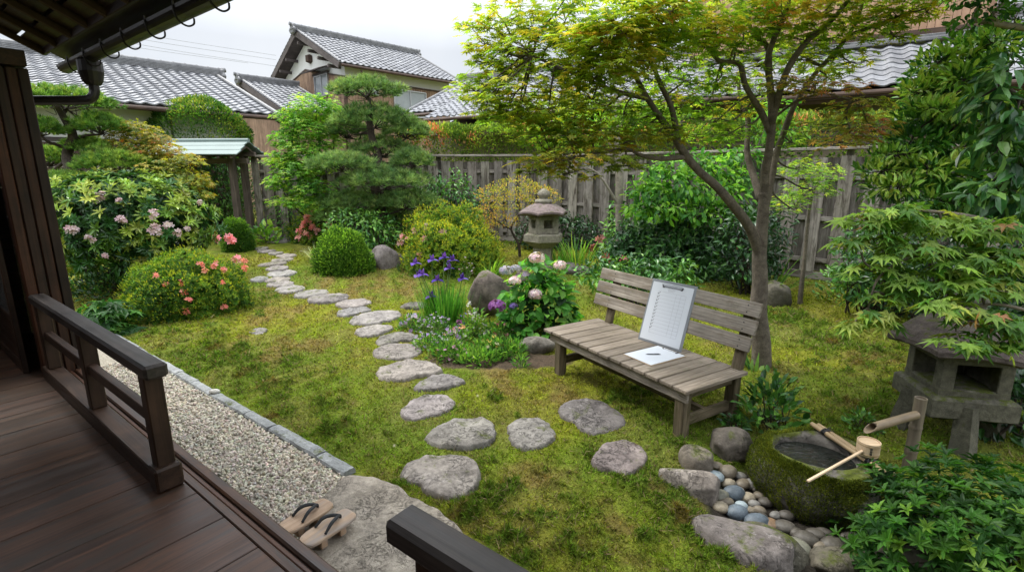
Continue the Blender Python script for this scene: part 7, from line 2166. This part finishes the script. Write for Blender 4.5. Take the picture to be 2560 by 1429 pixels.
# hydrangea
rng = np.random.default_rng(575)
c, rx, h = shrub_c(1348, 856, 212, 655)
hy = thing("hydrangea", "bushy green hydrangea with cream and lilac flower heads, left of the bench", "hydrangea", c)
b = MB(); p, o = blob(c, (rx, rx * .8, h), 520, rng, .72, .12, 2.6, 4, .02); put(b, LEAFE, p, o, .135, [(g_(145, 205, 90), 3), (g_(105, 175, 72), 4), (g_(70, 135, 55), 3)], rng, 'hang', .6, .15, .55, seed=4, nf=3)
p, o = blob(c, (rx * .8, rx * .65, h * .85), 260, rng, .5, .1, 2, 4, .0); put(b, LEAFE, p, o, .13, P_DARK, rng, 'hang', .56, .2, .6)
b.build("foliage", MT['leaf'], hy)
stems(hy, c, p[:16], .008, rng, spread=.1)
HF = [((1342, 645), 20, 'cream'), ((1400, 664), 17, 'cream'), ((1308, 690), 19, 'lilac'), ((1287, 702), 16, 'cream'), ((1265, 676), 17, 'white'), ((1338, 736), 18, 'cream'), ((1243, 765), 22, 'purple'), ((1284, 765), 11, 'blue'), ((1290, 672), 14, 'white')]
HC = {'cream': [(g_(245, 230, 232, .8), 3), (g_(240, 208, 222, .8), 3), (g_(228, 230, 205, .75), 1)], 'lilac': [(g_(215, 195, 225, .62), 3), (g_(225, 215, 225, .62), 1)], 'white': [(g_(225, 220, 235, .62), 2), (g_(190, 195, 215, .62), 1)], 'purple': [(g_(190, 130, 200, .6), 2), (g_(165, 105, 185, .6), 2)], 'blue': [(g_(150, 130, 205, .6), 2)]}
for (px, py), r, k in HF:
    q = at(px, py, c[1] - rx * .55 if py > 690 else c[1] - rx * .2); s = 1.02 * r * mpp(q)
    b = MB(); pp, oo = blob(q, (s, s, s * .72), 70, rng, .9, .05, 2, 1, -.5)
    t1 = norm(np.cross(oo, rdir(70, rng))); b.inst(FLOWER4[0], FLOWER4[1], pp, np.stack([t1, np.cross(oo, t1), oo], 1), np.full(70, s * .27), pick(HC[k], 70, rng, .08)); b.build("flower_head", MT['petal'], hy)
    b = MB(); twigs(b, np.array((c[0] * .5 + q[0] * .5, c[1], c[2] + h * .4)), [q], .005, rng, 5); b.build("flower_stem", MT['stem'], hy)
# mixed low flowers
def herb(label, px, pyb, wpx, hgt, n, size, pal, seed, fpal=None, nf=0, fs=.018, tm=DAISY, wid=.34, lift=1.0, name="flower_plant", fh=1.15, mode='out'):
    rng = np.random.default_rng(seed)
    f = ong(px, pyb); rx = wpx * mpp(f) / 2
    c = f + np.array((0, rx * .5, 0)); c[2] = float(gz(c[0], c[1]))
    root = thing(name, label, "flower plant", c)
    b = MB(); p, o = blob(c, (rx, rx * .8, hgt), n, rng, .35, .2, 3, seed, 0.0)
    put(b, LEAF4, p, o, size, pal, rng, mode, wid, jit=.8, seed=seed, up=.6); b.build("leaves", MT['leaf'], root)
    b = MB(); sm = rng.permutation(n)[:14]
    twigs(b, c, p[sm], .003, rng, 4)
    if nf:
        q, _ = blob(c, (rx * .95, rx * .75, hgt * fh), nf, rng, .75, .15, 3, seed + 3, .15)
        twigs(b, c, q, .0022, rng, 4, kink=.04, tip=.8)
    b.build("stems", MT['stem'], root)
    if nf:
        for g0 in range(0, nf, max(1, nf // 6)):
            qq = q[g0:g0 + max(1, nf // 6)]; m = len(qq)
            b = MB(); out = norm(np.array((0, 0, 1.)) + .6 * rdir(m, rng) + norm(np.array((0, 0, CAM_H)) - qq) * .5); t1 = norm(np.cross(out, rdir(m, rng)))
            b.inst(tm[0], tm[1], qq, np.stack([t1, np.cross(out, t1), out], 1), fs * rng.uniform(.7, 1.25, m), pick(fpal, m, rng, .08)); b.build("flowers", MT['petal'], root)
    return root
LIL = [(g_(215, 195, 225, .62), 3), (g_(185, 160, 215, .62), 2), (g_(235, 225, 235, .62), 2)]
WHT = [(g_(235, 235, 225, .62), 3), (g_(240, 225, 225, .62), 1)]
PNK = [(g_(235, 180, 205, .62), 2), (g_(220, 150, 190, .62), 1)]
YLW = [(g_(235, 215, 100, .62), 2), (g_(240, 235, 190, .62), 1)]
MIX = [(g_(240, 190, 130, .62), 2), (g_(190, 150, 215, .62), 2), (g_(225, 220, 205, .62), 1)]
PG1 = [(g_(135, 180, 80), 3), (g_(95, 150, 62), 4), (g_(65, 115, 50), 3)]
herb("pale lilac daisies at the far left of the flower bed, by the stepping stones", 1030, 832, 75, .20, 220, .06, PG1, 580, LIL, 26, .026)
herb("haze of tiny lilac flowers in front of the iris leaves", 1085, 842, 110, .22, 320, .05, PG1, 581, LIL, 60, .017, FLOWER5)
herb("white bell flowers on tall stalks right of the iris leaves", 1185, 850, 70, .34, 260, .07, PG1, 582, WHT, 44, .018, FLOWER5, fh=1.25)
herb("lilac and white daisies spilling over the brownish stepping stone", 1075, 880, 105, .17, 340, .055, PG1, 583, LIL, 34, .022)
herb("pink daisies low in the middle of the flower bed", 1130, 905, 120, .16, 420, .06, PG1, 584, PNK, 16, .022)
herb("orange and lilac pansies in the centre of the flower bed", 1145, 868, 80, .22, 260, .055, PG1, 585, MIX, 30, .028, FLOWER5)
herb("yellow and cream daisies at the right of the flower bed", 1225, 895, 100, .20, 360, .06, PG1, 586, YLW, 20, .020)
herb("plain leafy clump at the front of the flower bed", 1195, 915, 120, .13, 420, .07, PG1, 587, PNK, 5, .016)
herb("plain leafy clump against the low grey rock, right end of the flower bed", 1275, 900, 80, .20, 260, .07, PG1, 588, None, 0)
herb("magenta and blue flowers behind the pansies", 1165, 845, 60, .26, 160, .06, PG1, 589, [(g_(190, 90, 180, .6), 1), (g_(120, 105, 205, .6), 1)], 12, .028, FLOWER5)
herb("brown red and pink button flowers below the hydrangea", 1250, 855, 70, .24, 180, .06, PG1, 590, [(g_(215, 170, 160, .6), 2), (g_(150, 85, 85, .6), 1)], 16, .02)
herb("small pale pink blossoms on thin stalks above the brown rock", 1165, 705, 50, .34, 60, .04, P_LIME, 591, [(g_(235, 205, 205, .62), 1)], 16, .02, FLOWER5)
herb("wisp of young leaves below the bench's left end", 1300, 925, 40, .12, 60, .06, PG1, 592, None, 0)
# ------------------------------------------------------------------ moss: short blades all over the ground near the house
rng = np.random.default_rng(60)
N_ = 1150000
r = 1.9 * (11.5 / 1.9) ** rng.random(N_)                 # density falls with the square of distance
a = rng.uniform(-1.05, 1.0, N_)
x, y = r * np.sin(a), r * np.cos(a)
p2 = np.stack([x, y], 1)
k = (x * NX + y * NY > 1.74) & (y > .6)
for (cx, cy, th, rr) in STONES:
    d = np.hypot(x - cx, y - cy)
    m = d < rr.max()
    if m.any():
        lim = np.interp(np.arctan2(y[m] - cy, x[m] - cx), th, rr, period=2 * np.pi)
        k[m] &= d[m] > lim * (.955 - .09 * np.maximum(0, fnoise(p2[m], 9, 70)))
r2 = ((x - POOL[0]) / 0.70) ** 2 + ((y - POOL[1]) / 0.56) ** 2
k &= (r2 > 1.12 + .2 * fnoise(p2, 3, 40)) | ((x > 2.0) & (y > 2.75))
k &= ~(((x + 0.10) / .8) ** 2 + ((y - 4.98) / 0.32) ** 2 + .35 * fnoise(p2, 2.5, 40) < .95)
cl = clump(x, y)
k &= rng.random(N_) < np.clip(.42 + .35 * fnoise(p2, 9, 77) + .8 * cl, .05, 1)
x, y, r, cl, p2 = x[k], y[k], r[k], cl[k], p2[k]
n = len(x)
z = gz(x, y) + lump(x, y)
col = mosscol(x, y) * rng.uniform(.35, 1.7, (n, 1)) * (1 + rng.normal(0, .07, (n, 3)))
dry = rng.random(n) < .06
col[dry] = np.array((.24, .19, .10)) * rng.uniform(.6, 1.3, (dry.sum(), 1))
tuft = fnoise(p2, 34, 95, 2)
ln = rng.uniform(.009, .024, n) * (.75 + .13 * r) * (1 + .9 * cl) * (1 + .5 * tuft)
col = col * (1 + .28 * fnoise(p2, 60, 96, 2)[:, None])
ln[dry] *= 1.6
wd = (.0036 + .0014 * r) * rng.uniform(.7, 1.3, n)
tl = rng.normal(0, .75, (n, 2)) 
ax = norm(np.stack([tl[:, 0], tl[:, 1], np.full(n, .75)], 1))
b = MB()
b.inst(NEEDLE[0], NEEDLE[1], np.stack([x, y, z - .003], 1), frames(ax, rdir(n, rng)), np.stack([ln, wd, ln], 1), np.clip(col, .004, 1))
struct(b.build("moss", MT['mossblade']), 'stuff')
# moss cushion on the basin and dead leaves on the moss
Vb, dv_, th_ = BASIN_V
rng = np.random.default_rng(61)
nA_ = len(th_); i = rng.integers(nA_ * 2, nA_ * 9, 90000)
f_ = rng.random((len(i), 1)); q = Vb[i] * f_ + Vb[i + nA_] * (1 - f_) + rng.normal(0, .006, (len(i), 3)); w = fnoise(q, 4.5, 91, 3)
kk = w + .35 * (q[:, 2] - BC[2] - .10) / .2 > -.22
q, i = q[kk], i[kk]; n = len(q)
upn = norm(dv_[i] * .5 + np.array((0, 0, .8)) + .6 * rdir(n, rng))
b = MB(); b.inst(NEEDLE[0], NEEDLE[1], q, frames(upn, rdir(n, rng)), np.stack([rng.uniform(.008, .018, n), np.full(n, .005), np.full(n, .01)], 1), pick([(np.array((.23, .26, .024)), 1.5), (np.array((.13, .17, .018)), 4), (np.array((.055, .075, .014)), 4)], n, rng, .2, pos=q, nf=4))
b.build("moss_cover", MT['mossblade'], basin)
for (px, py, s, c, lb) in ((1605, 1213, .022, (.45, .36, .24), "small pale fallen leaf on the moss below the purplish stepping stone"), (985, 1122, .02, (.5, .47, .36), "tiny pale fallen leaf left of the large triangular stepping stone"), (1193, 996, .022, (.55, .5, .38), "thin pale dead leaf standing in the moss beside the blocky stone"),
                           (2490, 975, .035, (.30, .17, .07), "orange brown fallen leaf on the dark ground right of the near lantern")):
    p = ong(px, py) + (0, 0, .028)
    b = MB(); b.inst(MAPLE5[0], MAPLE5[1], np.array([p]), frames(np.array([[.8, .3, .4]]), np.array([[-.2, -.4, 1.]])), np.array([s]), np.array(c))
    tag(b.build("fallen_leaf", MT['leaf']), lb, "fallen leaf")
rng = np.random.default_rng(63)
for (px, py) in ((720, 1010), (900, 1000), (860, 1130), (1290, 1225), (1440, 1190), (1380, 1300), (1250, 1010), (1180, 905), (1590, 1120), (1520, 1330), (1010, 1010), (760, 905), (1640, 1150), (2060, 960)):
    p = ong(px, py) + (0, 0, .034)
    b = MB(); a = rng.uniform(0, 6.28)
    b.inst(MAPLE5[0] * (1, 1, 2.2), MAPLE5[1], np.array([p]), frames(np.array([[math.cos(a), math.sin(a), rng.uniform(-.2, .3)]]), np.array([[rng.normal(0, .3), rng.normal(0, .3), 1.]])), np.array([rng.uniform(.012, .019)]), np.array((.26, .15, .06)) * rng.uniform(.6, 1.4))
    tag(b.build("dead_leaf", MT['leaf']), "tiny curled brown leaf lying on the open moss", "dead leaf", "curled brown leaves on the moss")
for _o in bpy.data.objects:
    if '_o' in _o:
        del _o['_o']
